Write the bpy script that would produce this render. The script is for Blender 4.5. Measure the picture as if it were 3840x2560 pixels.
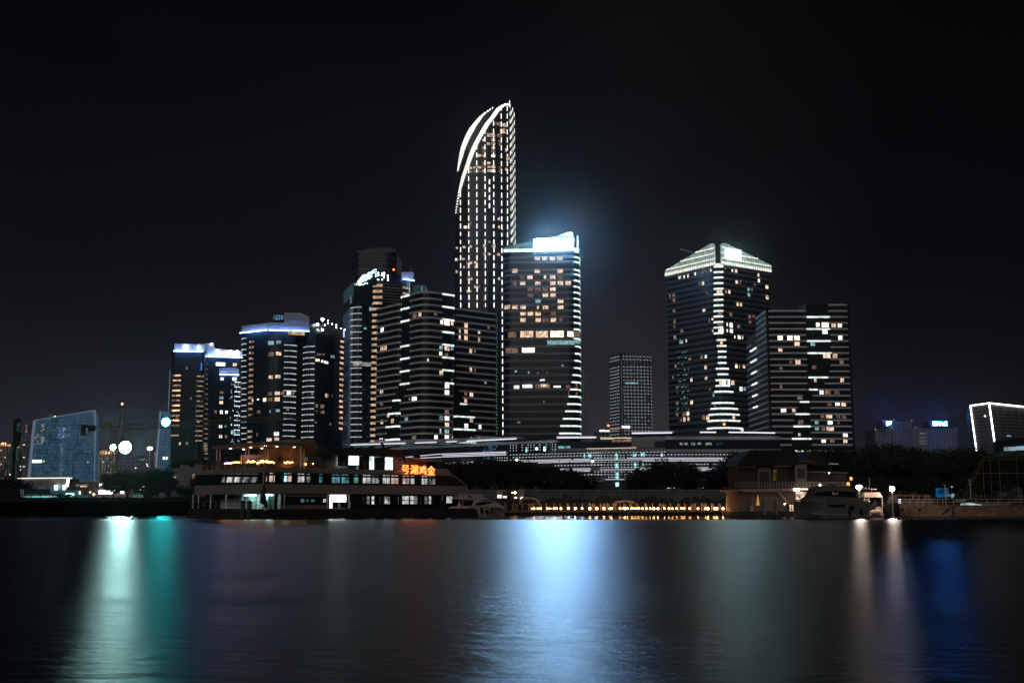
import bpy, math, random
from math import sin, cos, radians, pi, sqrt
from mathutils import Vector
random.seed(7)
SC = bpy.context.scene
for _o in list(bpy.data.objects):
    bpy.data.objects.remove(_o)
COL = SC.collection

# ------------------------------------------------------------------ camera
F, TH, H = 4300.0, radians(8.04), 1.65          # focal length in photo pixels, pitch, eye height above the water
ST, CT = sin(TH), cos(TH)
cam = bpy.data.cameras.new('camera')
cam.sensor_width = 36.0
cam.lens = 36.0*F/3840.0
cam.clip_start = 0.1
cam.clip_end = 20000
camo = bpy.data.objects.new('camera', cam)
camo.location = (0, 0, H)
camo.rotation_euler = (pi/2+TH, 0, 0)
COL.objects.link(camo)
SC.camera = camo

# ------------------------------------------------------------------ night sky: a faint Nishita sky plus the glow of the city
wd = bpy.data.worlds.new('World')
SC.world = wd
wd.use_nodes = True
nt = wd.node_tree
nt.nodes.clear()
def N(t, **k):
    n = nt.nodes.new(t)
    for a, b in k.items():
        setattr(n, a, b)
    return n
L = nt.links.new
sky = N('ShaderNodeTexSky')
sky.sky_type = 'NISHITA'; sky.sun_disc = False
sky.sun_elevation = radians(20); sky.sun_rotation = radians(205)
bgs = N('ShaderNodeBackground'); bgs.inputs[1].default_value = 0.0002
L(sky.outputs[0], bgs.inputs[0])
tc = N('ShaderNodeTexCoord')
sep = N('ShaderNodeSeparateXYZ'); L(tc.outputs['Generated'], sep.inputs[0])
rz = N('ShaderNodeValToRGB'); L(sep.outputs[2], rz.inputs[0])      # by height above the horizon
e = rz.color_ramp.elements
e[0].position = 0.0; e[0].color = (0.060, 0.053, 0.062, 1)
e[1].position = 1.0; e[1].color = (0.0034, 0.0034, 0.0036, 1)
for p_, c_ in ((0.05, (0.050, 0.045, 0.054)), (0.11, (0.028, 0.0260, 0.032)), (0.20, (0.0125, 0.0118, 0.0150)),
               (0.30, (0.0078, 0.0074, 0.0086)), (0.42, (0.0046, 0.0045, 0.0051))):
    q = e.new(p_); q.color = (*c_, 1)
rx = N('ShaderNodeValToRGB'); L(sep.outputs[0], rx.inputs[0])      # the glow is bluer to the left, dimmer to the right
mr = N('ShaderNodeMapRange'); mr.inputs[1].default_value = -0.45; mr.inputs[2].default_value = 0.45
L(sep.outputs[0], mr.inputs[0]); L(mr.outputs[0], rx.inputs[0])
e = rx.color_ramp.elements
e[0].position = 0.0; e[0].color = (0.44, 0.52, 0.60, 1)
e[1].position = 1.0; e[1].color = (0.20, 0.22, 0.22, 1)
for p_, c_ in ((0.22, (0.50, 0.58, 0.68)), (0.45, (0.62, 0.62, 0.70)), (0.62, (1.0, 0.98, 0.92)), (0.74, (0.62, 0.60, 0.60)), (0.84, (0.28, 0.28, 0.29))):
    q = e.new(p_); q.color = (*c_, 1)
mx = N('ShaderNodeMix'); mx.data_type = 'RGBA'; mx.blend_type = 'MULTIPLY'; mx.inputs[0].default_value = 1.0
L(rz.outputs[0], mx.inputs[6]); L(rx.outputs[0], mx.inputs[7])
cn = N('ShaderNodeTexNoise'); cn.inputs['Scale'].default_value = 3.0; cn.inputs['Detail'].default_value = 2
mp = N('ShaderNodeMapping'); mp.inputs['Scale'].default_value = (1, 1, 3); L(tc.outputs['Generated'], mp.inputs[0]); L(mp.outputs[0], cn.inputs['Vector'])
cm = N('ShaderNodeMapRange'); cm.inputs[1].default_value = 0.3; cm.inputs[2].default_value = 0.7; cm.inputs[3].default_value = 0.54; cm.inputs[4].default_value = 0.80
L(cn.outputs[0], cm.inputs[0])
bgc = N('ShaderNodeBackground'); L(mx.outputs[2], bgc.inputs[0])
ym = N('ShaderNodeMapRange'); ym.inputs[1].default_value = -0.4; ym.inputs[2].default_value = 0.5; ym.inputs[3].default_value = 0.30; ym.inputs[4].default_value = 1.0
L(sep.outputs[1], ym.inputs[0])                                    # darker over the open lake behind the camera
mm = N('ShaderNodeMath'); mm.operation = 'MULTIPLY'; L(cm.outputs[0], mm.inputs[0]); L(ym.outputs[0], mm.inputs[1]); L(mm.outputs[0], bgc.inputs[1])
ad = N('ShaderNodeAddShader'); L(bgs.outputs[0], ad.inputs[0]); L(bgc.outputs[0], ad.inputs[1])
wo = N('ShaderNodeOutputWorld'); L(ad.outputs[0], wo.inputs[0])
wd.cycles.sampling_method = 'AUTOMATIC'

# one soft, very weak sun: the light of the rest of the city behind the camera
sl = bpy.data.lights.new('city_glow', 'SUN')
sl.energy = 0.38; sl.angle = radians(25); sl.color = (1.0, 0.95, 0.92)
so = bpy.data.objects.new('city_glow', sl)
so.rotation_euler = (radians(68), 0, radians(-16))
COL.objects.link(so)

SC.view_settings.view_transform = 'Standard'
SC.view_settings.look = 'None'
SC.view_settings.exposure = 0.0
SC.view_settings.gamma = 1.0
SC.cycles.max_bounces = 5
SC.cycles.diffuse_bounces = 2
SC.cycles.glossy_bounces = 3
SC.cycles.transmission_bounces = 4
SC.cycles.volume_bounces = 0
SC.cycles.use_denoising = True
SC.cycles.sample_clamp_indirect = 6.0
SC.cycles.caustics_reflective = False
SC.cycles.use_light_tree = True

# ------------------------------------------------------------------ picture measurements -> metres
def kb(px, py):
    u = (px-1920)/F; v = (1280-py)/F
    q = CT-v*ST
    return u/q, (ST+v*CT)/q
def W(px, py, Y):
    a, b = kb(px, py)
    return Vector((a*Y, Y, H+b*Y))
def zat(Y, py):
    return H+kb(1920, py)[1]*Y
def V2(x, y):
    return Vector((x, y))
def along(C, d, px, py):
    k = kb(px, py)[0]
    t = (k*C.y-C.x)/(d[0]-k*d[1])
    return V2(C.x+t*d[0], C.y+t*d[1])
def G(px, py, Y):                      # plan point seen at that pixel at depth Y
    return V2(kb(px, py)[0]*Y, Y)

# ------------------------------------------------------------------ materials
MATS = {}
def _bs(name):
    m = bpy.data.materials.new(name); m.use_nodes = True
    n = m.node_tree
    return m, n, n.nodes['Principled BSDF'], n.nodes['Material Output']
def mat(name, col, rough=0.6, metal=0.0, var=0.25, scale=1.0, bump=0.0, stretch=(1, 1, 1)):
    """plain surface with procedural mottling"""
    if name in MATS: return MATS[name]
    m, n, b, o = _bs(name)
    t = n.nodes.new('ShaderNodeTexCoord'); mp = n.nodes.new('ShaderNodeMapping')
    mp.inputs['Scale'].default_value = stretch
    n.links.new(t.outputs['Object'], mp.inputs[0])
    nz = n.nodes.new('ShaderNodeTexNoise'); nz.inputs['Scale'].default_value = scale; nz.inputs['Detail'].default_value = 5
    n.links.new(mp.outputs[0], nz.inputs['Vector'])
    r = n.nodes.new('ShaderNodeValToRGB')
    r.color_ramp.elements[0].position = 0.3; r.color_ramp.elements[1].position = 0.72
    r.color_ramp.elements[0].color = tuple(c*(1-var) for c in col)+(1,)
    r.color_ramp.elements[1].color = tuple(min(1, c*(1+var)) for c in col)+(1,)
    n.links.new(nz.outputs[0], r.inputs[0]); n.links.new(r.outputs[0], b.inputs['Base Color'])
    b.inputs['Roughness'].default_value = rough; b.inputs['Metallic'].default_value = metal
    if max(col) < 0.06: b.inputs['Specular IOR Level'].default_value = 0.12
    if bump:
        bp = n.nodes.new('ShaderNodeBump'); bp.inputs['Strength'].default_value = bump; bp.inputs['Distance'].default_value = 0.05
        n.links.new(nz.outputs[0], bp.inputs['Height']); n.links.new(bp.outputs[0], b.inputs['Normal'])
    MATS[name] = m
    return m
def emit(name, col, st, var=0.0, scale=0.6, samp='AUTO', uvw=False):
    """a glowing surface; var mottles it (curtains, furniture behind a lit window)"""
    if name in MATS: return MATS[name]
    m, n, b, o = _bs(name)
    n.nodes.remove(b)
    em = n.nodes.new('ShaderNodeEmission'); em.inputs[0].default_value = (*col, 1); em.inputs[1].default_value = st
    if var:
        t = n.nodes.new('ShaderNodeTexCoord'); nz = n.nodes.new('ShaderNodeTexNoise')
        nz.inputs['Scale'].default_value = scale; nz.inputs['Detail'].default_value = 3
        n.links.new(t.outputs['Object'], nz.inputs['Vector'])
        mr = n.nodes.new('ShaderNodeMapRange'); mr.inputs[1].default_value = 0.35; mr.inputs[2].default_value = 0.65
        mr.inputs[3].default_value = st*(1-var); mr.inputs[4].default_value = st*(1+var)
        n.links.new(nz.outputs[0], mr.inputs[0]); n.links.new(mr.outputs[0], em.inputs[1])
    n.links.new(em.outputs[0], o.inputs[0])
    m.cycles.emission_sampling = samp
    MATS[name] = m
    return m
def glass(name, c1, c2, cm, bw=1.5, rh=3.4, mortar=0.06, rough=0.22, glow=None, gst=0.0, metal=0.0, dens=0.5):
    """curtain wall: panes in a grid (UV in metres), a little tone change from pane to pane; optional weak glow over the whole wall"""
    if name in MATS: return MATS[name]
    m, n, b, o = _bs(name)
    t = n.nodes.new('ShaderNodeUVMap')
    br = n.nodes.new('ShaderNodeTexBrick'); br.offset = 0.0; br.squash = 1.0
    br.inputs['Color1'].default_value = (*c1, 1); br.inputs['Color2'].default_value = (*c2, 1); br.inputs['Mortar'].default_value = (*cm, 1)
    br.inputs['Scale'].default_value = 1.0; br.inputs['Mortar Size'].default_value = mortar
    br.inputs['Brick Width'].default_value = bw; br.inputs['Row Height'].default_value = rh
    n.links.new(t.outputs[0], br.inputs['Vector']); n.links.new(br.outputs[0], b.inputs['Base Color'])
    b.inputs['Roughness'].default_value = rough; b.inputs['Metallic'].default_value = metal; b.inputs['Specular IOR Level'].default_value = 0.3
    if glow:
        b2 = n.nodes.new('ShaderNodeTexBrick'); b2.offset = 0.0
        b2.inputs['Color1'].default_value = (0, 0, 0, 1); b2.inputs['Color2'].default_value = (1, 1, 1, 1); b2.inputs['Mortar'].default_value = (0.06, 0.06, 0.06, 1)
        b2.inputs['Scale'].default_value = 1.0; b2.inputs['Mortar Size'].default_value = mortar*1.6
        b2.inputs['Brick Width'].default_value = bw; b2.inputs['Row Height'].default_value = rh; b2.inputs['Bias'].default_value = dens-0.5
        n.links.new(t.outputs[0], b2.inputs['Vector'])
        mu = n.nodes.new('ShaderNodeMath'); mu.operation = 'MULTIPLY_ADD'; mu.inputs[1].default_value = gst*0.8; mu.inputs[2].default_value = gst*0.35
        n.links.new(b2.outputs[0], mu.inputs[0])
        b.inputs['Emission Color'].default_value = (*glow, 1)
        n.links.new(mu.outputs[0], b.inputs['Emission Strength'])
        m.cycles.emission_sampling = 'NONE'
    MATS[name] = m
    return m

# ------------------------------------------------------------------ mesh building
def tag(o, label=None, cat=None, group=None, kind=None):
    if label: o['label'] = label
    if cat: o['category'] = cat
    if group: o['group'] = group
    if kind: o['kind'] = kind
    return o
def worg(o):
    v = Vector((0, 0, 0))
    while o is not None:
        v = v+Vector(o.location); o = o.parent
    return v
def thing(name, label, cat, loc, group=None):
    o = bpy.data.objects.new(name, None)
    o.empty_display_size = 0.5
    o.location = loc
    COL.objects.link(o)
    return tag(o, label, cat, group)
class MB:
    def __init__(s):
        s.v = []; s.f = []; s.m = []; s.uv = []
    def face(s, pts, mi=0, uv=None):
        i = len(s.v)
        s.v += [Vector(p) for p in pts]
        s.f.append(tuple(range(i, i+len(pts)))); s.m.append(mi)
        s.uv.append(uv if uv else [(p[0]+p[1], p[2]) for p in pts])
    def hexa(s, b, t, mi=0, uvs=None):
        """b: four bottom points, t: the four above them"""
        s.face(b[::-1], mi); s.face(t, mi)
        for i in range(4):
            j = (i+1) % 4
            s.face([b[i], b[j], t[j], t[i]], mi, uvs[i] if uvs else None)
        return s
    def box(s, c, d, rz=0.0, mi=0):
        """centre of the base, full size, turned about z"""
        x, y, z = c; a, b_, h = d[0]/2, d[1]/2, d[2]
        cr, sr = cos(rz), sin(rz)
        q = [(x+i*cr-j*sr, y+i*sr+j*cr) for i, j in ((-a, -b_), (a, -b_), (a, b_), (-a, b_))]
        return s.hexa([Vector((*p, z)) for p in q], [Vector((*p, z+h)) for p in q], mi)
    def bar(s, p, q, w, h=None, mi=0):
        p = Vector(p); q = Vector(q); d = (q-p)
        if d.length < 1e-6: return s
        d.normalize(); h = h or w
        u = d.cross(Vector((0, 0, 1)))
        if u.length < 1e-3: u = Vector((1, 0, 0))
        u.normalize(); w_ = u.cross(d).normalized()
        o = [u*(-w/2)+w_*(-h/2), u*(w/2)+w_*(-h/2), u*(w/2)+w_*(h/2), u*(-w/2)+w_*(h/2)]
        return s.hexa([p+k for k in o], [q+k for k in o], mi)
    def tube(s, pts, r, n=8, mi=0, cap=True):
        """swept round bar; r a number or one per point"""
        pts = [Vector(p) for p in pts]
        rr = r if isinstance(r, (list, tuple)) else [r]*len(pts)
        rings = []
        for i, p in enumerate(pts):
            d = (pts[min(i+1, len(pts)-1)]-pts[max(i-1, 0)]).normalized()
            u = d.cross(Vector((0, 0, 1)))
            if u.length < 1e-2: u = Vector((1, 0, 0))
            u.normalize(); w = d.cross(u).normalized()
            rings.append([p+(u*cos(a)+w*sin(a))*rr[i] for a in [2*pi*k/n for k in range(n)]])
        for a, b in zip(rings, rings[1:]):
            for k in range(n):
                s.face([a[k], a[(k+1) % n], b[(k+1) % n], b[k]], mi)
        if cap:
            s.face(rings[0][::-1], mi); s.face(rings[-1], mi)
        return s
    def ball(s, c, r, n=8, m=6, mi=0, sq=(1, 1, 1)):
        c = Vector(c)
        def P(i, j):
            th = pi*i/m; ph = 2*pi*j/n
            return c+Vector((sin(th)*cos(ph)*r*sq[0], sin(th)*sin(ph)*r*sq[1], cos(th)*r*sq[2]))
        for i in range(m):
            for j in range(n):
                if i == 0: s.face([P(0, j), P(1, j), P(1, j+1)], mi)
                elif i == m-1: s.face([P(i, j), P(m, j), P(i, j+1)], mi)
                else: s.face([P(i, j), P(i+1, j), P(i+1, j+1), P(i, j+1)], mi)
        return s
    def lathe(s, c, prof, n=12, mi=0):
        c = Vector(c)
        R = [[c+Vector((r*cos(2*pi*k/n), r*sin(2*pi*k/n), z)) for k in range(n)] for r, z in prof]
        for a, b in zip(R, R[1:]):
            for k in range(n):
                s.face([a[k], a[(k+1) % n], b[(k+1) % n], b[k]], mi)
        s.face(R[0][::-1], mi); s.face(R[-1], mi)
        return s
    def prism(s, poly, z0, z1, mi=0, top=True):
        """upright prism over a plan polygon; z1 may be a list, one per corner"""
        n = len(poly)
        zz = z1 if isinstance(z1, (list, tuple)) else [z1]*n
        z00 = z0 if isinstance(z0, (list, tuple)) else [z0]*n
        acc = 0
        for i in range(n):
            j = (i+1) % n
            l = (Vector(poly[j])-Vector(poly[i])).length
            p, q = poly[i], poly[j]
            s.face([(p[0], p[1], z00[i]), (q[0], q[1], z00[j]), (q[0], q[1], zz[j]), (p[0], p[1], zz[i])], mi,
                   [(acc, z00[i]), (acc+l, z00[j]), (acc+l, zz[j]), (acc, zz[i])])
            acc += l
        s.face([(p[0], p[1], z) for p, z in zip(poly, zz)], mi)
        s.face([(p[0], p[1], z) for p, z in zip(poly, z00)][::-1], mi)
        return s
    def build(s, name, mats, parent=None, label=None):
        mats = mats if isinstance(mats, (list, tuple)) else [mats]
        if parent is not None and len(mats) == 2 and 1 in s.m:      # pane and its frame: the frame becomes a sub-part
            a, b = MB(), MB()
            for f, mi, uv in zip(s.f, s.m, s.uv):
                (b if mi else a).face([s.v[i] for i in f], 0, uv)
            o = a.build(name, mats[0], parent, label)
            b.build('frame', mats[1], o)
            return o
        org = worg(parent) if parent is not None else (sum(s.v, Vector((0, 0, 0)))/max(1, len(s.v)) if s.v else Vector((0, 0, 0)))
        if parent is None and s.v:
            org = Vector((org.x, org.y, min(p.z for p in s.v)))
        me = bpy.data.meshes.new(name)
        me.from_pydata([tuple(p-org) for p in s.v], [], s.f)
        for m in mats: me.materials.append(m)
        me.polygons.foreach_set('material_index', s.m)
        ul = me.uv_layers.new(name='UVMap')
        ul.data.foreach_set('uv', [c for f in s.uv for p in f for c in p])
        me.update()
        o = bpy.data.objects.new(name, me)
        if parent is not None: o.parent = parent
        else: o.location = org
        COL.objects.link(o)
        if label: o['label'] = label
        return o
def many(parent, name, mbs, mats, cap=100):
    """each MB a part of its own; past the cap the rest (given last) become one part marked stuff"""
    obs = [m.build(name, mats, parent) for m in mbs[:cap]]
    if len(mbs) > cap:
        r = MB()
        for m in mbs[cap:]:
            k = len(r.v); r.v += m.v; r.f += [tuple(i+k for i in f) for f in m.f]; r.m += m.m; r.uv += m.uv
        tag(r.build(name, mats, parent), kind='stuff')
    return obs

class Outline:
    """a closed plan outline of a building (counter-clockwise seen from above starting anywhere), with arc length"""
    def __init__(s, pts, radii=None, seg=6):
        pts = [Vector(p) for p in pts]
        if radii is None: radii = 0
        if not isinstance(radii, (list, tuple)): radii = [radii]*len(pts)
        out = []
        n = len(pts)
        for i, p in enumerate(pts):
            r = radii[i]
            if r <= 0: out.append(p); continue
            a = (pts[i-1]-p); b = (pts[(i+1) % n]-p)
            da, db = a.normalized(), b.normalized()
            ang = math.acos(max(-1, min(1, da.dot(db))))
            t = min(r/math.tan(ang/2), a.length*0.48, b.length*0.48)
            r = t*math.tan(ang/2)
            cdir = (da+db).normalized(); cc = p+cdir*(r/sin(ang/2))
            s0 = p+da*t-cc; s1 = p+db*t-cc
            a0 = math.atan2(s0.y, s0.x); a1 = math.atan2(s1.y, s1.x)
            while a1-a0 > pi: a1 -= 2*pi
            while a1-a0 < -pi: a1 += 2*pi
            for k in range(seg+1):
                a_ = a0+(a1-a0)*k/seg
                out.append(cc+Vector((cos(a_), sin(a_)))*r)
        s.p = out; s.n = len(out)
        s.L = [0.0]
        for i in range(s.n):
            s.L.append(s.L[-1]+(out[(i+1) % s.n]-out[i]).length)
        s.tot = s.L[-1]
        area = sum(out[i].x*out[(i+1) % s.n].y-out[(i+1) % s.n].x*out[i].y for i in range(s.n))
        s.sg = 1 if area > 0 else -1
        s.nr = []
        for i in range(s.n):
            d0 = (out[i]-out[i-1]).normalized(); d1 = (out[(i+1) % s.n]-out[i]).normalized()
            n0 = Vector((d0.y, -d0.x))*s.sg; n1 = Vector((d1.y, -d1.x))*s.sg
            m = (n0+n1)
            m = m.normalized()/max(0.5, (m.normalized()).dot(n0)) if m.length > 1e-6 else n0
            s.nr.append(m)
    def seg(s, i):
        return s.p[i % s.n], s.p[(i+1) % s.n]
    def hit(s, px, py):
        """nearest wall point seen at that pixel -> (arc length, height); clamps to the silhouette"""
        k, b = kb(px, py)
        best = None; near = None
        for i in range(s.n):
            a, c = s.seg(i); d = c-a
            den = d.x-k*d.y
            if abs(den) > 1e-9:
                t = (k*a.y-a.x)/den
                if -0.0005 <= t <= 1.0005:
                    Y = a.y+t*d.y
                    if best is None or Y < best[0]: best = (Y, s.L[i]+t*d.length)
            e_ = abs(a.x/a.y-k)
            if near is None or e_ < near[0]: near = (e_, a.y, s.L[i])
        if best is None: best = (near[1], near[2])
        return best[1], H+b*best[0]
    def at(s, a):
        a = a % s.tot
        for i in range(s.n):
            if s.L[i+1] >= a-1e-9:
                l = s.L[i+1]-s.L[i]
                t = (a-s.L[i])/l if l > 1e-9 else 0
                p, q = s.seg(i)
                nrm = (s.nr[i]*(1-t)+s.nr[(i+1) % s.n]*t)
                return p.lerp(q, t), nrm
        return s.p[0], s.nr[0]
    def sub(s, a0, a1):
        """points of the outline between two arc lengths"""
        res = [(a0,)+s.at(a0)]
        base = math.floor(a0/s.tot)*s.tot
        for w in (0, s.tot):
            for i in range(s.n):
                l = s.L[i]+base+w
                if a0+1e-4 < l < a1-1e-4: res.append((l, s.p[i], s.nr[i]))
        res.append((a1,)+s.at(a1))
        return res
    def band(s, a0, a1, z0, z1, o0=-0.3, o1=0.3, mi=0, mb=None):
        """slab following the wall between two arc lengths and heights, from offset o0 (inside) to o1 (outside)"""
        mb = mb or MB()
        q = s.sub(a0, a1)
        f = lambda p, nn, o, z: Vector((p.x+nn.x*o, p.y+nn.y*o, z))
        for (l0, p0, n0), (l1, p1, n1) in zip(q, q[1:]):
            uv = [(l0, z0), (l1, z0), (l1, z1), (l0, z1)]
            mb.face([f(p0, n0, o1, z0), f(p1, n1, o1, z0), f(p1, n1, o1, z1), f(p0, n0, o1, z1)], mi, uv)
            mb.face([f(p0, n0, o0, z1), f(p0, n0, o1, z1), f(p1, n1, o1, z1), f(p1, n1, o0, z1)], mi)
            mb.face([f(p0, n0, o0, z0), f(p1, n1, o0, z0), f(p1, n1, o1, z0), f(p0, n0, o1, z0)], mi)
            mb.face([f(p0, n0, o0, z0), f(p0, n0, o0, z1), f(p1, n1, o0, z1), f(p1, n1, o0, z0)], mi)
        for k in (0, -1):
            l, p, nn = q[k]
            mb.face([f(p, nn, o0, z0), f(p, nn, o1, z0), f(p, nn, o1, z1), f(p, nn, o0, z1)], mi)
        return mb
    def body(s, z0, z1, mi=0, mb=None):
        mb = mb or MB()
        for i in range(s.n):
            p, q = s.seg(i)
            mb.face([(p.x, p.y, z0), (q.x, q.y, z0), (q.x, q.y, z1), (p.x, p.y, z1)], mi,
                    [(s.L[i], z0), (s.L[i+1], z0), (s.L[i+1], z1), (s.L[i], z1)])
        mb.face([(p.x, p.y, z1) for p in s.p], mi)
        mb.face([(p.x, p.y, z0) for p in s.p][::-1], mi)
        return mb
    def rect(s, x0, y0, x1, y1, o0=-0.1, o1=0.08, mi=0, mb=None):
        """slab on the wall covering that picture rectangle"""
        ym = (y0+y1)/2
        a0, _ = s.hit(x0, ym); a1, _ = s.hit(x1, ym)
        if a1 < a0: a0, a1 = a1, a0
        am, _ = s.hit((x0+x1)/2, ym)
        Yd = s.at(am)[0].y
        za, zb = zat(Yd, y0), zat(Yd, y1)
        return s.band(a0, a1, min(za, zb), max(za, zb), o0, o1, mi, mb)
class Face(Outline):
    """one flat upright plane from plan point A (left) to B (right), facing the camera"""
    def __init__(s, A, B):
        s.A, s.B = Vector(A), Vector(B)
        s.d = (s.B-s.A).normalized()
        n = Vector((s.d.y, -s.d.x))
        if n.dot(-s.A) < 0: n = -n
        s.nn = n
    def uv(s, px, py):
        k, b = kb(px, py)
        t = (k*s.A.y-s.A.x)/(s.d.x-k*s.d.y)
        return t, H+b*(s.A.y+t*s.d.y)
    def P(s, t, z, o=0.0):
        return Vector((s.A.x+s.d.x*t+s.nn.x*o, s.A.y+s.d.y*t+s.nn.y*o, z))
    def W(s, px, py, o=0.0):
        t, z = s.uv(px, py)
        return s.P(t, z, o)
    def poly(s, pts, o0, o1, mi=0, mb=None):
        """a shape seen at these pixels on the plane, given real thickness from o0 to o1"""
        return s.polyt([s.uv(*p) for p in pts], o0, o1, mi, mb)
    def polyt(s, q, o0, o1, mi=0, mb=None):
        mb = mb or MB()
        sh = getattr(s, 'shear', 0.0)
        f0 = [s.P(t+sh*(o1-o0), z, o0) for t, z in q]; f1 = [s.P(t, z, o1) for t, z in q]
        mb.face(f1, mi, list(q)); mb.face(f0[::-1], mi, list(q)[::-1])
        for i in range(len(q)):
            j = (i+1) % len(q)
            mb.face([f0[i], f0[j], f1[j], f1[i]], mi)
        return mb
    def box(s, t0, t1, z0, z1, o0, o1, mi=0, mb=None):
        return s.polyt([(t0, z0), (t1, z0), (t1, z1), (t0, z1)], o0, o1, mi, mb)
    def pbox(s, x0, y0, x1, y1, o0, o1, mi=0, mb=None):
        xm, ym = (x0+x1)/2, (y0+y1)/2
        t0 = s.uv(x0, ym)[0]; t1 = s.uv(x1, ym)[0]; za = s.uv(xm, y0)[1]; zb = s.uv(xm, y1)[1]
        return s.box(t0, t1, min(za, zb), max(za, zb), o0, o1, mi, mb)
    def window(s, x0, y0, x1, y1, nx, ny, o=0.02, fw=0.06, mb=None):
        """lit pane (material 0) with frame bars standing proud (material 1)"""
        mb = mb or MB()
        xm, ym = (x0+x1)/2, (y0+y1)/2
        t0 = s.uv(x0, ym)[0]; t1 = s.uv(x1, ym)[0]; za = s.uv(xm, y1)[1]; zb = s.uv(xm, y0)[1]
        s.box(t0, t1, za, zb, -0.05, o, 0, mb)
        for i in range(nx+1):
            t = t0+(t1-t0)*i/nx
            s.box(t-fw/2, t+fw/2, za, zb, -0.05, o+0.06, 1, mb)
        for i in range(ny+1):
            z = za+(zb-za)*i/ny
            s.box(t0, t1, z-fw/2, z+fw/2, -0.05, o+0.055, 1, mb)
        return mb
def text_mesh(body, size=1.0, depth=0.05):
    cu = bpy.data.curves.new('lettering', 'FONT')
    cu.body = body; cu.size = size; cu.extrude = depth; cu.align_x = 'CENTER'; cu.align_y = 'CENTER'; cu.resolution_u = 2
    o = bpy.data.objects.new('lettering', cu)
    COL.objects.link(o)
    dg = bpy.context.evaluated_depsgraph_get()
    me = bpy.data.meshes.new_from_object(o.evaluated_get(dg))
    bpy.data.objects.remove(o); bpy.data.curves.remove(cu)
    return me
def sign_text(body, name, face, px, py, w, h, m, parent, off=0.2, bold=0.0, depth=0.1):
    """lettering w x h metres centred at that pixel of the plane"""
    me = text_mesh(body)
    xs = [v.co.x for v in me.vertices]; ys = [v.co.y for v in me.vertices]
    if not xs: return None
    cx, cy = (min(xs)+max(xs))/2, (min(ys)+max(ys))/2
    fx, fy = w/(max(xs)-min(xs)), h/(max(ys)-min(ys))
    t, z = face.uv(px, py)
    org = worg(parent)
    for v in me.vertices:
        p = face.P(t+(v.co.x-cx)*fx, z+(v.co.y-cy)*fy, off+v.co.z*depth*20)
        v.co = p-org
    me.materials.clear(); me.materials.append(m)
    o = bpy.data.objects.new(name, me); o.parent = parent
    COL.objects.link(o)
    return o
# ================================================================== shared materials
M_dark = glass('dark_glass', (0.010, 0.014, 0.018), (0.018, 0.024, 0.030), (0.03, 0.032, 0.035), 1.4, 3.5, 0.05, 0.30)
M_navy = glass('navy_glass', (0.010, 0.022, 0.034), (0.022, 0.040, 0.058), (0.030, 0.040, 0.05), 1.4, 3.5, 0.05, 0.30)
M_black = mat('black_metal', (0.012, 0.012, 0.013), 0.6)
M_belt = mat('grey_stone_band', (0.62, 0.63, 0.66), 0.7, var=0.12, scale=0.15)
M_beltd = mat('dim_metal_band', (0.30, 0.34, 0.38), 0.5, var=0.2, scale=0.2)
M_strip = emit('white_led', (0.86, 1.0, 0.94), 1.15, var=0.35, scale=0.35)
M_dotw = emit('led_dot', (0.9, 1.0, 0.97), 0.95)
M_warm = emit('warm_room', (1.0, 0.68, 0.48), 0.95, var=0.55, scale=0.45)
M_warmb = emit('bright_warm_room', (1.0, 0.80, 0.62), 2.0, var=0.4, scale=0.4)
M_warmd = emit('dim_warm_room', (0.8, 0.50, 0.36), 0.22, var=0.6, scale=0.5)
M_cool = emit('cool_room', (0.42, 0.80, 0.82), 0.45, var=0.6, scale=0.5)
M_white = emit('white_room', (1.0, 0.95, 0.86), 1.6, var=0.5, scale=0.4)
M_frame = mat('dark_window_frame', (0.02, 0.02, 0.022), 0.5)
M_conc = mat('dark_concrete', (0.10, 0.10, 0.105), 0.85, var=0.25, scale=0.4, bump=0.2)
M_pinkw = emit('pink_white_led', (0.90, 0.88, 1.0), 3.2)
M_orange = emit('amber_balcony_light', (1.0, 0.50, 0.24), 1.2, var=0.5, scale=0.5)
M_rlamp = emit('red_obstruction_lamp', (1.0, 0.25, 0.08), 3.0)
RM = {'w': M_warm, 'b': M_warmb, 'd': M_warmd, 'c': M_cool, 'W': M_white}

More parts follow.
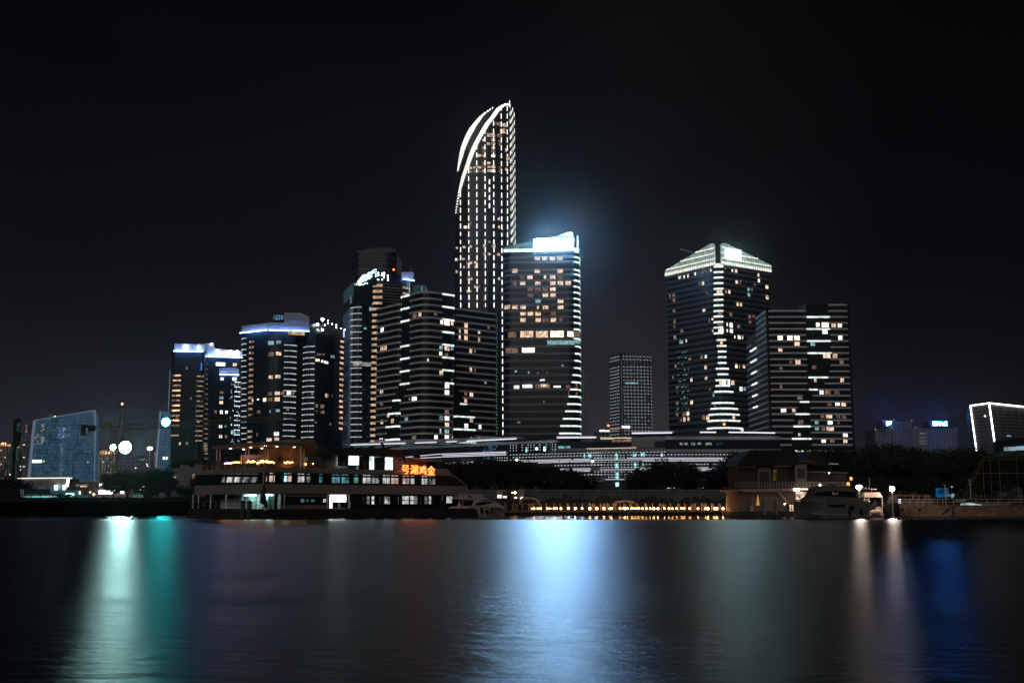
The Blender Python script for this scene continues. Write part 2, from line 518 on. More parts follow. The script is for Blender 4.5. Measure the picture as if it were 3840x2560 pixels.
# ================================================================== water and land
def water():
    m, n, b, o = _bs('lake_water')
    ge = n.nodes.new('ShaderNodeNewGeometry'); sp = n.nodes.new('ShaderNodeSeparateXYZ'); n.links.new(ge.outputs['Position'], sp.inputs[0])
    rr = n.nodes.new('ShaderNodeMapRange'); rr.interpolation_type = 'SMOOTHSTEP'       # open water is ruffled, the strip under the quay lies calm
    rr.inputs[1].default_value = 112; rr.inputs[2].default_value = 134; rr.inputs[3].default_value = WATER_R; rr.inputs[4].default_value = 0.11
    n.links.new(sp.outputs[1], rr.inputs[0])
    m2 = n.nodes.new('ShaderNodeMapping'); m2.inputs['Scale'].default_value = (0.11, 0.34, 1); n.links.new(ge.outputs['Position'], m2.inputs[0])
    n2 = n.nodes.new('ShaderNodeTexNoise'); n2.inputs['Scale'].default_value = 1.0; n2.inputs['Detail'].default_value = 6; n2.inputs['Roughness'].default_value = 0.65
    n.links.new(m2.outputs[0], n2.inputs['Vector'])
    r2 = n.nodes.new('ShaderNodeMapRange'); r2.inputs[1].default_value = 0.3; r2.inputs[2].default_value = 0.7; r2.inputs[3].default_value = 0.86; r2.inputs[4].default_value = 1.14
    n.links.new(n2.outputs[0], r2.inputs[0])                                               # cat's paws: patches more or less ruffled
    mu = n.nodes.new('ShaderNodeMath'); mu.operation = 'MULTIPLY'; n.links.new(rr.outputs[0], mu.inputs[0]); n.links.new(r2.outputs[0], mu.inputs[1])
    gl = n.nodes.new('ShaderNodeBsdfGlossy'); gl.distribution = 'BECKMANN'; gl.inputs['Color'].default_value = (0.50, 0.545, 0.59, 1)
    n.links.new(mu.outputs[0], gl.inputs['Roughness'])
    fr_ = n.nodes.new('ShaderNodeFresnel'); fr_.inputs['IOR'].default_value = 1.33
    df = n.nodes.new('ShaderNodeBsdfDiffuse'); df.inputs['Color'].default_value = (0.003, 0.005, 0.007, 1)
    ms = n.nodes.new('ShaderNodeMixShader'); n.links.new(fr_.outputs[0], ms.inputs[0]); n.links.new(df.outputs[0], ms.inputs[1]); n.links.new(gl.outputs[0], ms.inputs[2])
    n.links.new(ms.outputs[0], o.inputs[0])
    t = n.nodes.new('ShaderNodeTexCoord')
    mp = n.nodes.new('ShaderNodeMapping'); mp.inputs['Scale'].default_value = (1.3, 3.2, 1)
    n.links.new(t.outputs['Object'], mp.inputs[0])
    nz = n.nodes.new('ShaderNodeTexNoise'); nz.inputs['Scale'].default_value = 1.0; nz.inputs['Detail'].default_value = 5; nz.inputs['Roughness'].default_value = 0.6
    n.links.new(mp.outputs[0], nz.inputs['Vector'])
    bp = n.nodes.new('ShaderNodeBump'); bp.inputs['Strength'].default_value = 0.75; bp.inputs['Distance'].default_value = 0.06
    n.links.new(nz.outputs[0], bp.inputs['Height']); n.links.new(bp.outputs[0], gl.inputs['Normal']); n.nodes.remove(b)
    mb = MB(); mb.face([(-900, -60, 0), (900, -60, 0), (900, 176, 0), (-900, 176, 0)])
    tag(mb.build('water', m), kind='structure')
WATER_R = 0.33
water()
m_ground = mat('ground_paving', (0.04, 0.04, 0.042), 0.9, scale=0.3)
mb = MB(); mb.box((0, 2672, -2.0), (7000, 5000, 4.0)); tag(mb.build('ground', m_ground), kind='structure')

# ================================================================== generic tower helpers
def obox(C, dL, pl, dR, pr, radii):
    """outline from near corner C, the pixel of the left end along dL and of the right end along dR"""
    A = along(C, dL, *pl); B = along(C, dR, *pr)
    return Outline([A, C, B, A+B-C], radii)
def vparts(parent, name, ol, rows, mats, hw, hh, o1=0.10, mull=True, fr=None):
    """windows: rows of (y, [x, ...]) in picture pixels, half sizes in pixels"""
    for y, xs in rows:
        for x in xs:
            w_ = hw; h_ = hh; k = 'w'
            if isinstance(x, tuple):
                if len(x) > 2: k = x[2]
                if len(x) > 1 and x[1]: w_ = x[1]
                x = x[0]
            mb = ol.rect(x-w_, y-h_, x+w_, y+h_, -0.1, o1)
            if mull:
                n = 2 if w_ > 6 else 1
                for i in range(1, n+1):
                    xx = x-w_+2*w_*i/(n+1)
                    ol.rect(xx-0.55, y-h_, xx+0.55, y+h_, -0.1, o1+0.06, 1, mb)
            mb.build(name, [mats[k], M_frame], parent)
def dots(ol, pts, sz, o=0.35, mb=None, link=True):
    """row of small lamps at outline positions (a, z)"""
    mb = mb or MB(); last = None
    for a, z in pts:
        p, nn = ol.at(a)
        c = Vector((p.x+nn.x*o, p.y+nn.y*o, z))
        v = [c+Vector(d)*sz for d in ((1, 0, 0), (0, 1, 0), (-1, 0, 0), (0, -1, 0))]
        up, dn = c+Vector((0, 0, sz)), c-Vector((0, 0, sz))
        if last is not None and link: mb.bar(last, c, 0.05)
        last = c
        for i in range(4):
            mb.face([v[i], v[(i+1) % 4], up]); mb.face([v[(i+1) % 4], v[i], dn])
    return mb

# ================================================================== hotel tower with the bright sign (centre)
Y0 = 870
A = G(1886, 1015, Y0+5); B = G(2170.5, 1015, Y0)
nb = V2(B.y-A.y, A.x-B.x).normalized()*-1
if nb.y < 0: nb = -nb
OL = Outline([A, B, B+nb*42, A+nb*42], [7, 8, 4, 4])
aR = OL.hit(2171, 1300)[0]; aL = OL.hit(1889, 1300)[0]
a_end = OL.hit(2172, 1300)[0]+3; a_beg = aL-3
rt = thing('hotel_tower', 'dark glass hotel tower with warm room windows and a glaring blue white rooftop sign', 'tower', (A.x+20, A.y+15, 2))
z1 = zat(Y0, 944)
OL.body(2, z1).build('facade', M_dark, rt)
ys = [961, 979, 1009, 1026, 1049, 1072, 1094, 1117, 1140, 1163, 1185, 1208, 1232, 1267, 1296, 1323, 1350, 1377, 1404, 1431, 1458, 1485, 1513, 1540, 1568, 1595, 1623]
sx = [2151]*14+[2156, 2156, 2153, 2151, 2147, 2143, 2138, 2133, 2127, 2120, 2111, 2101, 2097]
bl, st = [], []
for y, x in zip(ys, sx):
    z = zat(Y0, y)
    mb = OL.band(a_beg-20, a_end+6, z-0.95, z-0.55, -0.1, 0.45)
    OL.band(a_beg-20, a_end+6, z+0.05, z+0.45, -0.1, 0.45, 0, mb)
    bl.append(mb)
    a0 = OL.hit(x, y)[0]
    mb = OL.band(a0, a_end+4, z-0.85, z+0.35, 0.1, 0.7)
    st.append(mb)
many(rt, 'floor_band', bl, M_beltd)
many(rt, 'light_strip', st, M_strip)
q = lambda x, y: (1620+x/3.016, 780+y/3.016)
rows = [(566, [1190, 1275, 1360, 1447]), (711, [936, 1190, 1449]), (780, [1108, (1278, 13), 1365, (1020, 22, 'd'), (1449, 0, 'd')]),
        (848, [1025, 1195, 1366, 1452, 1538, (936, 22, 'd')]), (915, [(1110, 0, 'd'), (1197, 0, 'd'), 1367, (1280, 0, 'd')]),
        (983, [(1112, 0, 'd'), 1282, 1369]), (1050, [(1198, 0, 'c'), 1454]), (1120, [852, 939, 1028, (1197, 10), 1284, 1455]),
        (1193, [1030, 1113, 1200, (1372, 26, 'd')]), (1265, [1030, 1200, (1284, 0, 'd'), (1372, 0, 'w'), (1458, 15, 'd')])]
for y, xs in rows:
    out = []
    for x in xs:
        if isinstance(x, tuple): out.append((q(x[0], 0)[0], x[1]/3.016 if x[1] else None, x[2] if len(x) > 2 else 'w'))
        else: out.append(q(x, 0)[0])
    vparts(rt, 'room_window', OL, [(q(0, y)[1], out)], RM, 10, 7.2)
for x0, x1, y0, y1, k in ((1000, 1145, 1390, 1462, 'w'), (1175, 1312, 1390, 1462, 'w'), (1340, 1490, 1388, 1460, 'b'), (1530, 1600, 1392, 1455, 'W'), (1606, 1668, 1392, 1455, 'd'),
                          (862, 950, 1400, 1462, 'd'), (1305, 1470, 1495, 1545, 'c'), (1475, 1610, 1495, 1545, 'c'), (1615, 1668, 1475, 1535, 'c')):
    x0, y0 = q(x0, y0); x1, y1 = q(x1, y1)
    mb = OL.rect(x0, y0, x1, y1, -0.1, 0.1)
    n = int((x1-x0)/7)
    for i in range(1, n):
        xx = x0+(x1-x0)*i/n
        OL.rect(xx-0.4, y0, xx+0.4, y1, -0.1, 0.16, 1, mb)
    mb.build('lounge_window', [RM[k], M_frame], rt)
q = lambda x, y: (1620+x/3.016, 1200+y/3.016)
for x0, x1, y0, y1, k in ((835, 970, 316, 370, 'd'), (1018, 1160, 312, 367, 'b'), (925, 985, 738, 775, 'W'), (1022, 1135, 728, 765, 'W'), (1168, 1332, 722, 770, 'd'), (1222, 1310, 722, 752, 'b'),
                          (1375, 1455, 742, 762, 'W'), (1520, 1562, 738, 770, 'd'), (1625, 1645, 722, 770, 'd'), (1222, 1276, 668, 686, 'W'), (1465, 1490, 505, 525, 'c'), (1086, 1100, 580, 606, 'c'),
                          (1296, 1315, 585, 606, 'd'), (1185, 1205, 590, 606, 'd'), (1258, 1272, 912, 935, 'd'), (935, 962, 568, 590, 'c'), (1540, 1552, 800, 850, 'd'), (1628, 1642, 815, 850, 'd'), (965, 1000, 1145, 1165, 'd')):
    x0, y0 = q(x0, y0); x1, y1 = q(x1, y1)
    mb = OL.rect(x0, y0, x1, y1, -0.1, 0.1)
    n = int((x1-x0)/9)
    for i in range(1, n):
        xx = x0+(x1-x0)*i/n
        OL.rect(xx-0.4, y0, xx+0.4, y1, -0.1, 0.16, 1, mb)
    mb.build('office_window', [RM[k], M_frame], rt)
# glass crown: an upright sail that rises to the right, lit from within
fr = Face(A, B)
M_crown = emit('lit_crown_glass', (0.42, 0.80, 0.80), 0.22, var=0.35, scale=0.25)
M_crownb = emit('lit_crown_base', (0.72, 1.0, 0.95), 1.3, var=0.25, scale=0.3)
fr.poly([(1889, 944), (1890, 928), (1905, 924), (2000, 902), (2060, 888), (2148, 884), (2151, 944)], -1.0, 0.1).build('crown_glass', M_crown, rt)
fr.poly([(2095, 883), (2125, 871), (2140, 869), (2148, 872), (2149, 883)], -1.0, 0.1).build('crown_tip', M_crownb, rt)
fr.pbox(1889, 934, 2000, 945, 0.1, 0.5).build('crown_base_light', M_crownb, rt)
fr.pbox(2152, 928, 2171, 944, -2, -1).build('crown_base_light', M_crownb, rt)
mb = MB()
for y in (929, 915, 902, 886):
    x0 = 1892 if y > 925 else (1935 if y > 910 else (2000 if y > 895 else 2085))
    mb.bar(fr.W(x0, y, 0.3), fr.W(2151, y-1, 0.3), 0.25)
for x in range(1900, 2150, 9):
    yt = 926-(x-1900)*0.24 if x < 2060 else 886
    mb.bar(fr.W(x, yt, 0.2), fr.W(x, 944, 0.2), 0.12)
mb.build('crown_frame', M_beltd, rt)
M_sign = emit('sign_blue_white', (0.55, 0.82, 1.0), 300.0)
M_signb = emit('sign_box_light', (0.12, 0.46, 0.90), 135.0); M_signc = emit('sign_box_light_blue', (0.035, 0.34, 1.0), 330.0)
fr.pbox(2003, 896, 2112, 941, 0.5, 1.1).build('sign_backboard', M_signb, rt)
fr.pbox(2114, 893, 2150, 936, 0.5, 1.1).build('sign_backboard', M_signc, rt)
mb = MB()
sign_specs = [(2022, 917, 24, 30), (2052, 916, 22, 30), (2080, 915, 22, 30), (2104, 914, 18, 28), (2133, 912, 26, 32)]
for cx, cy, w, h in sign_specs:      # strokes of glaring characters
    fr.pbox(cx-w/2, cy-h/2, cx+w/2, cy-h/2+6, 1.1, 1.6, 0, mb)
    fr.pbox(cx-w/2, cy-3, cx+w/2, cy+3, 1.1, 1.6, 0, mb)
    fr.pbox(cx-w/2, cy+h/2-6, cx+w/2, cy+h/2, 1.1, 1.6, 0, mb)
    fr.pbox(cx-3, cy-h/2, cx+3, cy+h/2, 1.1, 1.62, 0, mb)
    fr.pbox(cx+w/2-5, cy-h/2, cx+w/2, cy+h/2, 1.1, 1.62, 0, mb)
mb.build('sign_characters', M_sign, rt)
mb = MB(); mb.tube([fr.W(2165, 944, -6), fr.W(2165, 877, -6)], 0.5, 6); mb.tube([fr.W(2163, 898, -6), fr.W(2168, 898, -6)], 0.9, 6)
mb.build('roof_mast', M_crownb, rt)
mb = MB()
for y in range(1015, 1620, 18):
    dots(OL, [OL.hit(2174.5, y)], 0.4, 0.8, mb)
mb.build('edge_lamps', M_cool, rt)

# ================================================================== tallest tower: two petals with lit louvred edges
Y0 = 1240.0
rt = thing('skyscraper', 'tallest tower with curved twin lit edges rising to a point', 'tower', (kb(1820, 1887)[0]*Y0, Y0+20, 2))
prof = [(1704, 14), (1722, 5.5), (1752, 1.6), (1790, 0.2), (1830, 0), (1866, 1.6), (1892, 5), (1906, 9.5), (1914, 19), (1924, 34), (1932, 52), (1934, 62)]
def px2x(px, py, Y): return kb(px, py)[0]*Y
PR = []
for px, d in prof:
    Y = Y0+d
    PR.append((px2x(px, 1100, Y), Y))
def prof_at(x):
    if x <= PR[0][0]: return PR[0][1]
    for (x0, y0), (x1, y1) in zip(PR, PR[1:]):
        if x <= x1: return y0+(y1-y0)*(x-x0)/(x1-x0)
    return PR[-1][1]
def interp(tb, v):
    if v <= tb[0][0]: return tb[0][1]
    for (a, b), (c, d) in zip(tb, tb[1:]):
        if v <= c: return b+(d-b)*(v-a)/(c-a)
    return tb[-1][1]
# left limits against picture height (y -> x)
front = [(380, 1911), (384, 1904), (395, 1882), (410, 1862), (440, 1842), (470, 1818), (500, 1800), (530, 1783), (560, 1768), (590, 1756), (620, 1746), (660, 1732), (700, 1722), (740, 1714), (780, 1707.5), (830, 1705), (900, 1704), (2000, 1704)]
outer = [(406, 1856), (412, 1842), (420, 1832), (430, 1815), (445, 1796), (460, 1782), (480, 1764), (500, 1751), (520, 1741), (545, 1731), (570, 1724), (600, 1719), (635, 1714), (700, 1710), (780, 1706.5), (900, 1704.5), (2000, 1704)]
def loft(tb, dy, ytop, name, z0=2.0):
    zs = []
    y = ytop
    while y < 930: zs.append(y); y += 6
    zs.append(1000); zs.append(1300); zs.append(1620)
    rings = []
    for y in zs:
        z = zat(Y0, y)
        xl = px2x(interp(tb, y), y, Y0+6)
        ring = []
        for x, Y in PR:
            xx = max(x, xl)
            ring.append(Vector((xx, prof_at(xx)+dy, z)))
        ring.append(Vector((PR[-1][0], Y0+75, z))); ring.append(Vector((max(PR[0][0], xl), Y0+75, z)))
        rings.append(ring)
    rings.append([Vector((p.x, p.y, z0)) for p in rings[-1]])
    mb = MB(); n = len(rings[0])
    for a, b in zip(rings, rings[1:]):
        for k in range(n):
            j = (k+1) % n
            if k == n-1: continue
            mb.face([b[k], b[j], a[j], a[k]], 0, [(b[k].x+b[k].y*.4, b[k].z), (b[j].x+b[j].y*.4, b[j].z), (a[j].x+a[j].y*.4, a[j].z), (a[k].x+a[k].y*.4, a[k].z)])
        mb.face([b[n-1], b[0], a[0], a[n-1]])
    mb.face(rings[0])
    return mb.build(name, M_sky, rt)
M_sky = glass('slate_glass', (0.014, 0.017, 0.022), (0.024, 0.028, 0.036), (0.05, 0.052, 0.058), 1.5, 3.8, 0.10, 0.35)
loft(front, 0, 380, 'front_petal')
loft(outer, 3.2, 406, 'rear_petal')
M_edge = emit('edge_louvre_light', (1.0, 0.97, 0.88), 1.5)
def edge(tb, y0, y1, wtab, dyy):
    y = y0; res = []
    while y < y1:
        w = interp(wtab, y)
        x = interp(tb, y)
        hgt = 3.0 if y > 560 else (3.8 if y > 500 else 5.6)
        Y = Y0+4+dyy
        def pt(px, py):
            xx = px2x(px, py, Y)
            return Vector((xx, prof_at(xx)+dyy-0.3, zat(Y, py)))
        ris = w*0.32
        a, b, c, d = pt(x-1, y+hgt/2+ris/2), pt(x+w, y+hgt/2-ris/2), pt(x+w, y-hgt/2-ris/2), pt(x-1, y-hgt/2+ris/2)
        k = Vector((0, -1.0, 0))
        mb = MB(); mb.hexa([a+k, b+k, b, a], [d+k, c+k, c, d]); res.append(mb)
        y += 6.6 if y < 720 else 10
    return res
sl_ = edge(front, 384, 792, [(384, 8), (400, 17), (470, 20), (560, 20), (640, 17), (700, 11), (760, 6), (790, 4)], -0.5)
sl_ += edge(outer, 410, 636, [(410, 3), (430, 8), (460, 19), (500, 25), (540, 22), (590, 15), (636, 5)], 3.0)
many(rt, 'edge_louvre', sl_, M_edge, 100)
# vertical light bars in columns
M_bar = emit('facade_light_bar', (1.0, 0.97, 0.90), 2.0)
bars = []
def bar_at(px, py, hw=1.5, hh=9):
    xx = px2x(px, py, Y0+3)
    for _ in range(4): xx = px2x(px, py, prof_at(xx))
    Y = prof_at(xx)
    za, zb = zat(Y, py+hh), zat(Y, py-hh)
    s_ = Y/F
    mb = MB(); mb.box((xx, Y-0.5, za), (2*hw*s_, 0.8, zb-za))
    return mb
rnd = random.Random(3)
cols = [(1726.5, 732), (1757.5, 640), (1788, 560), (1819, 515), (1851.5, 460), (1881, 430), (1903, 410)]
for ci, (cx, ys_) in enumerate(cols):
    y = ys_
    k0 = (y-345) // 29.6
    y = 345+k0*29.6+ (0 if ci < 5 else 3)
    while y < (1165 if ci < 5 else 1640):
        if not (y > 930 and ci >= 6):
            hh = 9 if rnd.random() > 0.15 else 6.5
            drift = (y-700)*0.003
            if ci == 5: drift = (y-700)*0.0055
            if not (ci == 5 and y > 1165 and False):
                bars.append(bar_at(cx+drift, y, 1.35, hh))
        y += 29.6
for y in (682, 712, 742, 772): bars.append(bar_at(1835.5, y, 2.2, 8.5))
for ci, (cx, off, s0) in enumerate([(1912.5, 8, 390), (1917.5, 22, 400), (1922.5, 0, 412), (1928, 12, 420)]):
    y = s0+off
    while y < 925:
        bars.append(bar_at(cx+(y-400)*0.010, y, 0.9, 7.5)); y += 29.6
bars = [b for b in bars]
many(rt, 'light_bar', bars, M_bar, 100)
# warm rooms on the upper floors and scattered lower ones
q = lambda x, y: (1620+x/3.015, 340+y/3.015)
RS = dict(RM); RS['w'] = emit('sky_room', (1.0, 0.70, 0.52), 0.5, var=0.7, scale=0.3); RS['b'] = emit('sky_room_bright', (1.0, 0.78, 0.60), 1.0, var=0.5, scale=0.3)
def room(x0, y0, x1, y1, k):
    c = bar_at((x0+x1)/2, (y0+y1)/2, (x1-x0)/2, (y1-y0)/2)
    n = MB()
    c.v = [Vector((p.x, p.y+0.25, p.z)) for p in c.v]
    c.build('room_window', RS[k], rt)
rl = [(690, 362, 722, 388, 'd'), (730, 364, 780, 396, 'w'), (783, 372, 842, 415, 'w'), (738, 435, 832, 482, 'w'), (620, 486, 712, 524, 'w'), (722, 490, 792, 524, 'd'), (568, 545, 605, 572, 'w'), (668, 545, 715, 572, 'w'), (620, 588, 662, 612, 'w'), (668, 590, 716, 614, 'w'),
      (568, 636, 606, 660, 'w'), (668, 636, 716, 660, 'w'), (816, 655, 850, 692, 'w'), (570, 676, 606, 700, 'd'), (668, 678, 716, 702, 'd'), (508, 722, 560, 750, 'w'), (568, 722, 606, 748, 'w'), (668, 722, 716, 752, 'b'), (818, 745, 876, 785, 'w'), (622, 806, 662, 830, 'w'), (570, 812, 604, 836, 'w'),
      (414, 862, 452, 886, 'w'), (464, 860, 504, 884, 'w'), (512, 854, 560, 880, 'w'), (568, 852, 606, 878, 'd'), (624, 852, 662, 876, 'w'), (668, 852, 716, 878, 'w'), (414, 906, 452, 930, 'w'), (466, 902, 504, 928, 'd'), (514, 900, 560, 924, 'd'), (568, 896, 606, 922, 'w'), (624, 894, 662, 920, 'w'), (668, 896, 716, 924, 'b'), (818, 876, 850, 904, 'w'), (756, 868, 786, 890, 'd'), (756, 905, 786, 930, 'd'), (768, 735, 800, 760, 'd'), (745, 560, 770, 580, 'd'), (745, 600, 790, 622, 'd')]
for x0, y0, x1, y1, k in rl: room(*q(x0, y0), *q(x1, y1), k)
q = lambda x, y: (1620+x/3.016, 780+y/3.016)
for x0, y0, x1, y1, k in [(743, 108, 770, 138, 'w'), (358, 202, 412, 232, 'b'), (747, 200, 770, 228, 'w'), (684, 188, 706, 220, 'w'), (425, 158, 447, 184, 'd'), (270, 442, 306, 460, 'w'), (346, 430, 384, 456, 'w'), (420, 424, 452, 452, 'w'), (577, 416, 606, 446, 'w'), (676, 418, 720, 444, 'w'), (636, 370, 660, 394, 'd'),
                          (580, 508, 608, 536, 'w'), (634, 508, 662, 532, 'w'), (738, 512, 772, 540, 'w'), (262, 568, 306, 598, 'b'), (342, 564, 380, 590, 'w'), (390, 604, 414, 634, 'd'), (420, 604, 454, 634, 'w'), (476, 602, 506, 630, 'w'), (352, 654, 372, 682, 'w'), (394, 650, 422, 682, 'd'), (482, 646, 506, 678, 'w'),
                          (268, 704, 302, 734, 'w'), (396, 788, 414, 818, 'd'), (420, 786, 456, 816, 'w'), (748, 786, 770, 816, 'w'), (478, 876, 506, 904, 'w'), (512, 874, 540, 904, 'd'), (394, 924, 446, 954, 'w'), (584, 1030, 612, 1048, 'd')]:
    room(*q(x0, y0), *q(x1, y1), k)
mb = MB(); c = W(1911, 381, Y0+9); mb.tube([c-Vector((0, -1, 4)), c+Vector((0, 1, 2.0))], [0.8, 0.2], 6); mb.build('spire_tip', M_edge, rt)
# ================================================================== corner tower with the lit split crown (right)
Y0 = 850
C = G(2695, 1000, Y0); dL, dR = (-0.738, 1), (1.42, 1)
OL = obox(C, dL, (2494, 1100), dR, (2895, 1100), [3, 9, 3, 3])
A = OL.p[0]
A2 = along(C, dL, 2494, 1100); B2 = along(C, dR, 2895, 1100)
rt = thing('corner_tower', 'dark corner-on tower, pale lit crown split in two, white light bars down its corner', 'tower', (C.x, C.y+20, 2))
ztop = zat(Y0, 993)
OL.body(2, ztop).build('facade', M_dark, rt)
aC = OL.hit(2697, 1200)[0]
aA = 0.5; aB = OL.hit(2892, 1100)[0]
ys = [999, 1019.5, 1040, 1061, 1082, 1103, 1123.5, 1144, 1165, 1185.5, 1206.5, 1227, 1248, 1273.7, 1296, 1317, 1338, 1359.7, 1381, 1402, 1424, 1445, 1467, 1488, 1509, 1530, 1551.6, 1575, 1602.7, 1625]
sl = [(2678, 2711)]*13+[(2688, 2721), (2689, 2722), (2693, 2722), (2693, 2722), (2693, 2722), (2686, 2731), (2691, 2729), (2685, 2735), (2685, 2735), (2681, 2747), None, (2671, 2750), (2666, 2765), (2660, 2771), (2655, 2774), (2653, 2783), None]
bl, st = [], []
Yc = OL.at(aC)[0].y
for y, x in zip(ys, sl):
    z = zat(Yc, y)
    mb = OL.band(aA, aB, z-1.3, z-0.95, -0.1, 0.4); OL.band(aA, aB, z-0.1, z+0.25, -0.1, 0.4, 0, mb); bl.append(mb)
    if x:
        a0 = OL.hit(x[0], y)[0]; a1 = OL.hit(x[1], y)[0]
        st.append(OL.band(a0, a1, z-0.75, z+0.45, 0.1, 0.8))
many(rt, 'floor_band', bl, M_beltd); many(rt, 'light_strip', st, M_strip)
q = lambda x, y: (2460+x/3.921, 880+y/3.921)
wl = [(350, 628, 18, 22, 'w'), (415, 620, 8, 22, 'b'), (472, 605, 12, 26, 'w'), (577, 574, 9, 22, 'b'), (686, 548, 16, 20, 'd'), (740, 540, 16, 20, 'd'), (808, 520, 10, 22, 'w'), (1120, 522, 7, 22, 'W'), (1178, 532, 16, 26, 'w'), (1506, 588, 12, 26, 'w'), (1512, 672, 13, 26, 'W'), (690, 712, 17, 26, 'w'), (645, 715, 8, 22, 'd'),
      (1186, 695, 16, 26, 'w'), (1238, 700, 14, 22, 'd'), (1455, 730, 8, 20, 'd'), (1630, 765, 20, 28, 'w'), (1360, 802, 18, 26, 'c'), (1412, 803, 12, 22, 'd'), (1366, 880, 20, 26, 'c'), (932, 832, 38, 26, 'w'), (1028, 832, 8, 22, 'w'), (1078, 838, 14, 26, 'w'), (745, 855, 10, 20, 'd'), (262, 888, 20, 22, 'd'), (206, 898, 10, 22, 'd'),
      (265, 965, 18, 28, 'd'), (1636, 920, 20, 28, 'w'), (1200, 1020, 18, 28, 'w'), (1252, 1026, 12, 26, 'w'), (705, 1108, 20, 24, 'w'), (265, 1120, 16, 22, 'd'), (1100, 1168, 20, 28, 'd'), (942, 1158, 30, 24, 'd'), (1375, 1200, 18, 26, 'd'), (1430, 1200, 14, 20, 'd'), (1380, 1278, 18, 22, 'd'), (272, 1275, 18, 26, 'd'), (830, 1240, 10, 10, 'b'), (785, 1260, 8, 22, 'd'),
      (1045, 1318, 7, 24, 'W'), (1105, 1330, 22, 34, 'W'), (1215, 1345, 20, 28, 'd'), (945, 1322, 35, 20, 'd'), (272, 1345, 16, 24, 'd'), (955, 1405, 38, 28, 'b'), (1048, 1405, 7, 24, 'W'), (1108, 1412, 20, 30, 'W'), (835, 1408, 9, 22, 'w'), (380, 1415, 20, 26, 'd'), (1220, 1505, 20, 28, 'W'), (1272, 1508, 9, 26, 'w'), (1158, 1498, 5, 24, 'W'), (280, 1510, 20, 28, 'c')]
for x, y, w_, h_, k in wl:
    x, y = q(x, y); OL.rect(x-w_/3.921, y-h_/3.921, x+w_/3.921, y+h_/3.921, -0.1, 0.1).build('room_window', RM[k], rt)
q = lambda x, y: (2460+x/3.267, 1240+y/3.267)
wl = [(235, 80, 16, 26, 'd'), (310, 132, 22, 24, 'c'), (372, 122, 8, 20, 'w'), (415, 345, 16, 14, 'd'), (560, 320, 16, 20, 'd'), (610, 318, 12, 20, 'W'), (242, 430, 14, 18, 'd'), (608, 445, 14, 24, 'w'), (984, 432, 13, 22, 'b'), (1022, 438, 8, 22, 'd'), (1078, 438, 14, 20, 'w'), (206, 570, 8, 18, 'd'), (435, 600, 12, 22, 'w'), (615, 578, 14, 20, 'w'),
      (790, 632, 14, 26, 'w'), (832, 630, 24, 28, 'b'), (892, 635, 14, 26, 'W'), (942, 636, 20, 26, 'w'), (258, 690, 12, 18, 'd'), (1040, 712, 18, 24, 'W'), (1088, 712, 14, 20, 'c'), (258, 888, 14, 18, 'd'), (437, 875, 16, 24, 'w'), (725, 918, 8, 24, 'd'), (258, 1025, 14, 22, 'd'), (345, 1020, 16, 24, 'd'), (392, 1012, 14, 22, 'b'), (635, 1062, 18, 26, 'w'), (585, 1062, 18, 26, 'd'), (952, 1055, 14, 22, 'w'),
      (348, 1085, 14, 26, 'w'), (398, 1080, 12, 22, 'w'), (305, 1090, 10, 20, 'd'), (1054, 1208, 16, 16, 'W'), (662, 712, 8, 18, 'd'), (705, 782, 8, 24, 'c')]
for x, y, w_, h_, k in wl:
    x, y = q(x, y); OL.rect(x-w_/3.267, y-h_/3.267, x+w_/3.267, y+h_/3.267, -0.1, 0.1).build('room_window', RM[k], rt)
# reflected lights of boats on the lower left glass put in as small glowing panes
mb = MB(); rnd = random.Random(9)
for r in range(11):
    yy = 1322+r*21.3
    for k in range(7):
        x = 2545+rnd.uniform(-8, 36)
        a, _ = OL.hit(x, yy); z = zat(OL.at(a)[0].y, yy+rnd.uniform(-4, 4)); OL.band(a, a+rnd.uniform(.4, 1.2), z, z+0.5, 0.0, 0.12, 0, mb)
mb.build('reflected_boat_lights', M_cool, rt)
# red lamps
for x, y in ((2705, 1286), (2715, 1590)):
    a, z = OL.hit(x, y); p, nn = OL.at(a); MB().ball((p.x+nn.x, p.y+nn.y, z), 1.0).build('warning_lamp', M_rlamp, rt)
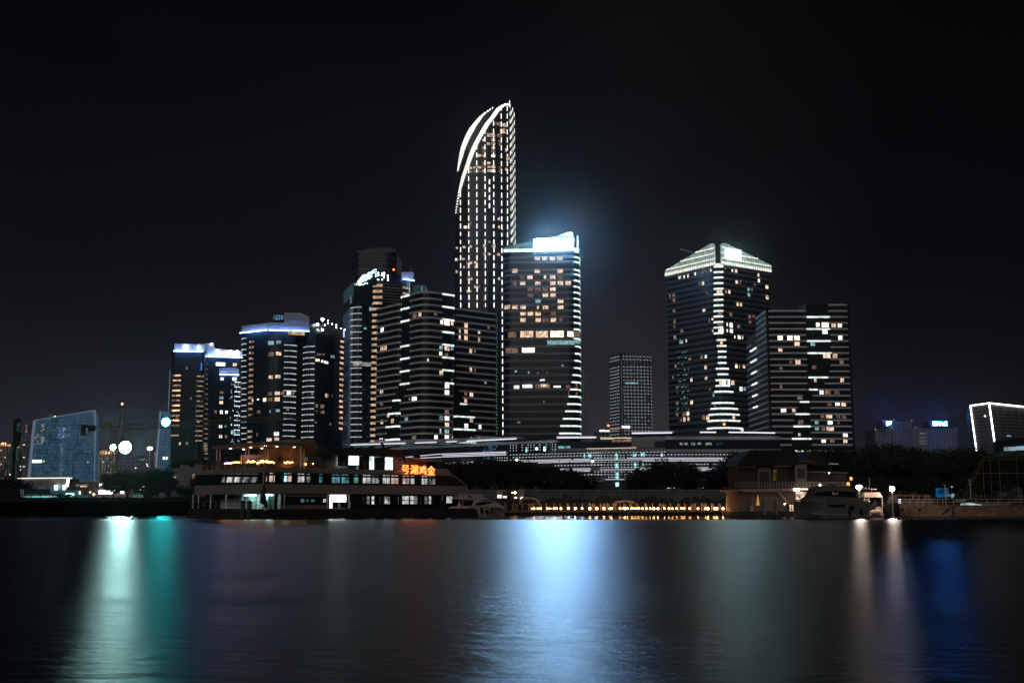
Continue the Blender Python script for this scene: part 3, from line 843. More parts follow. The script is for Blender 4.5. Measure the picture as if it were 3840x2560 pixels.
# the crown: two slanted glass sails over the corner, horizontal light coves
fl = Face(A2, C); frr = Face(C, B2)
M_cg = emit('crown_glass_glow', (0.66, 0.88, 0.82), 0.42, var=0.35, scale=0.35)
M_cb = emit('crown_cove_light', (1.0, 1.0, 0.86), 1.05, var=0.3, scale=0.5)
def crown(fc, pts, levels, name, tb, o=0.4):
    fc.poly(pts, -0.8, 0.2).build(name, M_cg, rt)
    P = [fc.uv(*p) for p in pts]
    def xr(z):
        xs = []
        for (t0, z0), (t1, z1) in zip(P, P[1:]+P[:1]):
            if (z0-z)*(z1-z) <= 0 and abs(z1-z0) > 1e-6: xs.append(t0+(t1-t0)*(z-z0)/(z1-z0))
        return (min(xs), max(xs)) if len(xs) > 1 else None
    zb = min(p[1] for p in P); zt = max(p[1] for p in P)
    z = zb+0.5; i = 0
    fm = MB()
    while z < zt-1.5:
        r = xr(z+0.6)
        if r:
            fc.box(r[0], r[1], z, z+(2.2 if i == 0 else 1.15), 0.2, 0.35).build('crown_light_cove', M_cb, rt)
            fc.box(r[0], r[1], z-0.42, z-0.14, 0.2, 0.6, 0, fm)
        z += 4.15; i += 1
    def zr(t):
        zs_ = []
        for (t0, z0), (t1, z1) in zip(P, P[1:]+P[:1]):
            if (t0-t)*(t1-t) <= 0 and abs(t1-t0) > 1e-6: zs_.append(z0+(z1-z0)*(t-t0)/(t1-t0))
        return (min(zs_), max(zs_)) if len(zs_) > 1 else None
    t = min(p[0] for p in P)+0.8
    while t < max(p[0] for p in P)-0.3:
        r = zr(t)
        if r: fc.box(t-0.09, t+0.09, r[0], r[1], 0.2, 0.55, 0, fm)
        t += 2.0
    fm.build('crown_frame', M_beltd, rt)
crown(fl, [(2494, 1037.5), (2494, 1016), (2500, 1011), (2664, 914), (2672, 912), (2678, 916), (2681, 984), (2681, 993)], 5, 'crown_sail', 0)
crown(frr, [(2706, 992), (2705, 986), (2704, 916), (2712, 911), (2722, 912), (2888, 993), (2893, 1000), (2893, 1020)], 5, 'crown_sail', 0)
OL.band(OL.hit(2676, 990)[0], OL.hit(2713, 990)[0], zat(Y0, 991), zat(Y0, 984), -0.5, 0.5).build('crown_light_cove', M_cb, rt)
mb = MB(); c = C+Vector((0.4, 6)); mb.prism([(c.x-8, c.y+14), (c.x-2.2, c.y), (c.x+2.8, c.y), (c.x+9, c.y+14)], ztop, zat(Y0, 912)); mb.build('lift_core', mat('core_panel', (0.03, 0.03, 0.035), 0.7), rt)
M_sg2 = emit('sign_teal_white', (0.62, 1.0, 1.0), 55.0)
mb = MB()
for x in (2724, 2740, 2756, 2769):
    w_ = 6
    frr.pbox(x-w_, 940+(x-2720)*.12, x+w_, 946+(x-2720)*.12, 0.7, 1.2, 0, mb); frr.pbox(x-w_, 952+(x-2720)*.12, x+w_, 957+(x-2720)*.12, 0.7, 1.2, 0, mb); frr.pbox(x-w_, 963+(x-2720)*.12, x+w_, 968+(x-2720)*.12, 0.7, 1.2, 0, mb)
    frr.pbox(x-2, 938+(x-2720)*.12, x+2, 970+(x-2720)*.12, 0.7, 1.22, 0, mb)
mb.build('sign_characters', M_sg2, rt)
frr.pbox(2716, 939, 2777, 974, 0.5, 0.7).build('sign_backboard', emit('sign_box_teal', (0.45, 1.0, 0.95), 1.6), rt)
mb = MB(); a = W(2600, 948, Y0+25); mb.bar(a, a+Vector((-8.2, 0, 2.6)), 0.7); mb.bar(a+Vector((-8.2, 0, 2.6)), a+Vector((-10, 0, 3.6)), 0.5); mb.box((a.x-9.2, a.y, a.z+2.2), (2.2, 1, 0.8)); mb.build('window_cleaning_arm', M_beltd, rt)

# ================================================================== residential slab at the right with white bands
Yr = 640
P0 = G(2873, 1160, Yr); P1 = G(3184, 1140, Yr)
Xl = P0.x
OLr = Outline([V2(Xl, Yr+56), P0, P1, V2(P1.x, Yr+30), V2(P1.x-20, Yr+56)], [1, 3, 3, 1, 1])
rt = thing('apartment_tower', 'banded apartment slab right of the crowned tower with a taller right half', 'tower', (P0.x+20, Yr+15, 2))
zt1 = zat(Yr, 1162); zt2 = zat(Yr, 1139); zt0 = zat(Yr+26, 1243)
xs_ = G(3024, 1200, Yr).x
MB().prism([(Xl, Yr+26.5), (Xl, Yr), (xs_, Yr), (xs_, Yr+26.5)], 2, zt1).build('facade', M_dark, rt)
MB().prism([(xs_, Yr+26.5), (xs_, Yr+0.6), (P1.x, Yr), (P1.x, Yr+26.5)], 2, zt2).build('facade', M_dark, rt)
MB().prism([(Xl, Yr+56), (Xl, Yr+26.6), (xs_, Yr+26.6), (xs_, Yr+56)], 2, zt0).build('facade', M_dark, rt)
dz = 3.43
a_c = OLr.hit(2874, 1300)[0]
a_26 = OLr.hit(2838.5, 1300)[0]
bl, st = [], []
lx = [3106]*5+[3114]*6+[3110, 3105, 3092, 3063, 3047]+[3040]*12
rx_ = {15: 3011, 16: 3000, 17: 2990, 18: 2983, 19: 2978, 20: 2975, 21: 2972, 22: 2970, 23: 2969, 24: 2975}
for i in range(27):
    z = zt2-0.2-dz*i; y = 1139+22.63*i
    if i >= 1:
        xe = rx_.get(i, 3021 if i < 6 else 3026)
        ae = OLr.hit(xe, y)[0]
        a_s = a_26 if i < 7 else 0.6
        bl.append(OLr.band(a_s if i > 4 else a_26+0.3, ae, z-0.95, z, -0.1, 0.5))
        if i >= 5 and i % 2 == 1:
            a0 = OLr.hit(2816, y+10)[0]; bl.append(OLr.band(0.6, max(0.8, a0), z-0.95, z, -0.1, 0.45))
    a0 = OLr.hit(lx[i], y)[0]; bl.append(OLr.band(a0, OLr.hit(3184, y)[0]+4, z-0.95, z, -0.1, 0.5))
    s_ = {2: (3024, 3109), 4: (3024, 3111), 6: (3026, 3113), 8: (3028, 3116), 12: (3031, 3104), 14: (3033, 3064), 16: (2999, 3034), 18: (2982, 3036), 20: (2975, 3038), 22: (2970, 3041), 24: (2975, 3042)}.get(i)
    if s_: st.append(OLr.band(OLr.hit(s_[0], y)[0], OLr.hit(s_[1], y)[0], z-0.95, z-0.1, 0.1, 0.7))
    if i >= 6 and i % 2 == 0 and i < 18:
        st.append(OLr.band(OLr.hit(2815+(i-6)*1.2, y+12)[0], OLr.hit(2838+(i-6)*.6, y+8)[0], z-0.95, z-0.1, 0.1, 0.7))
many(rt, 'floor_band', bl, M_belt); many(rt, 'light_strip', st, M_strip)
q = lambda x, y: (2780+x/2.528, 1100+y/2.528)
wl = [(725, 297, 15, 20, 'b'), (795, 298, 32, 22, 'b'), (873, 298, 20, 22, 'w'), (933, 298, 18, 22, 'b'), (792, 360, 24, 22, 'W'), (938, 418, 18, 22, 'W'), (368, 422, 24, 22, 'b'), (460, 420, 24, 22, 'b'), (526, 418, 26, 24, 'b'), (528, 478, 24, 18, 'w'), (678, 478, 20, 18, 'c'), (370, 536, 18, 15, 'w'), (810, 590, 34, 22, 'w'), (888, 590, 20, 20, 'w'),
      (536, 650, 24, 22, 'w'), (950, 648, 18, 20, 'd'), (375, 712, 13, 14, 'd'), (702, 820, 10, 20, 'w'), (956, 820, 16, 20, 'w'), (376, 878, 10, 20, 'd'), (760, 934, 18, 22, 'W'), (822, 934, 28, 20, 'd'), (905, 934, 22, 20, 'd'), (555, 988, 24, 16, 'd'), (835, 1046, 20, 18, 'd'), (912, 1046, 20, 16, 'W'), (970, 1048, 20, 20, 'w'), (1045, 1046, 8, 20, 'd'),
      (400, 1106, 24, 20, 'W'), (497, 1106, 14, 20, 'w'), (832, 1162, 28, 20, 'w'), (918, 1162, 18, 20, 'd'), (975, 1164, 18, 20, 'd'), (770, 1160, 16, 18, 'd'), (715, 1218, 16, 18, 'c'), (842, 1220, 22, 20, 'W'), (563, 1222, 24, 22, 'd'), (920, 1218, 10, 18, 'd'), (718, 1276, 18, 18, 'c'), (778, 1278, 18, 20, 'd'), (842, 1278, 34, 22, 'w'),
      (986, 1335, 20, 22, 'W'), (550, 1336, 10, 14, 'w'), (780, 1392, 18, 20, 'b'), (862, 1392, 22, 20, 'd'), (986, 1392, 18, 22, 'w'), (472, 650, 12, 14, 'd'), (690, 698, 18, 16, 'd')]
for x, y, w_, h_, k in wl:
    x, y = q(x, y); mb = OLr.rect(x-w_/2.528, y-h_/2.528, x+w_/2.528, y+h_/2.528, -0.1, 0.1)
    OLr.rect(x-0.5, y-h_/2.528, x+0.5, y+h_/2.528, -0.1, 0.16, 1, mb)
    mb.build('room_window', [RM[k], M_frame], rt)
mb = MB(); a = W(3018, 1158, Yr+4); mb.bar(a, a+Vector((4.5, 0, 5.5)), 0.5); mb.bar(a+Vector((4.5, 0, 5.5)), a+Vector((6, 0, 3)), 0.3); mb.bar(a, a+Vector((-6, 0, .6)), 0.4); mb.build('roof_hoist', M_frame, rt)

# ================================================================== residential cluster left of the hotel tower: three banded blocks
dL, dR = (-0.82, 1), (1.2, 1)
dz = 3.42
def block(name, label, C, pl, pr, ytop, radii, mt=None, deep=2):
    A = along(C, dL, *pl); B = along(C, dR, *pr)
    ol = Outline([A, C, B, A+B-C], radii)
    r = thing(name, label, 'tower', (C.x, C.y+10, 2))
    zt = zat(C.y, ytop)
    ol.body(2, zt).build('facade', mt or M_dark, r)
    return ol, r, zt
C = G(1593, 1090, 600)
ol, rt, zt = block('apartment_tower', 'tallest banded apartment block left of the hotel tower, light bars at both edges', C, (1505, 1120), (1703, 1110), 1089, [1, 6, 1, 1])
bl, st = [], []
for i in range(25):
    z = zt-dz*i; y = 1087.5+24.3*i
    xl, xr = (1538, 1657) if i < 15 else ((1528, 1684) if i == 15 else ((1518, 1698) if i == 16 else (1500, 1706)))
    a0 = ol.hit(xl, y+14)[0] if i < 17 else 0.2
    a1 = ol.hit(xr, y+8)[0]
    bl.append(ol.band(a0, a1, z-0.95, z+0.05, -0.1, 0.5))
    if i % 2 == 0 and i < 15:
        if i != 6: st.append(ol.band(0.2, ol.hit(1538, y+14)[0], z-1.0, z-0.15, 0.1, 0.7))
        st.append(ol.band(ol.hit(1657 if i < 14 else 1669, y+8)[0], ol.hit(1702, y+8)[0], z-1.0, z-0.15, 0.1, 0.7))
many(rt, 'floor_band', bl, M_belt); many(rt, 'light_strip', st, M_strip)
qa = lambda x, y: (1240+x/3.734, 900+y/3.734)
qb = lambda x, y: (1240+x/3.734, 1280+y/3.734)
def wins(ol, rt, q, wl, sc, nm='room_window'):
    for x, y, w_, h_, k in wl:
        x, y = q(x, y); mb = ol.rect(x-w_/sc, y-h_/sc, x+w_/sc, y+h_/sc, -0.1, 0.1)
        ol.rect(x+w_*.1/sc-0.45, y-h_/sc, x+w_*.1/sc+0.45, y+h_/sc, -0.1, 0.16, 1, mb)
        mb.build(nm, [RM[k], M_frame], rt)
wins(ol, rt, qa, [(1178, 1058, 25, 28, 'd'), (1250, 1040, 18, 26, 'w'), (1470, 1035, 22, 24, 'd'), (1555, 1152, 18, 30, 'b'), (1628, 1160, 34, 34, 'b'), (1700, 1165, 16, 28, 'w'), (1545, 1505, 22, 26, 'c'), (1628, 1515, 32, 30, 'w'), (1700, 1515, 16, 26, 'c')], 3.734)
wins(ol, rt, qb, [(1540, 168, 18, 24, 'b'), (1620, 185, 22, 22, 'd'), (1362, 260, 10, 20, 'W'), (1547, 442, 24, 32, 'w'), (1695, 535, 8, 20, 'd'), (1628, 630, 30, 32, 'W'), (1628, 718, 30, 34, 'b'), (1172, 808, 32, 32, 'b'), (1104, 803, 10, 14, 'c'), (1628, 985, 28, 28, 'd'), (1060, 1088, 20, 28, 'c'), (1547, 1072, 24, 28, 'c'), (1628, 1078, 30, 32, 'W'), (1628, 1168, 28, 30, 'w'),
                      (1538, 1255, 8, 30, 'W'), (1628, 1258, 30, 30, 'c'), (1708, 1240, 6, 28, 'd'), (1170, 1348, 28, 32, 'd'), (1475, 1342, 22, 30, 'W'), (1628, 1345, 28, 34, 'b'), (1708, 1350, 6, 26, 'W')], 3.734)
C2 = G(1496, 1140, 622)
ol, rt, zt = block('apartment_tower', 'lower banded apartment block at the left end of its trio, light bars low down', C2, (1413, 1170), (1510, 1145), 1138, [1, 4, 1, 1])
bl, st = [], []
re = {13: 1492, 14: 1484, 15: 1475, 16: 1468, 17: 1458, 18: 1453, 19: 1449, 20: 1450, 21: 1448, 22: 1450}
for i in range(24):
    z = zt-3.52*i; y = 1138+24.1*i
    a1 = ol.hit(re.get(i, 1506), y+8)[0] if i in re else ol.hit(1506, y)[0]+1
    bl.append(ol.band(0.2, a1, z-0.95, z+0.05, -0.1, 0.5))
    if i in (15, 17, 19, 21): st.append(ol.band(a1+0.1, ol.hit(1503, y)[0], z-0.95, z-0.1, 0.1, 0.7))
many(rt, 'floor_band', bl, M_belt); many(rt, 'light_strip', st, M_strip)
wins(ol, rt, qa, [(720, 1262, 20, 32, 'W'), (718, 1515, 20, 30, 'w'), (768, 1510, 14, 28, 'w')], 3.734)
wins(ol, rt, qb, [(714, 698, 20, 30, 'w'), (712, 870, 18, 26, 'd'), (808, 1030, 16, 30, 'w'), (925, 1018, 12, 26, 'd'), (866, 1110, 16, 28, 'w'), (716, 1125, 16, 28, 'w'), (706, 1382, 20, 30, 'W'), (762, 1382, 10, 26, 'd'), (864, 1378, 12, 26, 'd')], 3.734)
C3 = G(1714, 1156, 620)
ol, rt, zt = block('apartment_tower', 'banded apartment block standing in front of the tallest tower', C3, (1700, 1158), (1861, 1176), 1155, [1, 8, 1, 1])
bl, st = [], []
for i in range(22):
    z = zt-3.46*i; y = 1155+23.5*i
    ls = {13: 1722, 14: 1735, 15: 1749, 16: 1764, 17: 1778, 18: 1781, 19: 1781, 20: 1782, 21: 1782}.get(i, 1700)
    a0 = ol.hit(ls, y)[0] if i >= 13 else 0.3
    bl.append(ol.band(a0, ol.hit(1862, y+8)[0]+0.5, z-0.9, z+0.05, -0.1, 0.5))
    if i in (17, 19, 21): st.append(ol.band(ol.hit(1704, y)[0], a0-0.1, z-0.9, z-0.1, 0.1, 0.7))
    if i == 15: st.append(ol.band(ol.hit(1725, y)[0], a0-0.1, z-0.9, z-0.1, 0.1, 0.7))
many(rt, 'floor_band', bl, M_belt); many(rt, 'light_strip', st, M_strip)
qc = lambda x, y: (1620+x/3.016, 1200+y/3.016)
wins(ol, rt, qc, [(384, 58, 18, 28, 'w'), (640, 82, 10, 24, 'd'), (315, 122, 9, 20, 'w'), (384, 130, 18, 24, 'w'), (532, 140, 10, 14, 'w'), (314, 195, 9, 24, 'w'), (384, 202, 18, 26, 'w'), (532, 218, 10, 24, 'w'), (438, 348, 14, 24, 'w'), (486, 348, 8, 18, 'd'), (438, 558, 12, 24, 'w'), (486, 560, 8, 22, 'd'), (606, 705, 10, 14, 'c'), (445, 840, 18, 24, 'w'), (380, 832, 12, 22, 'd'), (380, 905, 14, 26, 'w'),
                      (446, 1128, 16, 24, 'w'), (386, 1196, 20, 26, 'W'), (543, 1205, 14, 24, 'W'), (446, 1332, 8, 14, 'w'), (538, 1332, 14, 10, 'w')], 3.016)
mb = MB()
for y in range(1195, 1640, 12): dots(ol, [(ol.hit(1862.5, y)[0], zat(C3.y+20, y))], 0.3, 0.8, mb)
mb.build('edge_lamps', M_cool, rt)

# ================================================================== bluish office tower with a glass parapet and dot lamps
M_blue = glass('blue_glow_glass', (0.10, 0.15, 0.22), (0.14, 0.19, 0.27), (0.03, 0.04, 0.05), 30, 3.9, 0.07, 0.5, glow=(0.16, 0.26, 0.44), gst=0.10)  # blue light on the side wall, put into base colour and glow
Yt = 720
C = G(1324, 1100, Yt); dl, dr = (-0.31, 1), (3.2, 1)
ol = obox(C, dl, (1289, 1130), dr, (1398, 1100), [1, 6, 1, 1])
rt = thing('office_tower', 'blue tinted office tower, rows of dot lamps on its rounded corner, slanted glass parapet', 'tower', (C.x, C.y+20, 2))
A_ = along(C, dl, 1289, 1130); B_ = along(C, dr, 1398, 1100)
ol.body(2, zat(Yt, 1138)).build('facade', M_navy, rt)
ol.band(0.3, ol.hit(1322, 1300)[0], 2, zat(Yt, 1150), 0.05, 0.3).build('side_wall', M_blue, rt)
Face(A_, C).poly([(1290, 1136), (1290, 1097), (1325, 1059), (1325, 1105), (1291, 1137)], -0.6, 0.3).build('glass_parapet', glass('parapet_glass', (0.05, 0.10, 0.14), (0.07, 0.13, 0.17), (0.15, 0.2, 0.25), 3, 30, 0.1, 0.3, glow=(0.1, 0.35, 0.45), gst=0.12), rt)
Face(C, B_).poly([(1325, 1070), (1398, 1070), (1398, 1138), (1325, 1138)], -12, 0.1).build('roof_screen', M_navy, rt)
mb = MB()
for x in (1316, 1327, 1340): mb.bar(W(x, 1108, Yt+3), W(x, 1138, Yt+3), 1.2)
mb.bar(W(1292, 1137, Yt+30), W(1322, 1107, Yt), 0.5); mb.build('roof_posts', M_belt, rt)
rows = []
for i in range(26):
    y = 1150.3+23.2*i if i < 9 else 1355+23.5*(i-9)
    if y > 1655: break
    zz = zat(Yt, y); m_ = MB()
    dots(ol, [(ol.hit(x, y)[0], zz) for x in (1318, 1322, 1326, 1330, 1334.5, 1339, 1344.5, 1350, 1354.5)], 0.31, 0.5, m_)
    rows.append(m_)
many(rt, 'lamp_row', rows, M_dotw)
bl = [ol.band(0.3, ol.hit(1322, 1300)[0], z_, z_+0.35, 0.3, 0.45) for z_ in [zat(Yt, 1150)-3.95*k for k in range(22)]]
many(rt, 'floor_band', bl, mat('steel_band', (0.45, 0.5, 0.56), 0.4))
rnd = random.Random(5)
m_ = MB()
for i in range(60):
    x = rnd.uniform(1345, 1385); y = rnd.uniform(1400, 1650); ol.rect(x, y, x+rnd.uniform(2, 7), y+1.6, 0, 0.12, 0, m_)
m_.build('dim_lit_panes', emit('dim_teal_room', (0.25, 0.5, 0.62), 0.10, var=0.6), rt)
ol.rect(1323, 1358, 1395, 1372, -0.1, 0.12).build('sky_lobby_window', emit('lobby_light', (0.8, 0.78, 0.7), 0.30, var=0.8, scale=0.25), rt)
for x, y, w_, h_, k in ((1369, 1231, 5, 3.5, 'c'), (1390, 1158, 5, 7, 'c')): ol.rect(x-w_, y-h_, x+w_, y+h_, -0.1, 0.12).build('room_window', RM[k], rt)
# crown: bright triangular screen, dotted slanted screens and big round letter lamps
fc = Face(C, B_)
fc.poly([(1339, 1058), (1348, 1046), (1360, 1032), (1364, 1036), (1364, 1056), (1354, 1060)], 0.5, 1.2).build('crown_screen', emit('crown_screen_light', (0.8, 1.0, 0.95), 4.0), rt)
fc.pbox(1328, 1062, 1333, 1070, 0.1, 0.4).build('crown_window', M_cool, rt); fc.pbox(1335, 1061, 1341, 1070, 0.1, 0.4).build('crown_window', M_warm, rt); fc.pbox(1343, 1060, 1353, 1070, 0.1, 0.4).build('crown_window', emit('crown_lobby', (0.9, 1, 0.9), 3.0), rt)
q = lambda x, y: (1300+x/13.07, 960+y/13.07)
m_ = MB()
for x, y in [(870, 945), (930, 988), (975, 940), (1035, 872), (1072, 836), (1072, 940), (1018, 998), (985, 1036), (1125, 885), (1152, 850), (1190, 815), (1152, 960), (1088, 1028), (1035, 1085), (965, 1160), (912, 1110), (860, 1055), (910, 1215), (1085, 1135), (1155, 1068), (1200, 1020), (1208, 905), (1250, 855), (1245, 760), (1330, 705), (1410, 690), (1330, 812), (1410, 798), (1405, 908), (1405, 1015), (715, 1412), (812, 1420), (878, 1355), (985, 1352)]:
    p = fc.W(*q(x, y), 1.5); m_.ball(p, 0.34, 5, 4)
m_.build('crown_dot_lamps', emit('crown_dot', (0.65, 1.0, 1.0), 6.0), rt)
mb = MB(); fc.poly([(1364, 1070), (1364, 1030), (1412, 1008), (1412, 1070)], -1.5, 0.9, 0, mb); mb.build('crown_screen_frame', M_navy, rt)
M_lamp = emit('letter_lamp', (0.80, 1.0, 0.97), 12.0)
for x, y, r in [(1690, 690, 60), (1690, 790, 60), (1880, 700, 45), (1980, 695, 62), (1870, 800, 50), (1980, 800, 52), (1980, 920, 42), (2170, 820, 50), (2170, 925, 58), (2170, 1030, 52), (1590, 900, 40), (1590, 1010, 55), (1690, 1010, 50), (1880, 1020, 40), (1330, 920, 52)]:
    x, y = q(x, y); r = 0.62*r/13.07/4300*Yt
    MB().ball(fc.W(x, y, -10), r, 8, 6).build('letter_lamp', M_lamp, rt)
mb = MB()
for x in (1400, 1429, 1444, 1451, 1466): mb.tube([fc.W(x, 1052, -11), fc.W(x, 1008, -11)], 0.18, 5)
for y in (1012, 1030, 1044): mb.tube([fc.W(1398, y, -11), fc.W(1470, y, -11)], 0.15, 5)
mb.build('sign_frame', M_frame, rt)

# amber banded tower behind it
Yt = 748
A_ = G(1396, 1060, Yt); B_ = G(1549, 1060, Yt+12)
nb = V2(A_.y-B_.y, B_.x-A_.x).normalized()
if nb.y < 0: nb = -nb
ol = Outline([A_, B_, B_+nb*35, A_+nb*35], [8, 9, 2, 2])
rt = thing('office_tower', 'rounded tower with amber lit band stack, behind the blue office tower', 'tower', (A_.x+12, Yt+15, 2))
zt = zat(Yt, 1047)
ol.body(2, zat(Yt, 1020)).build('facade', M_navy, rt)
a0 = ol.hit(1397, 1200)[0]-2; a1 = ol.hit(1432, 1200)[0]; a2 = ol.hit(1549, 1100)[0]+3
am, bl = [], []
M_amb = emit('amber_band', (1.0, 0.62, 0.38), 0.5, var=0.55, scale=0.4)
for i in range(27):
    z = zat(Yt, 1066)-3.98*i
    am.append(ol.band(a0, a1, z-1.1, z+0.6, 0.0, 0.4)); bl.append(ol.band(a0, a2, z-1.6, z-1.1, 0.0, 0.6)); bl.append(ol.band(a0, a2, z+0.6, z+0.95, 0.0, 0.6)) if i < 6 else None
    if i < 3: am.append(ol.band(ol.hit(1510, 1070)[0], a2, z-1.0, z+0.3, 0.0, 0.35))
many(rt, 'amber_band', am, M_amb); many(rt, 'floor_band', [b for b in bl if b], mat('bronze_band', (0.34, 0.26, 0.2), 0.5))
M_louv = mat('louvre_panel', (0.62, 0.66, 0.75), 0.6, var=0.1, scale=0.3, stretch=(0.2, 0.2, 4))
M_bl = emit('blue_wash_light', (0.20, 0.38, 1.0), 28.0, var=0.5, scale=0.15)
def washed(fc, pts, name, rt, lights, o=0.0, th=1.2, m=None, lt=0.4):
    """louvre screen with a real strip lamp along its foot"""
    mb = fc.poly(pts, o-th, o)
    ob = mb.build(name, m or M_louv, rt)
    for x0, y0, x1, y1 in lights:
        t0, z0 = fc.uv(x0, y0); t1, z1 = fc.uv(x1, y1)
        MB().bar(fc.P(t0, z0, o+2.0), fc.P(t1, z1, o+2.0), lt).build('wash_light', M_bl, rt)
    return ob
fc = Face(*[p for p in (A_, B_)])
washed(fc, [(1505, 1048), (1505, 1020), (1550, 1020), (1550, 1056)], 'roof_screen', rt, [(1508, 1049, 1549, 1054)], o=0.4)
washed(fc, [(1406, 1048), (1406, 1040), (1450, 1040), (1450, 1048)], 'roof_screen', rt, [(1412, 1046, 1448, 1047)], o=-6, th=1)
MB().tube([W(1540, 1020, Yt+18), W(1541, 998, Yt+18)], 0.3, 5).build('roof_mast', M_beltd, rt)
MB().ball(W(1476.5, 1011, Yt-1), 0.7).build('warning_lamp', M_rlamp, rt)
mb = MB(); fc.pbox(1534, 1060, 1536, 1105, 0.3, 0.9, 0, mb); mb.build('vertical_lamp', M_cool, rt)
# plain unlit tower farther back and a teal glimpse of another
Yt = 1000
A_ = G(1337, 950, Yt); B_ = G(1483, 950, Yt); 
ol = Outline([G(1318, 950, Yt+25), A_, G(1400, 950, Yt), B_, B_+V2(2, 40), A_+V2(-10, 45)], [1, 5, 5, 10, 2, 2])
M_fog = glass('dusky_glass', (0.012, 0.018, 0.024), (0.02, 0.028, 0.036), (0.075, 0.085, 0.095), 2.0, 3.8, 0.14, 0.4)
rt = thing('office_tower', 'unlit tower with faint floor lines rising behind the letter lamps', 'tower', (A_.x+20, Yt+20, 2))
z_a = zat(Yt, 943)
ol.body(2, z_a).build('facade', M_fog, rt)
Face(A_, B_).poly([(1337, 943), (1345, 940), (1400, 928), (1478, 930), (1482, 943)], -20, -0.5).build('roof_crown', M_fog, rt)
bl = [ol.band(0.3, ol.hit(1480, 1000)[0]+3, z_a-k*5.2-0.5, z_a-k*5.2, 0, 0.5) for k in range(16)]
many(rt, 'floor_band', bl, mat('faint_band', (0.22, 0.24, 0.27), 0.6))
Yt = 800
A_ = G(1549, 1080, Yt); B_ = G(1596, 1080, Yt)
rt = thing('office_tower', 'narrow teal tinted tower top just left of the apartment trio roof', 'tower', (A_.x+4, Yt+10, 2))
mb = MB(); mb.prism([(A_.x, Yt), (B_.x, Yt), (B_.x, Yt+20), (A_.x, Yt+20)], 2, zat(Yt, 1069)); mb.build('facade', glass('teal_glass', (0.02, 0.06, 0.07), (0.03, 0.09, 0.10), (0.02, 0.03, 0.03), 1.6, 30, 0.1, 0.4, glow=(0.05, 0.3, 0.33), gst=0.08), rt)
fc = Face(A_, B_); fc.pbox(1581, 1072, 1584, 1092, 0, 0.5).build('vertical_lamp', M_cool, rt); fc.pbox(1593, 1071, 1596, 1110, 0, 0.5).build('edge_fin', M_beltd, rt)
# ================================================================== rounded twin office block with blue louvre crown (left middle)
Y0 = 700
p0 = G(907, 1300, Y0+11); p1 = G(1010, 1300, Y0); p2 = G(1112, 1300, Y0+3)
ol = Outline([V2(p0.x-2, p0.y+30), p0, p1, p2, V2(p2.x, p2.y+30)], [1, 5, 60, 6, 1])
rt = thing('office_block', 'rounded office block with a wide blue washed louvre crown and warm balconies', 'tower', (p1.x, Y0+12, 2))
zt = zat(Y0+4, 1247)
ol.body(2, zt).build('facade', M_navy, rt)
rows = []; bal = []
for i in range(20):
    y = 1267.5+21*i
    if y > 1650: break
    zl = zat(Y0+9, y)
    m_ = MB(); dots(ol, [(ol.hit(x, y)[0], zl) for x in (908.5, 912, 916, 920, 924)], 0.32, 0.5, m_); rows.append(m_)
    y2 = 1293.5+21.3*i
    z2 = zat(Y0+2, y2)
    if y2 < 1660:
        m_ = MB(); dots(ol, [(ol.hit(x-i*0.35, y2)[0], z2) for x in (1068, 1073.5, 1079.5, 1086, 1092, 1096.5, 1101, 1105, 1109)], 0.34, 0.5, m_); rows.append(m_)
    y3 = 1277+21*i
    if i not in (14, 15): bal.append(ol.rect(936-i*0.4, y3, 952-i*0.4, y3+8, -0.1, 0.3))
many(rt, 'lamp_row', rows, M_dotw)
many(rt, 'balcony_light', bal, emit('dim_amber_balcony', (0.9, 0.56, 0.36), 0.34, var=0.9, scale=0.6))
q = lambda x, y: (860+x/4.9, 1140+y/4.9)
q2 = lambda x, y: (860+x/4.9, 1420+y/4.9)
wins(ol, rt, q, [(765, 712, 50, 34, 'c'), (905, 700, 42, 28, 'c'), (765, 920, 50, 36, 'd'), (905, 908, 46, 32, 'w'), (762, 1338, 34, 30, 'w'), (892, 1330, 46, 30, 'w')], 4.9)
wins(ol, rt, q2, [(745, 274, 34, 32, 'd'), (882, 264, 46, 30, 'w'), (980, 260, 30, 30, 'd'), (1090, 260, 34, 34, 'W'), (1160, 268, 28, 30, 'd'), (528, 378, 16, 14, 'b'), (648, 384, 28, 32, 'b'), (752, 378, 40, 32, 'd'), (880, 374, 46, 36, 'w'), (428, 392, 14, 30, 'w'),
                       (538, 606, 30, 28, 'd'), (750, 598, 12, 24, 'c'), (890, 584, 36, 26, 'c'), (1070, 562, 26, 22, 'd'), (512, 1020, 12, 30, 'd'), (866, 1006, 44, 34, 'W'), (732, 1116, 46, 30, 'w'), (872, 1102, 40, 26, 'w')], 4.9)
fa, fb = Face(p0, p1), Face(p1, p2)
washed(fa, [(908, 1250), (908, 1222), (1007, 1210), (1009, 1239)], 'crown_louvre', rt, [(909, 1250, 1008, 1239.5)], o=0.3)
washed(fb, [(1010, 1239), (1009, 1209), (1066, 1210), (1066, 1241)], 'crown_louvre', rt, [(1010, 1239.5, 1065, 1241)], o=0.3)
washed(fb, [(1067, 1241), (1066, 1173), (1130, 1174), (1160, 1189), (1160, 1243)], 'crown_louvre', rt, [(1069, 1241, 1086, 1242), (1096, 1242, 1160, 1243.5)], o=0.4)
mb = MB()
for y in range(1180, 1238, 4): mb.bar(fb.W(1067, y, 0.6), fb.W(1160 if y > 1190 else 1130, y+0.6, 0.6), 0.14)
for y in range(1214, 1238, 4):
    mb.bar(fb.W(1010, y, 0.5), fb.W(1066, y+.5, 0.5), 0.14); mb.bar(fa.W(909, y+12, 0.5), fa.W(1007, y, 0.5), 0.14)
mb.build('louvre_slats', M_beltd, rt)
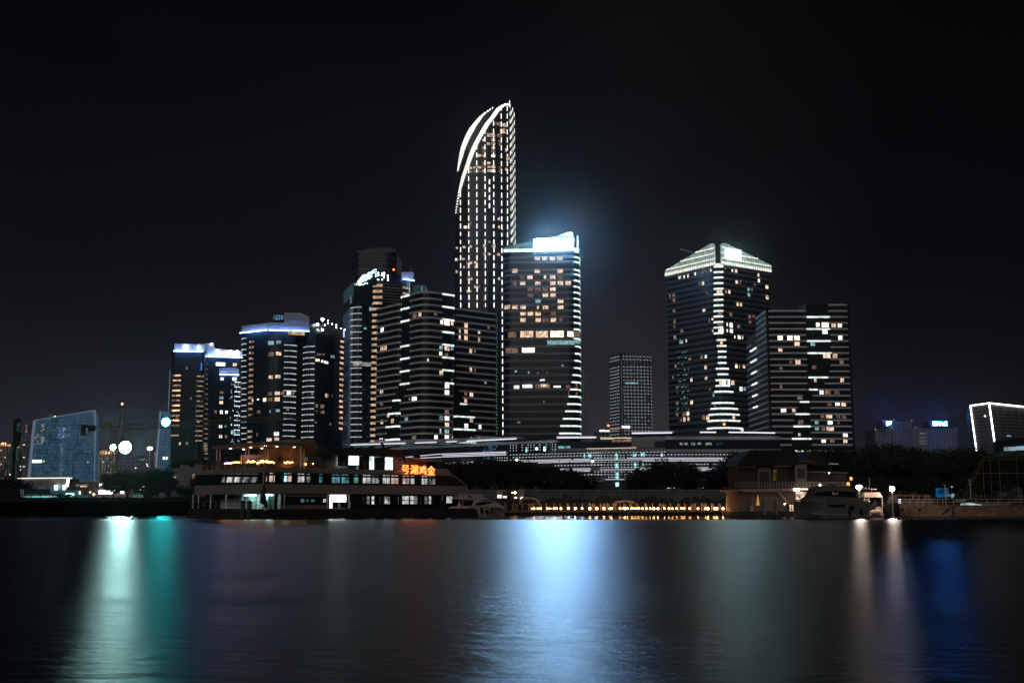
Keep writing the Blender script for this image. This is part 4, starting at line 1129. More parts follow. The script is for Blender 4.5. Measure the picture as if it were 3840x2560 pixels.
fb.poly([(1026, 1209), (1026, 1178), (1067, 1176), (1067, 1209)], -8, -1.2).build('plant_room', M_navy, rt)
for x0, x1 in ((1025, 1029), (1033, 1041), (1044, 1051), (1054, 1062)): fb.pbox(x0, 1180, x1, 1198, -1.2, -1.0).build('plant_window', emit('blue_room', (0.25, 0.5, 0.75), 0.35, var=0.6), rt)
fb.pbox(1082, 1244, 1143, 1256, 0.3, 0.6).build('terrace_window', M_amb, rt)
# its right-hand half
q0 = G(1132, 1300, Y0+4); q1 = G(1240, 1300, Y0+8); q2_ = G(1289, 1300, Y0+24)
ol = Outline([V2(q0.x+1, q0.y+30), q0, q1, q2_, V2(q2_.x-4, q2_.y+30)], [1, 8, 40, 6, 1])
rt = thing('office_block', 'office block with white roof lamps on its sloping top and an amber balcony column', 'tower', (q1.x, Y0+15, 2))
ol.body(2, zat(Y0+6, 1252)).build('facade', M_navy, rt)
fr_ = Face(q0, q2_)
fr_.poly([(1162, 1252), (1162, 1218), (1178, 1212), (1287, 1240), (1289, 1262)], -14, -0.5).build('sloped_roof', M_dark, rt)
rows = []; bal = []
for i in range(19):
    y = 1297+21.3*i
    if y > 1655: break
    z = zat(Y0+4, y); m_ = MB()
    dots(ol, [(ol.hit(x-i*0.3, y)[0], z) for x in (1136.5, 1142, 1147.5, 1153.5, 1159.5, 1166, 1170.5, 1175, 1179)], 0.34, 0.5, m_); rows.append(m_)
    bal.append(ol.rect(1276-i*0.3, 1276+20.4*i, 1287.5-i*.3, 1283.5+20.4*i, -0.1, 0.3))
many(rt, 'lamp_row', rows, M_dotw)
many(rt, 'balcony_light', bal, emit('amber_balcony', (1.0, 0.54, 0.32), 0.75, var=0.85, scale=0.4))
fr2 = lambda x, y: (860+x/4.9, 1140+y/4.9)
wins(ol, rt, fr2, [(1620, 1030, 36, 22, 'b'), (1705, 1050, 18, 22, 'W'), (1760, 1065, 18, 24, 'W'), (1800, 1078, 12, 22, 'W'), (1645, 925, 40, 18, 'd'), (1730, 925, 20, 18, 'd'), (1880, 965, 14, 26, 'c'), (1920, 965, 10, 26, 'c')], 4.9)
q2 = lambda x, y: (860+x/4.9, 1420+y/4.9)
wins(ol, rt, q2, [(1330, 280, 36, 26, 'd'), (1525, 274, 14, 26, 'c'), (1780, 306, 18, 34, 'w'), (1808, 308, 12, 32, 'd'), (1890, 312, 9, 18, 'd'), (1605, 492, 24, 30, 'd'), (1710, 505, 34, 32, 'd'), (1600, 590, 16, 20, 'd'), (1712, 610, 36, 26, 'd'), (1590, 800, 18, 14, 'd'), (1855, 830, 14, 20, 'd')], 4.9)
M_rl = emit('roof_lamp', (0.9, 1.0, 0.97), 60.0)
M_rl2 = emit('small_roof_lamp', (0.9, 1.0, 0.97), 16.0)
for x, y, r, m_ in [(1690, 288, 0.75, M_rl), (1598, 378, 0.7, M_rl), (1688, 476, 0.55, M_rl), (1788, 305, 0.3, M_rl2), (1786, 352, 0.3, M_rl2), (1864, 371, 0.32, M_rl2), (1732, 388, 0.3, M_rl2), (1943, 390, 0.32, M_rl2), (1943, 436, 0.32, M_rl2), (2022, 454, 0.32, M_rl2), (1595, 475, 0.2, M_rl2), (2098, 470, 0.3, M_rl2)]:
    c = fr_.W(*fr2(x, y), 1.5); mb = MB(); mb.ball(c, r, 8, 6); mb.build('roof_lamp', m_, rt)
    mb = MB(); mb.tube([c+Vector((0, .6, -r)), c+Vector((0, .6, -4))], 0.15, 5); mb.build('lamp_post', M_frame, rt)
fr_.pbox(1286.5, 1235, 1290, 1264, 0.2, 0.7).build('edge_light', emit('violet_edge', (0.5, 0.5, 1.0), 1.5), rt)

# ================================================================== pair of residential towers with violet washed crowns (left)
Y0 = 800
a0_ = G(652, 1350, Y0+3); a1_ = G(766, 1350, Y0)
rt = thing('residential_tower', 'left tower of a pair, violet lit flat crown, amber balcony stacks at both corners', 'tower', (a0_.x+10, Y0+12, 2))
ol = Outline([V2(a0_.x-6, a0_.y+26), V2(a0_.x-2.5, a0_.y+3), V2(a0_.x, a0_.y), a1_, V2(a1_.x, a1_.y+28)], [1, 1, 3, 3, 1])
ol.body(2, zat(Y0, 1316)).build('facade', M_navy, rt)
fa = Face(a0_, a1_)
washed(fa, [(655, 1317), (655, 1288), (765, 1291), (766, 1319)], 'crown_louvre', rt, [(656, 1317, 765, 1319)], o=0.3)
M_bal = emit('amber_balcony_b', (1.0, 0.52, 0.30), 0.95, var=0.8, scale=0.35)
M_bal2 = emit('dim_amber_balcony_b', (0.95, 0.66, 0.46), 0.28, var=0.9, scale=0.6)
for i in range(13):
    y = 1407.5+18.7*i
    if i not in (11,): ol.rect(650-i*0.7, y-3, 679-i*0.7, y+3, -0.1, 0.35).build('balcony_light', M_bal if i in (0, 1, 3, 4, 6, 7, 9, 11) else M_bal2, rt)
for i in range(14):
    y = 1410+18.6*i
    ol.rect(739-i*0.5, y-2.4, 763-i*0.5, y+2.4, -0.1, 0.35).build('balcony_light', M_bal2, rt)
m_ = MB()
for i in range(42):
    y = 1390+8.6*i; p = Vector((a0_.x-2.7, a0_.y+2.5, zat(Y0+2, y))); m_.ball(p+Vector((-0.3, -0.3, 0)), 0.22, 5, 4)
m_.build('edge_lamps', M_dotw, rt)
q = lambda x, y: (600+x/3.015, 1240+y/3.015)
wins(ol, rt, q, [(304, 422, 9, 18, 'd'), (190, 975, 14, 28, 'd'), (224, 1275, 8, 16, 'w'), (305, 1272, 14, 18, 'd'), (435, 1022, 12, 10, 'b'), (350, 765, 7, 18, 'd')], 3.015)
mb = MB(); fa.pbox(755, 1360, 756.5, 1388, 0.1, 0.5, 0, mb); mb.build('blue_line', emit('blue_line', (0.1, 0.4, 1.0), 1.2), rt)
M_cl = emit('crown_flood', (0.88, 0.93, 1.0), 14.0)
for x, y, r in ((694, 1300, .75), (702, 1300, .75), (746, 1301.5, .65)): MB().ball(fa.W(x, y, 1.2), r, 8, 6).build('crown_flood_lamp', M_cl, rt)
b0_ = G(767, 1350, Y0+6); b1_ = G(906, 1350, Y0+14)
rt = thing('residential_tower', 'right tower of the violet crowned pair, several glaring crown lamps', 'tower', (b0_.x+10, Y0+20, 2))
ol = Outline([b0_, b1_, V2(b1_.x+1, b1_.y+28), V2(b0_.x, b0_.y+28)], [2, 3, 1, 1])
ol.body(2, zat(Y0+8, 1337)).build('facade', M_navy, rt)
fa = Face(b0_, b1_)
washed(fa, [(766, 1337), (766, 1288), (800, 1286), (806, 1306), (907, 1318), (908, 1343)], 'crown_louvre', rt, [(768, 1336, 907, 1342)], o=0.4)
for x, y, r in ((793, 1290.5, .55), (816, 1317, .8), (822, 1324, .6), (839, 1329, .75), (848, 1328, .8), (856, 1324, .7), (865, 1318, .8), (889, 1317, .75), (880, 1327, .6), (888, 1329, .8)):
    MB().ball(fa.W(x, y, 1.2), r, 8, 6).build('crown_flood_lamp', M_cl, rt)
fa.poly([(822, 1380), (822, 1396), (896, 1398), (896, 1384), (880, 1378)], -0.5, 0.6).build('lower_louvre', M_louv, rt)
MB().bar(fa.W(823, 1403, 1.2), fa.W(895, 1406, 1.2), 0.5).build('wash_light', M_bl, rt)
fa.pbox(810, 1359, 844, 1371, 0, 0.15).build('bright_room', emit('glaring_room', (1, 0.98, 0.92), 3.0), rt)
wins(ol, rt, q, [(845, 382, 22, 18, 'w'), (702, 542, 17, 15, 'W'), (842, 545, 25, 19, 'W'), (695, 698, 20, 14, 'd'), (692, 755, 22, 16, 'c'), (692, 810, 20, 18, 'w'), (628, 915, 14, 16, 'd'), (694, 918, 16, 20, 'W'), (752, 918, 14, 16, 'W'), (684, 1080, 18, 16, 'W'), (740, 1078, 12, 10, 'c'), (684, 1192, 18, 18, 'w'), (748, 1192, 14, 16, 'd'), (825, 1140, 22, 20, 'c'), (886, 1138, 12, 20, 'c'), (515, 1300, 20, 14, 'd'), (515, 1350, 20, 14, 'd')], 3.015)
for i in range(20): ol.rect(766, 1362+18.6*i, 780, 1368+18.6*i, -0.1, 0.2).build('balcony_light', emit('faint_amber_balcony', (0.8, 0.6, 0.45), 0.16, var=0.9, scale=0.6), rt)
rows = []
for i in range(15):
    y = 1432+17.9*i; m_ = MB(); zz = zat(Y0+12, y)
    if i in (6, 12): continue
    dots(ol, [(ol.hit(x-i*0.3, y)[0], zz) for x in (882, 887.5, 893, 898.5)], 0.38, 0.5, m_); rows.append(m_)
rnd = random.Random(11)
for i in range(9):
    m_ = MB()
    for k in range(5):
        x = rnd.uniform(864, 896); y = 1440+i*26+rnd.uniform(-8, 8); rows.append(dots(ol, [(ol.hit(x, y)[0], zat(Y0+11, y))], 0.22, 0.3))
many(rt, 'lamp_row', rows, emit('led_dot_dim', (0.8, 0.95, 1.0), 2.6))

# ================================================================== far tower with a grid of dot lamps and a thin ghost tower
Yf = 1350
C = G(2326, 1400, Yf)
ol = obox(C, (-0.39, 1), (2283, 1400), (6, 1), (2447, 1400), [1, 3, 5, 1])
rt = thing('office_tower', 'distant pale grey tower speckled with a grid of tiny lamps, between two dark towers', 'tower', (C.x+15, Yf+20, 2))
M_far = glass('far_fin_glass', (0.03, 0.034, 0.04), (0.035, 0.04, 0.047), (0.30, 0.32, 0.36), 4.0, 400, 0.55, 0.5, glow=(0.3, 0.34, 0.4), gst=0.02)
ol.body(2, zat(Yf, 1345)).build('facade', M_far, rt)
Face(C, ol.at(ol.hit(2447, 1400)[0])[0]).poly([(2326, 1345), (2328, 1321), (2336, 1321), (2390, 1330), (2447, 1347)], -1, 0.2).build('crown_screen', M_far, rt)
Face(along(C, (-0.39, 1), 2283, 1400), C).poly([(2283, 1345), (2283, 1333), (2326, 1321), (2327, 1345)], -1, 0.2).build('crown_screen', M_far, rt)
rows = []
for r in range(25):
    y = 1335+12.6*r+(14 if r > 1 else 0)
    if y > 1640: break
    m_ = MB(); zz = zat(Yf, y)
    dots(ol, [(ol.hit(2337+13*k+(y-1335)*.022, y)[0], zz) for k in range(9) if rnd.random() > .06], 0.38, 0.6, m_)
    rows.append(m_); m_ = MB()
    dots(ol, [(ol.hit(2290+6.5*k, y)[0], zz) for k in range(6)], 0.36, 0.6, m_)
    rows.append(m_)
many(rt, 'lamp_row', rows, emit('far_dot', (0.85, 0.92, 1.0), 1.1))
fc = Face(C, C+V2(60, 8))
fc.pbox(2332, 1596, 2362, 1605, 0, 0.4).build('bright_window', emit('far_bright', (1, 0.93, 0.85), 1.6, var=0.5, scale=0.3), rt); fc.pbox(2344, 1433, 2394, 1439, 0, 0.3).build('lit_window', M_cool, rt)
ol.rect(2291, 1603, 2328, 1611, 0, 0.3).build('lit_window', M_warmd, rt)
rt = thing('office_tower', 'thin pale tower edge just right of the hotel tower, ribbed', 'tower', (*G(2190, 1500, 1300), 2))
mb = MB(); c = G(2190, 1500, 1300); mb.box((c.x, c.y, 2), (6.0, 18, zat(1300, 1384)-2)); mb.build('facade', M_far, rt)
mb = MB()
for d in (-2.8, -1, 0.8, 2.8): mb.box((c.x+d, c.y-9.4, 2), (0.5, 0.6, zat(1300, 1392)-2))
mb.build('facade_fins', mat('far_fin', (0.35, 0.38, 0.42), 0.6), rt)
rt = thing('low_office', 'small distant flat building with lit top row below the dotted tower', 'building', (*G(2262, 1620, 1250), 2))
fc = Face(G(2228, 1620, 1250), G(2285, 1620, 1250)); fc.poly([(2230, 1650), (2230, 1622), (2250, 1617), (2286, 1606), (2286, 1650)], -15, 0).build('facade', M_far, rt)
fc.pbox(2248, 1611, 2270, 1618, 0, 0.4).build('lit_window', M_white, rt); fc.pbox(2272, 1612, 2286, 1618, 0, 0.4).build('lit_window', M_warmb, rt)
MB().ball(fc.W(2281, 1595, 0), 1.3, 6, 5).build('warning_lamp', M_rlamp, rt)

# ================================================================== signed office block at the right and the bright edged building
Ys = 1500
s0 = G(3282, 1650, Ys+25); s1 = G(3346, 1650, Ys); s2 = G(3440, 1650, Ys+2); s3 = G(3500, 1650, Ys+5); s4 = G(3589, 1650, Ys+10)
rt = thing('signed_office', 'wide ribbed office block with a blue glowing logo and lettering on its roof', 'building', (s1.x+30, Ys+30, 2))
M_rib = glass('ribbed_wall', (0.04, 0.04, 0.042), (0.05, 0.05, 0.052), (0.03, 0.03, 0.03), 2.0, 4.0, 0.1, 0.6, glow=(0.5, 0.46, 0.46), gst=0.012)
poly = [(s0.x, s0.y), (s1.x, s1.y), (s4.x, s4.y), (s4.x+4, s4.y+60), (s0.x, s0.y+40)]
MB().prism(poly, 2, zat(Ys, 1604)).build('facade', M_rib, rt)
fs = Face(s1, s4); fq = Face(s0, s1)
fs.poly([(3312, 1604), (3312, 1580), (3350, 1576), (3422, 1577), (3422, 1604)], -20, -3).build('roof_block', M_rib, rt)
fs.poly([(3486, 1604), (3486, 1579), (3551, 1579), (3551, 1604)], -20, -3).build('roof_block', M_rib, rt)
mb = MB(); M_fin = mat('pale_fin', (0.42, 0.41, 0.42), 0.6)
for k in range(40):
    x = 3349+k*6.05
    mb.bar(fs.W(x, 1606, 0.6), fs.W(x+2.5, 1750, 0.6), 0.55)
for k in range(11): x = 3285+k*5.6; mb.bar(fq.W(x, 1610-k*.5, 0.6), fq.W(x+2.2, 1750, 0.6), 0.7)
for k in range(15): x = 3350+k*5; mb.bar(fs.W(x, 1579, -2.5), fs.W(x, 1604, -2.5), 0.4)
mb.build('facade_fins', M_fin, rt)
for y in (1622, 1638, 1650, 1660): fs.pbox(3449, y, 3474, y+5, 0, 0.3).build('lit_window', M_warmd if y < 1630 else emit('grey_room', (0.7, 0.8, 0.75), 0.14, var=0.6), rt)
for x, y in ((3283, 1609), (3314, 1578), (3344, 1602), (3352, 1574), (3419, 1576), (3433, 1603), (3550, 1578), (3586, 1606)): MB().ball(fs.W(x, y, 0), 0.8, 6, 4).build('warning_lamp', emit('small_red_lamp', (1.0, 0.35, 0.12), 1.2), rt)
M_sb2 = emit('sign_white_blue', (0.045, 0.26, 1.0), 210.0)
sc = Ys/F
sign_text('SIPAC', 'lettering', fs, 3519, 1588.5, 56*sc, 14*sc, M_sb2, rt, off=4.0, depth=0.1)
fs.pbox(3489, 1579, 3550, 1598, 0.8, 3.7).build('sign_backboard', emit('sign_backing_blue', (0.02, 0.12, 0.8), 0.7), rt)  # deep backing, shaped to keep the letters' light off the wall
mb = MB()
fs.poly([(3325, 1595), (3322, 1586), (3325, 1580), (3330, 1580), (3328, 1586), (3331, 1592)], 1.0, 1.6, 0, mb)
fs.poly([(3329, 1585), (3334, 1580), (3341, 1580), (3341, 1588), (3334, 1591)], 1.0, 1.6, 0, mb)
mb.build('logo', M_sb2, rt)
fs.pbox(3318, 1577, 3344, 1597, 0.4, 0.8).build('sign_backboard', MATS['sign_backing_blue'], rt)

Ye = 900
M_lo = glass('louvred_wall', (0.05, 0.05, 0.055), (0.07, 0.07, 0.075), (0.22, 0.22, 0.23), 9, 2.6, 0.35, 0.5)
def q3(px, py, Y): return W(px, py, Y)
T = [q3(3638, 1521, Ye+22), q3(3708, 1511, Ye), q3(3900, 1531, Ye+35)]
Bm = [q3(3668, 1745, Ye+22), q3(3741, 1745, Ye), q3(3920, 1745, Ye+35)]
rt = thing('leaning_building', 'leaning block outlined with bright white light along its edges, at the far right', 'building', (Bm[1].x, Bm[1].y, 2))
mb = MB()
bk = Vector((20, 60, 0))
def wallf(a, b, c, d):
    l = (b-a).length; mb.face([a, b, c, d], 0, [(0, a.z), (l, b.z), (l, c.z), (0, d.z)])
wallf(Bm[0], Bm[1], T[1], T[0]); wallf(Bm[1], Bm[2], T[2], T[1]); wallf(Bm[2], Bm[2]+bk, T[2]+bk, T[2]); wallf(Bm[2]+bk, Bm[0]+bk, T[0]+bk, T[2]+bk); wallf(Bm[0]+bk, Bm[0], T[0], T[0]+bk)
mb.face([T[0], T[1], T[2], T[2]+bk, T[0]+bk])
mb.build('facade', M_lo, rt)
M_ed = emit('edge_line_light', (1.0, 0.97, 0.88), 5.0)
for a, b in ((T[0], T[1]), (T[1], T[2]), (q3(3661, 1690, Ye+22), T[0]), (q3(3728, 1655, Ye), T[1])):
    MB().bar(a+Vector((0, -0.6, 0)), b+Vector((0, -0.6, 0)), 0.85).build('edge_light', M_ed, rt)
mb = MB()
for k in range(22):
    z = T[0].z-3-k*1.75; f1 = (z-Bm[0].z)/(T[0].z-Bm[0].z); f2 = (z-Bm[1].z)/(T[1].z-Bm[1].z)
    mb.bar(Bm[0].lerp(T[0], f1)+Vector((1, -.4, 0)), Bm[1].lerp(T[1], f2)+Vector((-.6, -.4, 0)), 0.3)
mb.build('louvre_slats', mat('slat_grey', (0.40, 0.40, 0.42), 0.6), rt)
MB().ball(W(3693, 1559, Ye), 0.9, 6, 5).build('ceiling_lamp', M_white, rt)

# ================================================================== hazy buildings at the far left
Yh = 620
rt = thing('office_hall', 'broad hazy blue glass office hall whose roof rises to a sharp right corner', 'building', (*G(200, 1700, Yh+15), 2))
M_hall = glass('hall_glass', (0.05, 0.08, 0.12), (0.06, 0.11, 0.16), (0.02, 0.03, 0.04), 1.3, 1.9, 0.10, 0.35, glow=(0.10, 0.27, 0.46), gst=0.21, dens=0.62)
h0 = G(118, 1700, Yh+4); h1 = G(358, 1700, Yh)
fh = Face(h0, h1); fh.shear = -0.42
fh.poly([(108, 1830), (131, 1576), (300, 1548), (358, 1538), (359, 1640), (357, 1830)], -25, 0).build('facade', M_hall, rt)
M_ledge = emit('pale_edge', (0.45, 0.55, 0.72), 0.24)
mb = MB(); mb.bar(fh.W(131, 1576, .5), fh.W(357, 1538, .5), 0.45); mb.bar(fh.W(357, 1538, .5), fh.W(359, 1640, .5), 0.6); mb.bar(fh.W(359, 1640, .5), fh.W(355, 1800, .5), 0.4); mb.build('edge_trim', M_ledge, rt)
mb = MB(); mb.bar(fh.W(109, 1800, .5), fh.W(131, 1577, .5), 1.1); mb.build('edge_trim', M_ledge, rt)
mb = MB()
for (x0, y0), (x1, y1) in (((307, 1550), (285, 1680)), ((220, 1563), (190, 1640)), ((190, 1640), (165, 1730)), ((285, 1680), (270, 1760)), ((272, 1752), (279, 1805))): mb.bar(fh.W(x0, y0, .3), fh.W(x1, y1, .3), 0.16)
mb.build('facade_seam', M_frame, rt)
rnd = random.Random(21)
mb = MB()
for k in range(70):
    x = rnd.uniform(135, 345); y = 1595+rnd.randint(0, 11)*17.5; w_ = rnd.uniform(3, 18)
    if x-(1800-y)*-0.06 < 140: continue
    fh.pbox(x, y, x+w_, y+1.8, 0, 0.12, 0, mb)
tag(mb.build('open_louvre', M_frame, rt), kind=None)
fh.pbox(122, 1724, 158, 1734, 0.0, 0.3).build('bright_window', emit('hall_bright', (0.9, 1.0, 0.85), 2.4, var=0.3), rt)
fh.pbox(164, 1725, 167, 1731, 0, .3).build('bright_window', M_white, rt); fh.pbox(328, 1729, 332, 1735, 0, .3).build('bright_window', M_cool, rt)
mb = MB(); mc = MB()  # glowing specks stand in for reflections of neighbouring lights
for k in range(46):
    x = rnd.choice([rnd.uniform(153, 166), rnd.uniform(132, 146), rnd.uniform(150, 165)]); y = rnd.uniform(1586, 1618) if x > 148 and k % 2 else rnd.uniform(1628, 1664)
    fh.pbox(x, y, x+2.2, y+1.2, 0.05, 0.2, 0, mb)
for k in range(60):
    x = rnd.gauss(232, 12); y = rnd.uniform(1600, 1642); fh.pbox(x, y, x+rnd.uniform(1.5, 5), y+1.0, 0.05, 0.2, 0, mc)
mb.build('painted_reflections', emit('warm_glint', (1.0, 0.8, 0.5), 0.9), rt); mc.build('painted_reflections', emit('violet_glint', (0.4, 0.5, 1.0), 0.9), rt)
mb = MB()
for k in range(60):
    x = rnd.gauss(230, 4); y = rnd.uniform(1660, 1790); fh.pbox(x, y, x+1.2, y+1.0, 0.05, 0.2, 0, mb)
mb.build('painted_reflections', emit('teal_glint', (0.5, 1.0, 1.0), 0.8), rt)
fh.pbox(157, 1548, 178, 1572, -12, -6).build('roof_house', mat('roof_house', (0.2, 0.2, 0.22), 0.8), rt)
MB().ball(fh.W(196, 1562, -3), 0.7, 8, 5).build('roof_lamp', emit('orange_roof_lamp', (1.0, 0.45, 0.2), 6.0), rt)

rt = thing('apartment_block', 'tall mauve apartment block behind the left edge of the hazy glass hall', 'building', (*G(100, 1700, 760), 2))
M_mv = glass('mauve_wall', (0.09, 0.09, 0.12), (0.11, 0.11, 0.14), (0.05, 0.05, 0.06), 3.2, 3.2, 0.3, 0.8, glow=(0.30, 0.30, 0.42), gst=0.055)
fc = Face(G(83, 1700, 760), G(132, 1700, 760))
fc.poly([(83, 1800), (90, 1625), (96, 1622), (97, 1590), (104, 1590), (105, 1620), (122, 1618), (132, 1618), (132, 1800)], -18, 0).build('facade', M_mv, rt)
fc.poly([(106, 1620), (106, 1560), (132, 1552), (132, 1620)], -30, -19).build('rear_wing', M_mv, rt)
for y in (1666, 1713, 1748): fc.pbox(86, y, 94, y+2, 0, .2).build('lit_window', M_white, rt)
fc.pbox(97, 1592, 102, 1622, 0, .3).build('stair_light', M_warmd, rt)
def warm_block(px0, px1, ytop, Y, label, seed, crown=True, ybot=1850, glowst=0.05, nw=18):
    rt = thing('apartment_block', label, 'building', (*G((px0+px1)/2, 1700, Y), 2))
    fc = Face(G(px0, 1700, Y), G(px1, 1700, Y)); fc.shear = (px0-1900)/4300
    fc.poly([(px0, ybot), (px0, ytop), (px1, ytop), (px1, ybot)], -16, 0).build('facade', glass('tan_wall', (0.12, 0.10, 0.10), (0.15, 0.12, 0.11), (0.05, 0.05, 0.06), 2.6, 3.1, 0.35, 0.8, glow=(0.34, 0.28, 0.32), gst=0.06), rt)
    rn = random.Random(seed)
    mb = MB()
    for k in range(int((px1-px0)/11)+1): x = px0+k*11; mb.bar(fc.W(x, ytop, .4), fc.W(x, ybot, .4), 0.5)
    mb.build('facade_piers', mat('warm_pier', (0.5, 0.42, 0.38), 0.8), rt)
    if crown:
        x = px0
        while x < px1-6:
            w_ = rn.uniform(6, 16); h_ = rn.uniform(3, 15)
            fc.pbox(x, ytop-h_, min(px1, x+w_), ytop+2, -6, 0).build('roof_turret', mat('tan_stone', (0.45, 0.36, 0.30), 0.8), rt)
            fc.pbox(x+1, ytop-h_*.6, min(px1, x+w_)-1, ytop+4, 0.1, 0.5).build('roof_floodlight', emit('amber_flood', (1.0, 0.50, 0.25), 1.3, var=0.9, scale=0.5), rt)
            x += w_+rn.uniform(0, 8)
    for k in range(nw):
        x = px0+3+rn.random()*(px1-px0-8); y = ytop+18+rn.randint(0, int((ybot-60-ytop)/13))*13
        fc.pbox(x, y, x+rn.uniform(2.5, 4.5), y+4, 0, .25).build('lit_window', RM[rn.choice('wWWcbd')], rt)
warm_block(-20, 42, 1668, 700, 'warm lit apartment block with glowing roof turrets at the left edge of the photo', 1, nw=22)
warm_block(62, 84, 1676, 720, 'narrow apartment block with a glowing roof, just right of the piling rig mast', 2, nw=6)
warm_block(362, 437, 1698, 760, 'apartment block with glowing roof turrets right of the hazy glass hall', 3, nw=26)
warm_block(580, 592, 1700, 800, 'sliver of an apartment block beside the slanted pale edge', 4, nw=3)
rt = thing('apartment_block', 'faint grey apartment block without roof lights behind the glaring crane lamp', 'building', (*G(490, 1750, 950), 2))
fc = Face(G(440, 1750, 950), G(580, 1750, 950))
fc.poly([(440, 1850), (440, 1712), (520, 1708), (522, 1722), (580, 1722), (580, 1850)], -16, 0).build('facade', M_mv, rt)
for x, y in ((549, 1737), (551, 1744), (507, 1752), (470, 1770)): fc.pbox(x, y, x+4, y+4, 0, .3).build('lit_window', M_white, rt)
fc.pbox(522, 1721, 545, 1723, 0, .4).build('roof_line', M_cool, rt)
rt = thing('office_hall', 'blue glass hall edge with a pale slanted fin, beside the amber balcony tower', 'building', (*G(612, 1700, 640), 2))
fc = Face(G(586, 1700, 640), G(640, 1700, 640)); fc.shear = -0.3
fc.poly([(582, 1830), (603, 1541), (640, 1545), (640, 1830)], -20, 0).build('facade', M_hall, rt)
fc.poly([(582, 1760), (600, 1541), (606, 1541), (590, 1760)], 0, 0.8).build('edge_fin', M_ledge, rt)
fc.pbox(611, 1712, 619, 1722, 0, .3).build('lit_window', M_white, rt); fc.pbox(622, 1712, 629, 1722, 0, .3).build('lit_window', M_white, rt)
# ================================================================== long shopping podium with light lines and dot lamps
Yp = 420
PA = G(2088, 1640, Yp); PB = G(2800, 1640, Yp)
fp = Face(PA, PB)
dl = V2(-1.19, 1)
PL = along(PA, dl, 1296, 1660)
fl = Face(PL, PA)
rt = thing('shopping_mall', 'long low mall below the towers, striped with white light lines and lamp dots', 'mall', (PA.x+40, Yp+15, 2))
M_mall = mat('mall_wall', (0.05, 0.052, 0.058), 0.6, scale=0.1)
M_mb = mat('mall_fascia', (0.42, 0.42, 0.45), 0.7, var=0.1, scale=0.1)
M_mg = glass('mall_glass', (0.012, 0.018, 0.028), (0.02, 0.028, 0.042), (0.03, 0.035, 0.05), 2.0, 4, 0.05, 0.3)
M_line = emit('light_line', (0.88, 0.86, 1.0), 1.15)
M_lnw = emit('warm_light_line', (1.0, 0.78, 0.6), 1.1)
M_md = emit('mall_dot', (0.88, 0.95, 1.0), 1.7)
ca = lambda x, y: (1640+x/3.794, 1600+y/3.794)
cb = lambda x, y: (2200+x/3.794, 1600+y/3.794)
# masses
zt_ = zat(Yp, 1655)
MB().prism([(PL.x, PL.y), (PA.x, PA.y), (PB.x, PB.y), (PB.x, PB.y+60), (PL.x, PL.y+60)], 2, zt_).build('wall', M_mall, rt)
fl.box(0, (PA-PL).length, zat(Yp, 1671), zat(Yp, 1702), 0.0, 0.3).build('glazing', M_mg, rt)
def lb(face, pts, o, w_, name, m, h=None):
    p = [face.W(x, y, o) for x, y in pts]
    mb = MB()
    for a, b in zip(p, p[1:]): mb.bar(a, b, w_, h or w_)
    return mb.build(name, m, rt)
px = Yp/F
# left wing fascias and roof edge
fl.poly([ca(-640, 330), ca(-640, 300), ca(1695, 185), ca(1700, 222)], -2, 0.9).build('fascia', M_mb, rt)
fl.poly([(1300, 1672), (1300, 1664), (1545, 1648), (1946, 1637), (1948, 1644), (1640, 1661)], -3, 1.2).build('roof_edge', M_mb, rt)
lb(fl, [(1326, 1668), (1529, 1662)], 1.6, 0.34, 'light_line', M_line); lb(fl, [(1567, 1661), (1646, 1658)], 1.6, 0.3, 'light_line', M_line)
lb(fl, [(1683, 1657), (1722, 1655)], 1.6, 0.3, 'light_line', M_line); lb(fl, [(1760, 1654), (1946, 1645)], 1.6, 0.36, 'light_line', M_line)
mb = MB()
for k in range(46):
    x = 1335+k*12.6; y = 1674-(x-1335)*0.035; fl.pbox(x, y, x+9, y+3, 0.9, 1.0, 0, mb)
mb.build('clerestory_glass', emit('clerestory', (0.2, 0.5, 0.55), 0.28, var=0.9, scale=0.2), rt)
lines_l = [[ca(40, 388), ca(1000, 355)], [ca(95, 408), ca(1000, 374)], [ca(105, 427), ca(1000, 396)], [ca(140, 517), ca(550, 497)], [ca(140, 531), ca(460, 520)], [ca(180, 548), ca(395, 540)], [ca(600, 520), ca(715, 512)],
           [ca(-430, 432), ca(35, 388)], [ca(-400, 452), ca(90, 428)]]
for p in lines_l: lb(fl, p, 0.9, 0.2, 'light_line', M_line)
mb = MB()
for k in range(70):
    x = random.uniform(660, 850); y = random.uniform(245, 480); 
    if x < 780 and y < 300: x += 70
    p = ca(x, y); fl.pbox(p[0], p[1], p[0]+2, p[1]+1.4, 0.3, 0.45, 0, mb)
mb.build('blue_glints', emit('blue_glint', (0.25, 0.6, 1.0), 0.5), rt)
# right wing roof strips and fascias
for (x0, y0, x1, y1) in ((2088, 1641.5, 2234, 1640.5), (2368, 1625, 2518, 1623), (2622, 1621, 2682, 1621), (2729, 1621, 2902, 1623.5)):
    lb(fp, [(x0, y0), (x1, y1)], 1.8, 0.42, 'light_line', M_line)
fp.pbox(2086, 1634, 2236, 1640, -6, 1.2).build('roof_edge', M_mb, rt)
fp.poly([(2366, 1623), (2368, 1618), (2526, 1615), (2528, 1622)], -6, 1.2).build('roof_edge', M_mb, rt)
fp.poly([(2368, 1628), (2530, 1622), (2900, 1624), (2903, 1640), (2368, 1640)], -20, -1).build('roof_block', M_mall, rt)
fp.poly([(2368, 1678), (2368, 1640), (2456, 1637), (2496, 1637), (2496, 1650), (2456, 1655), (2452, 1678)], -2, 0.9).build('fascia', mat('mall_fascia_b', (0.26, 0.26, 0.27), 0.7), rt)
fp.pbox(2496, 1636, 2922, 1648.5, -2, 0.9).build('fascia', M_mb, rt)
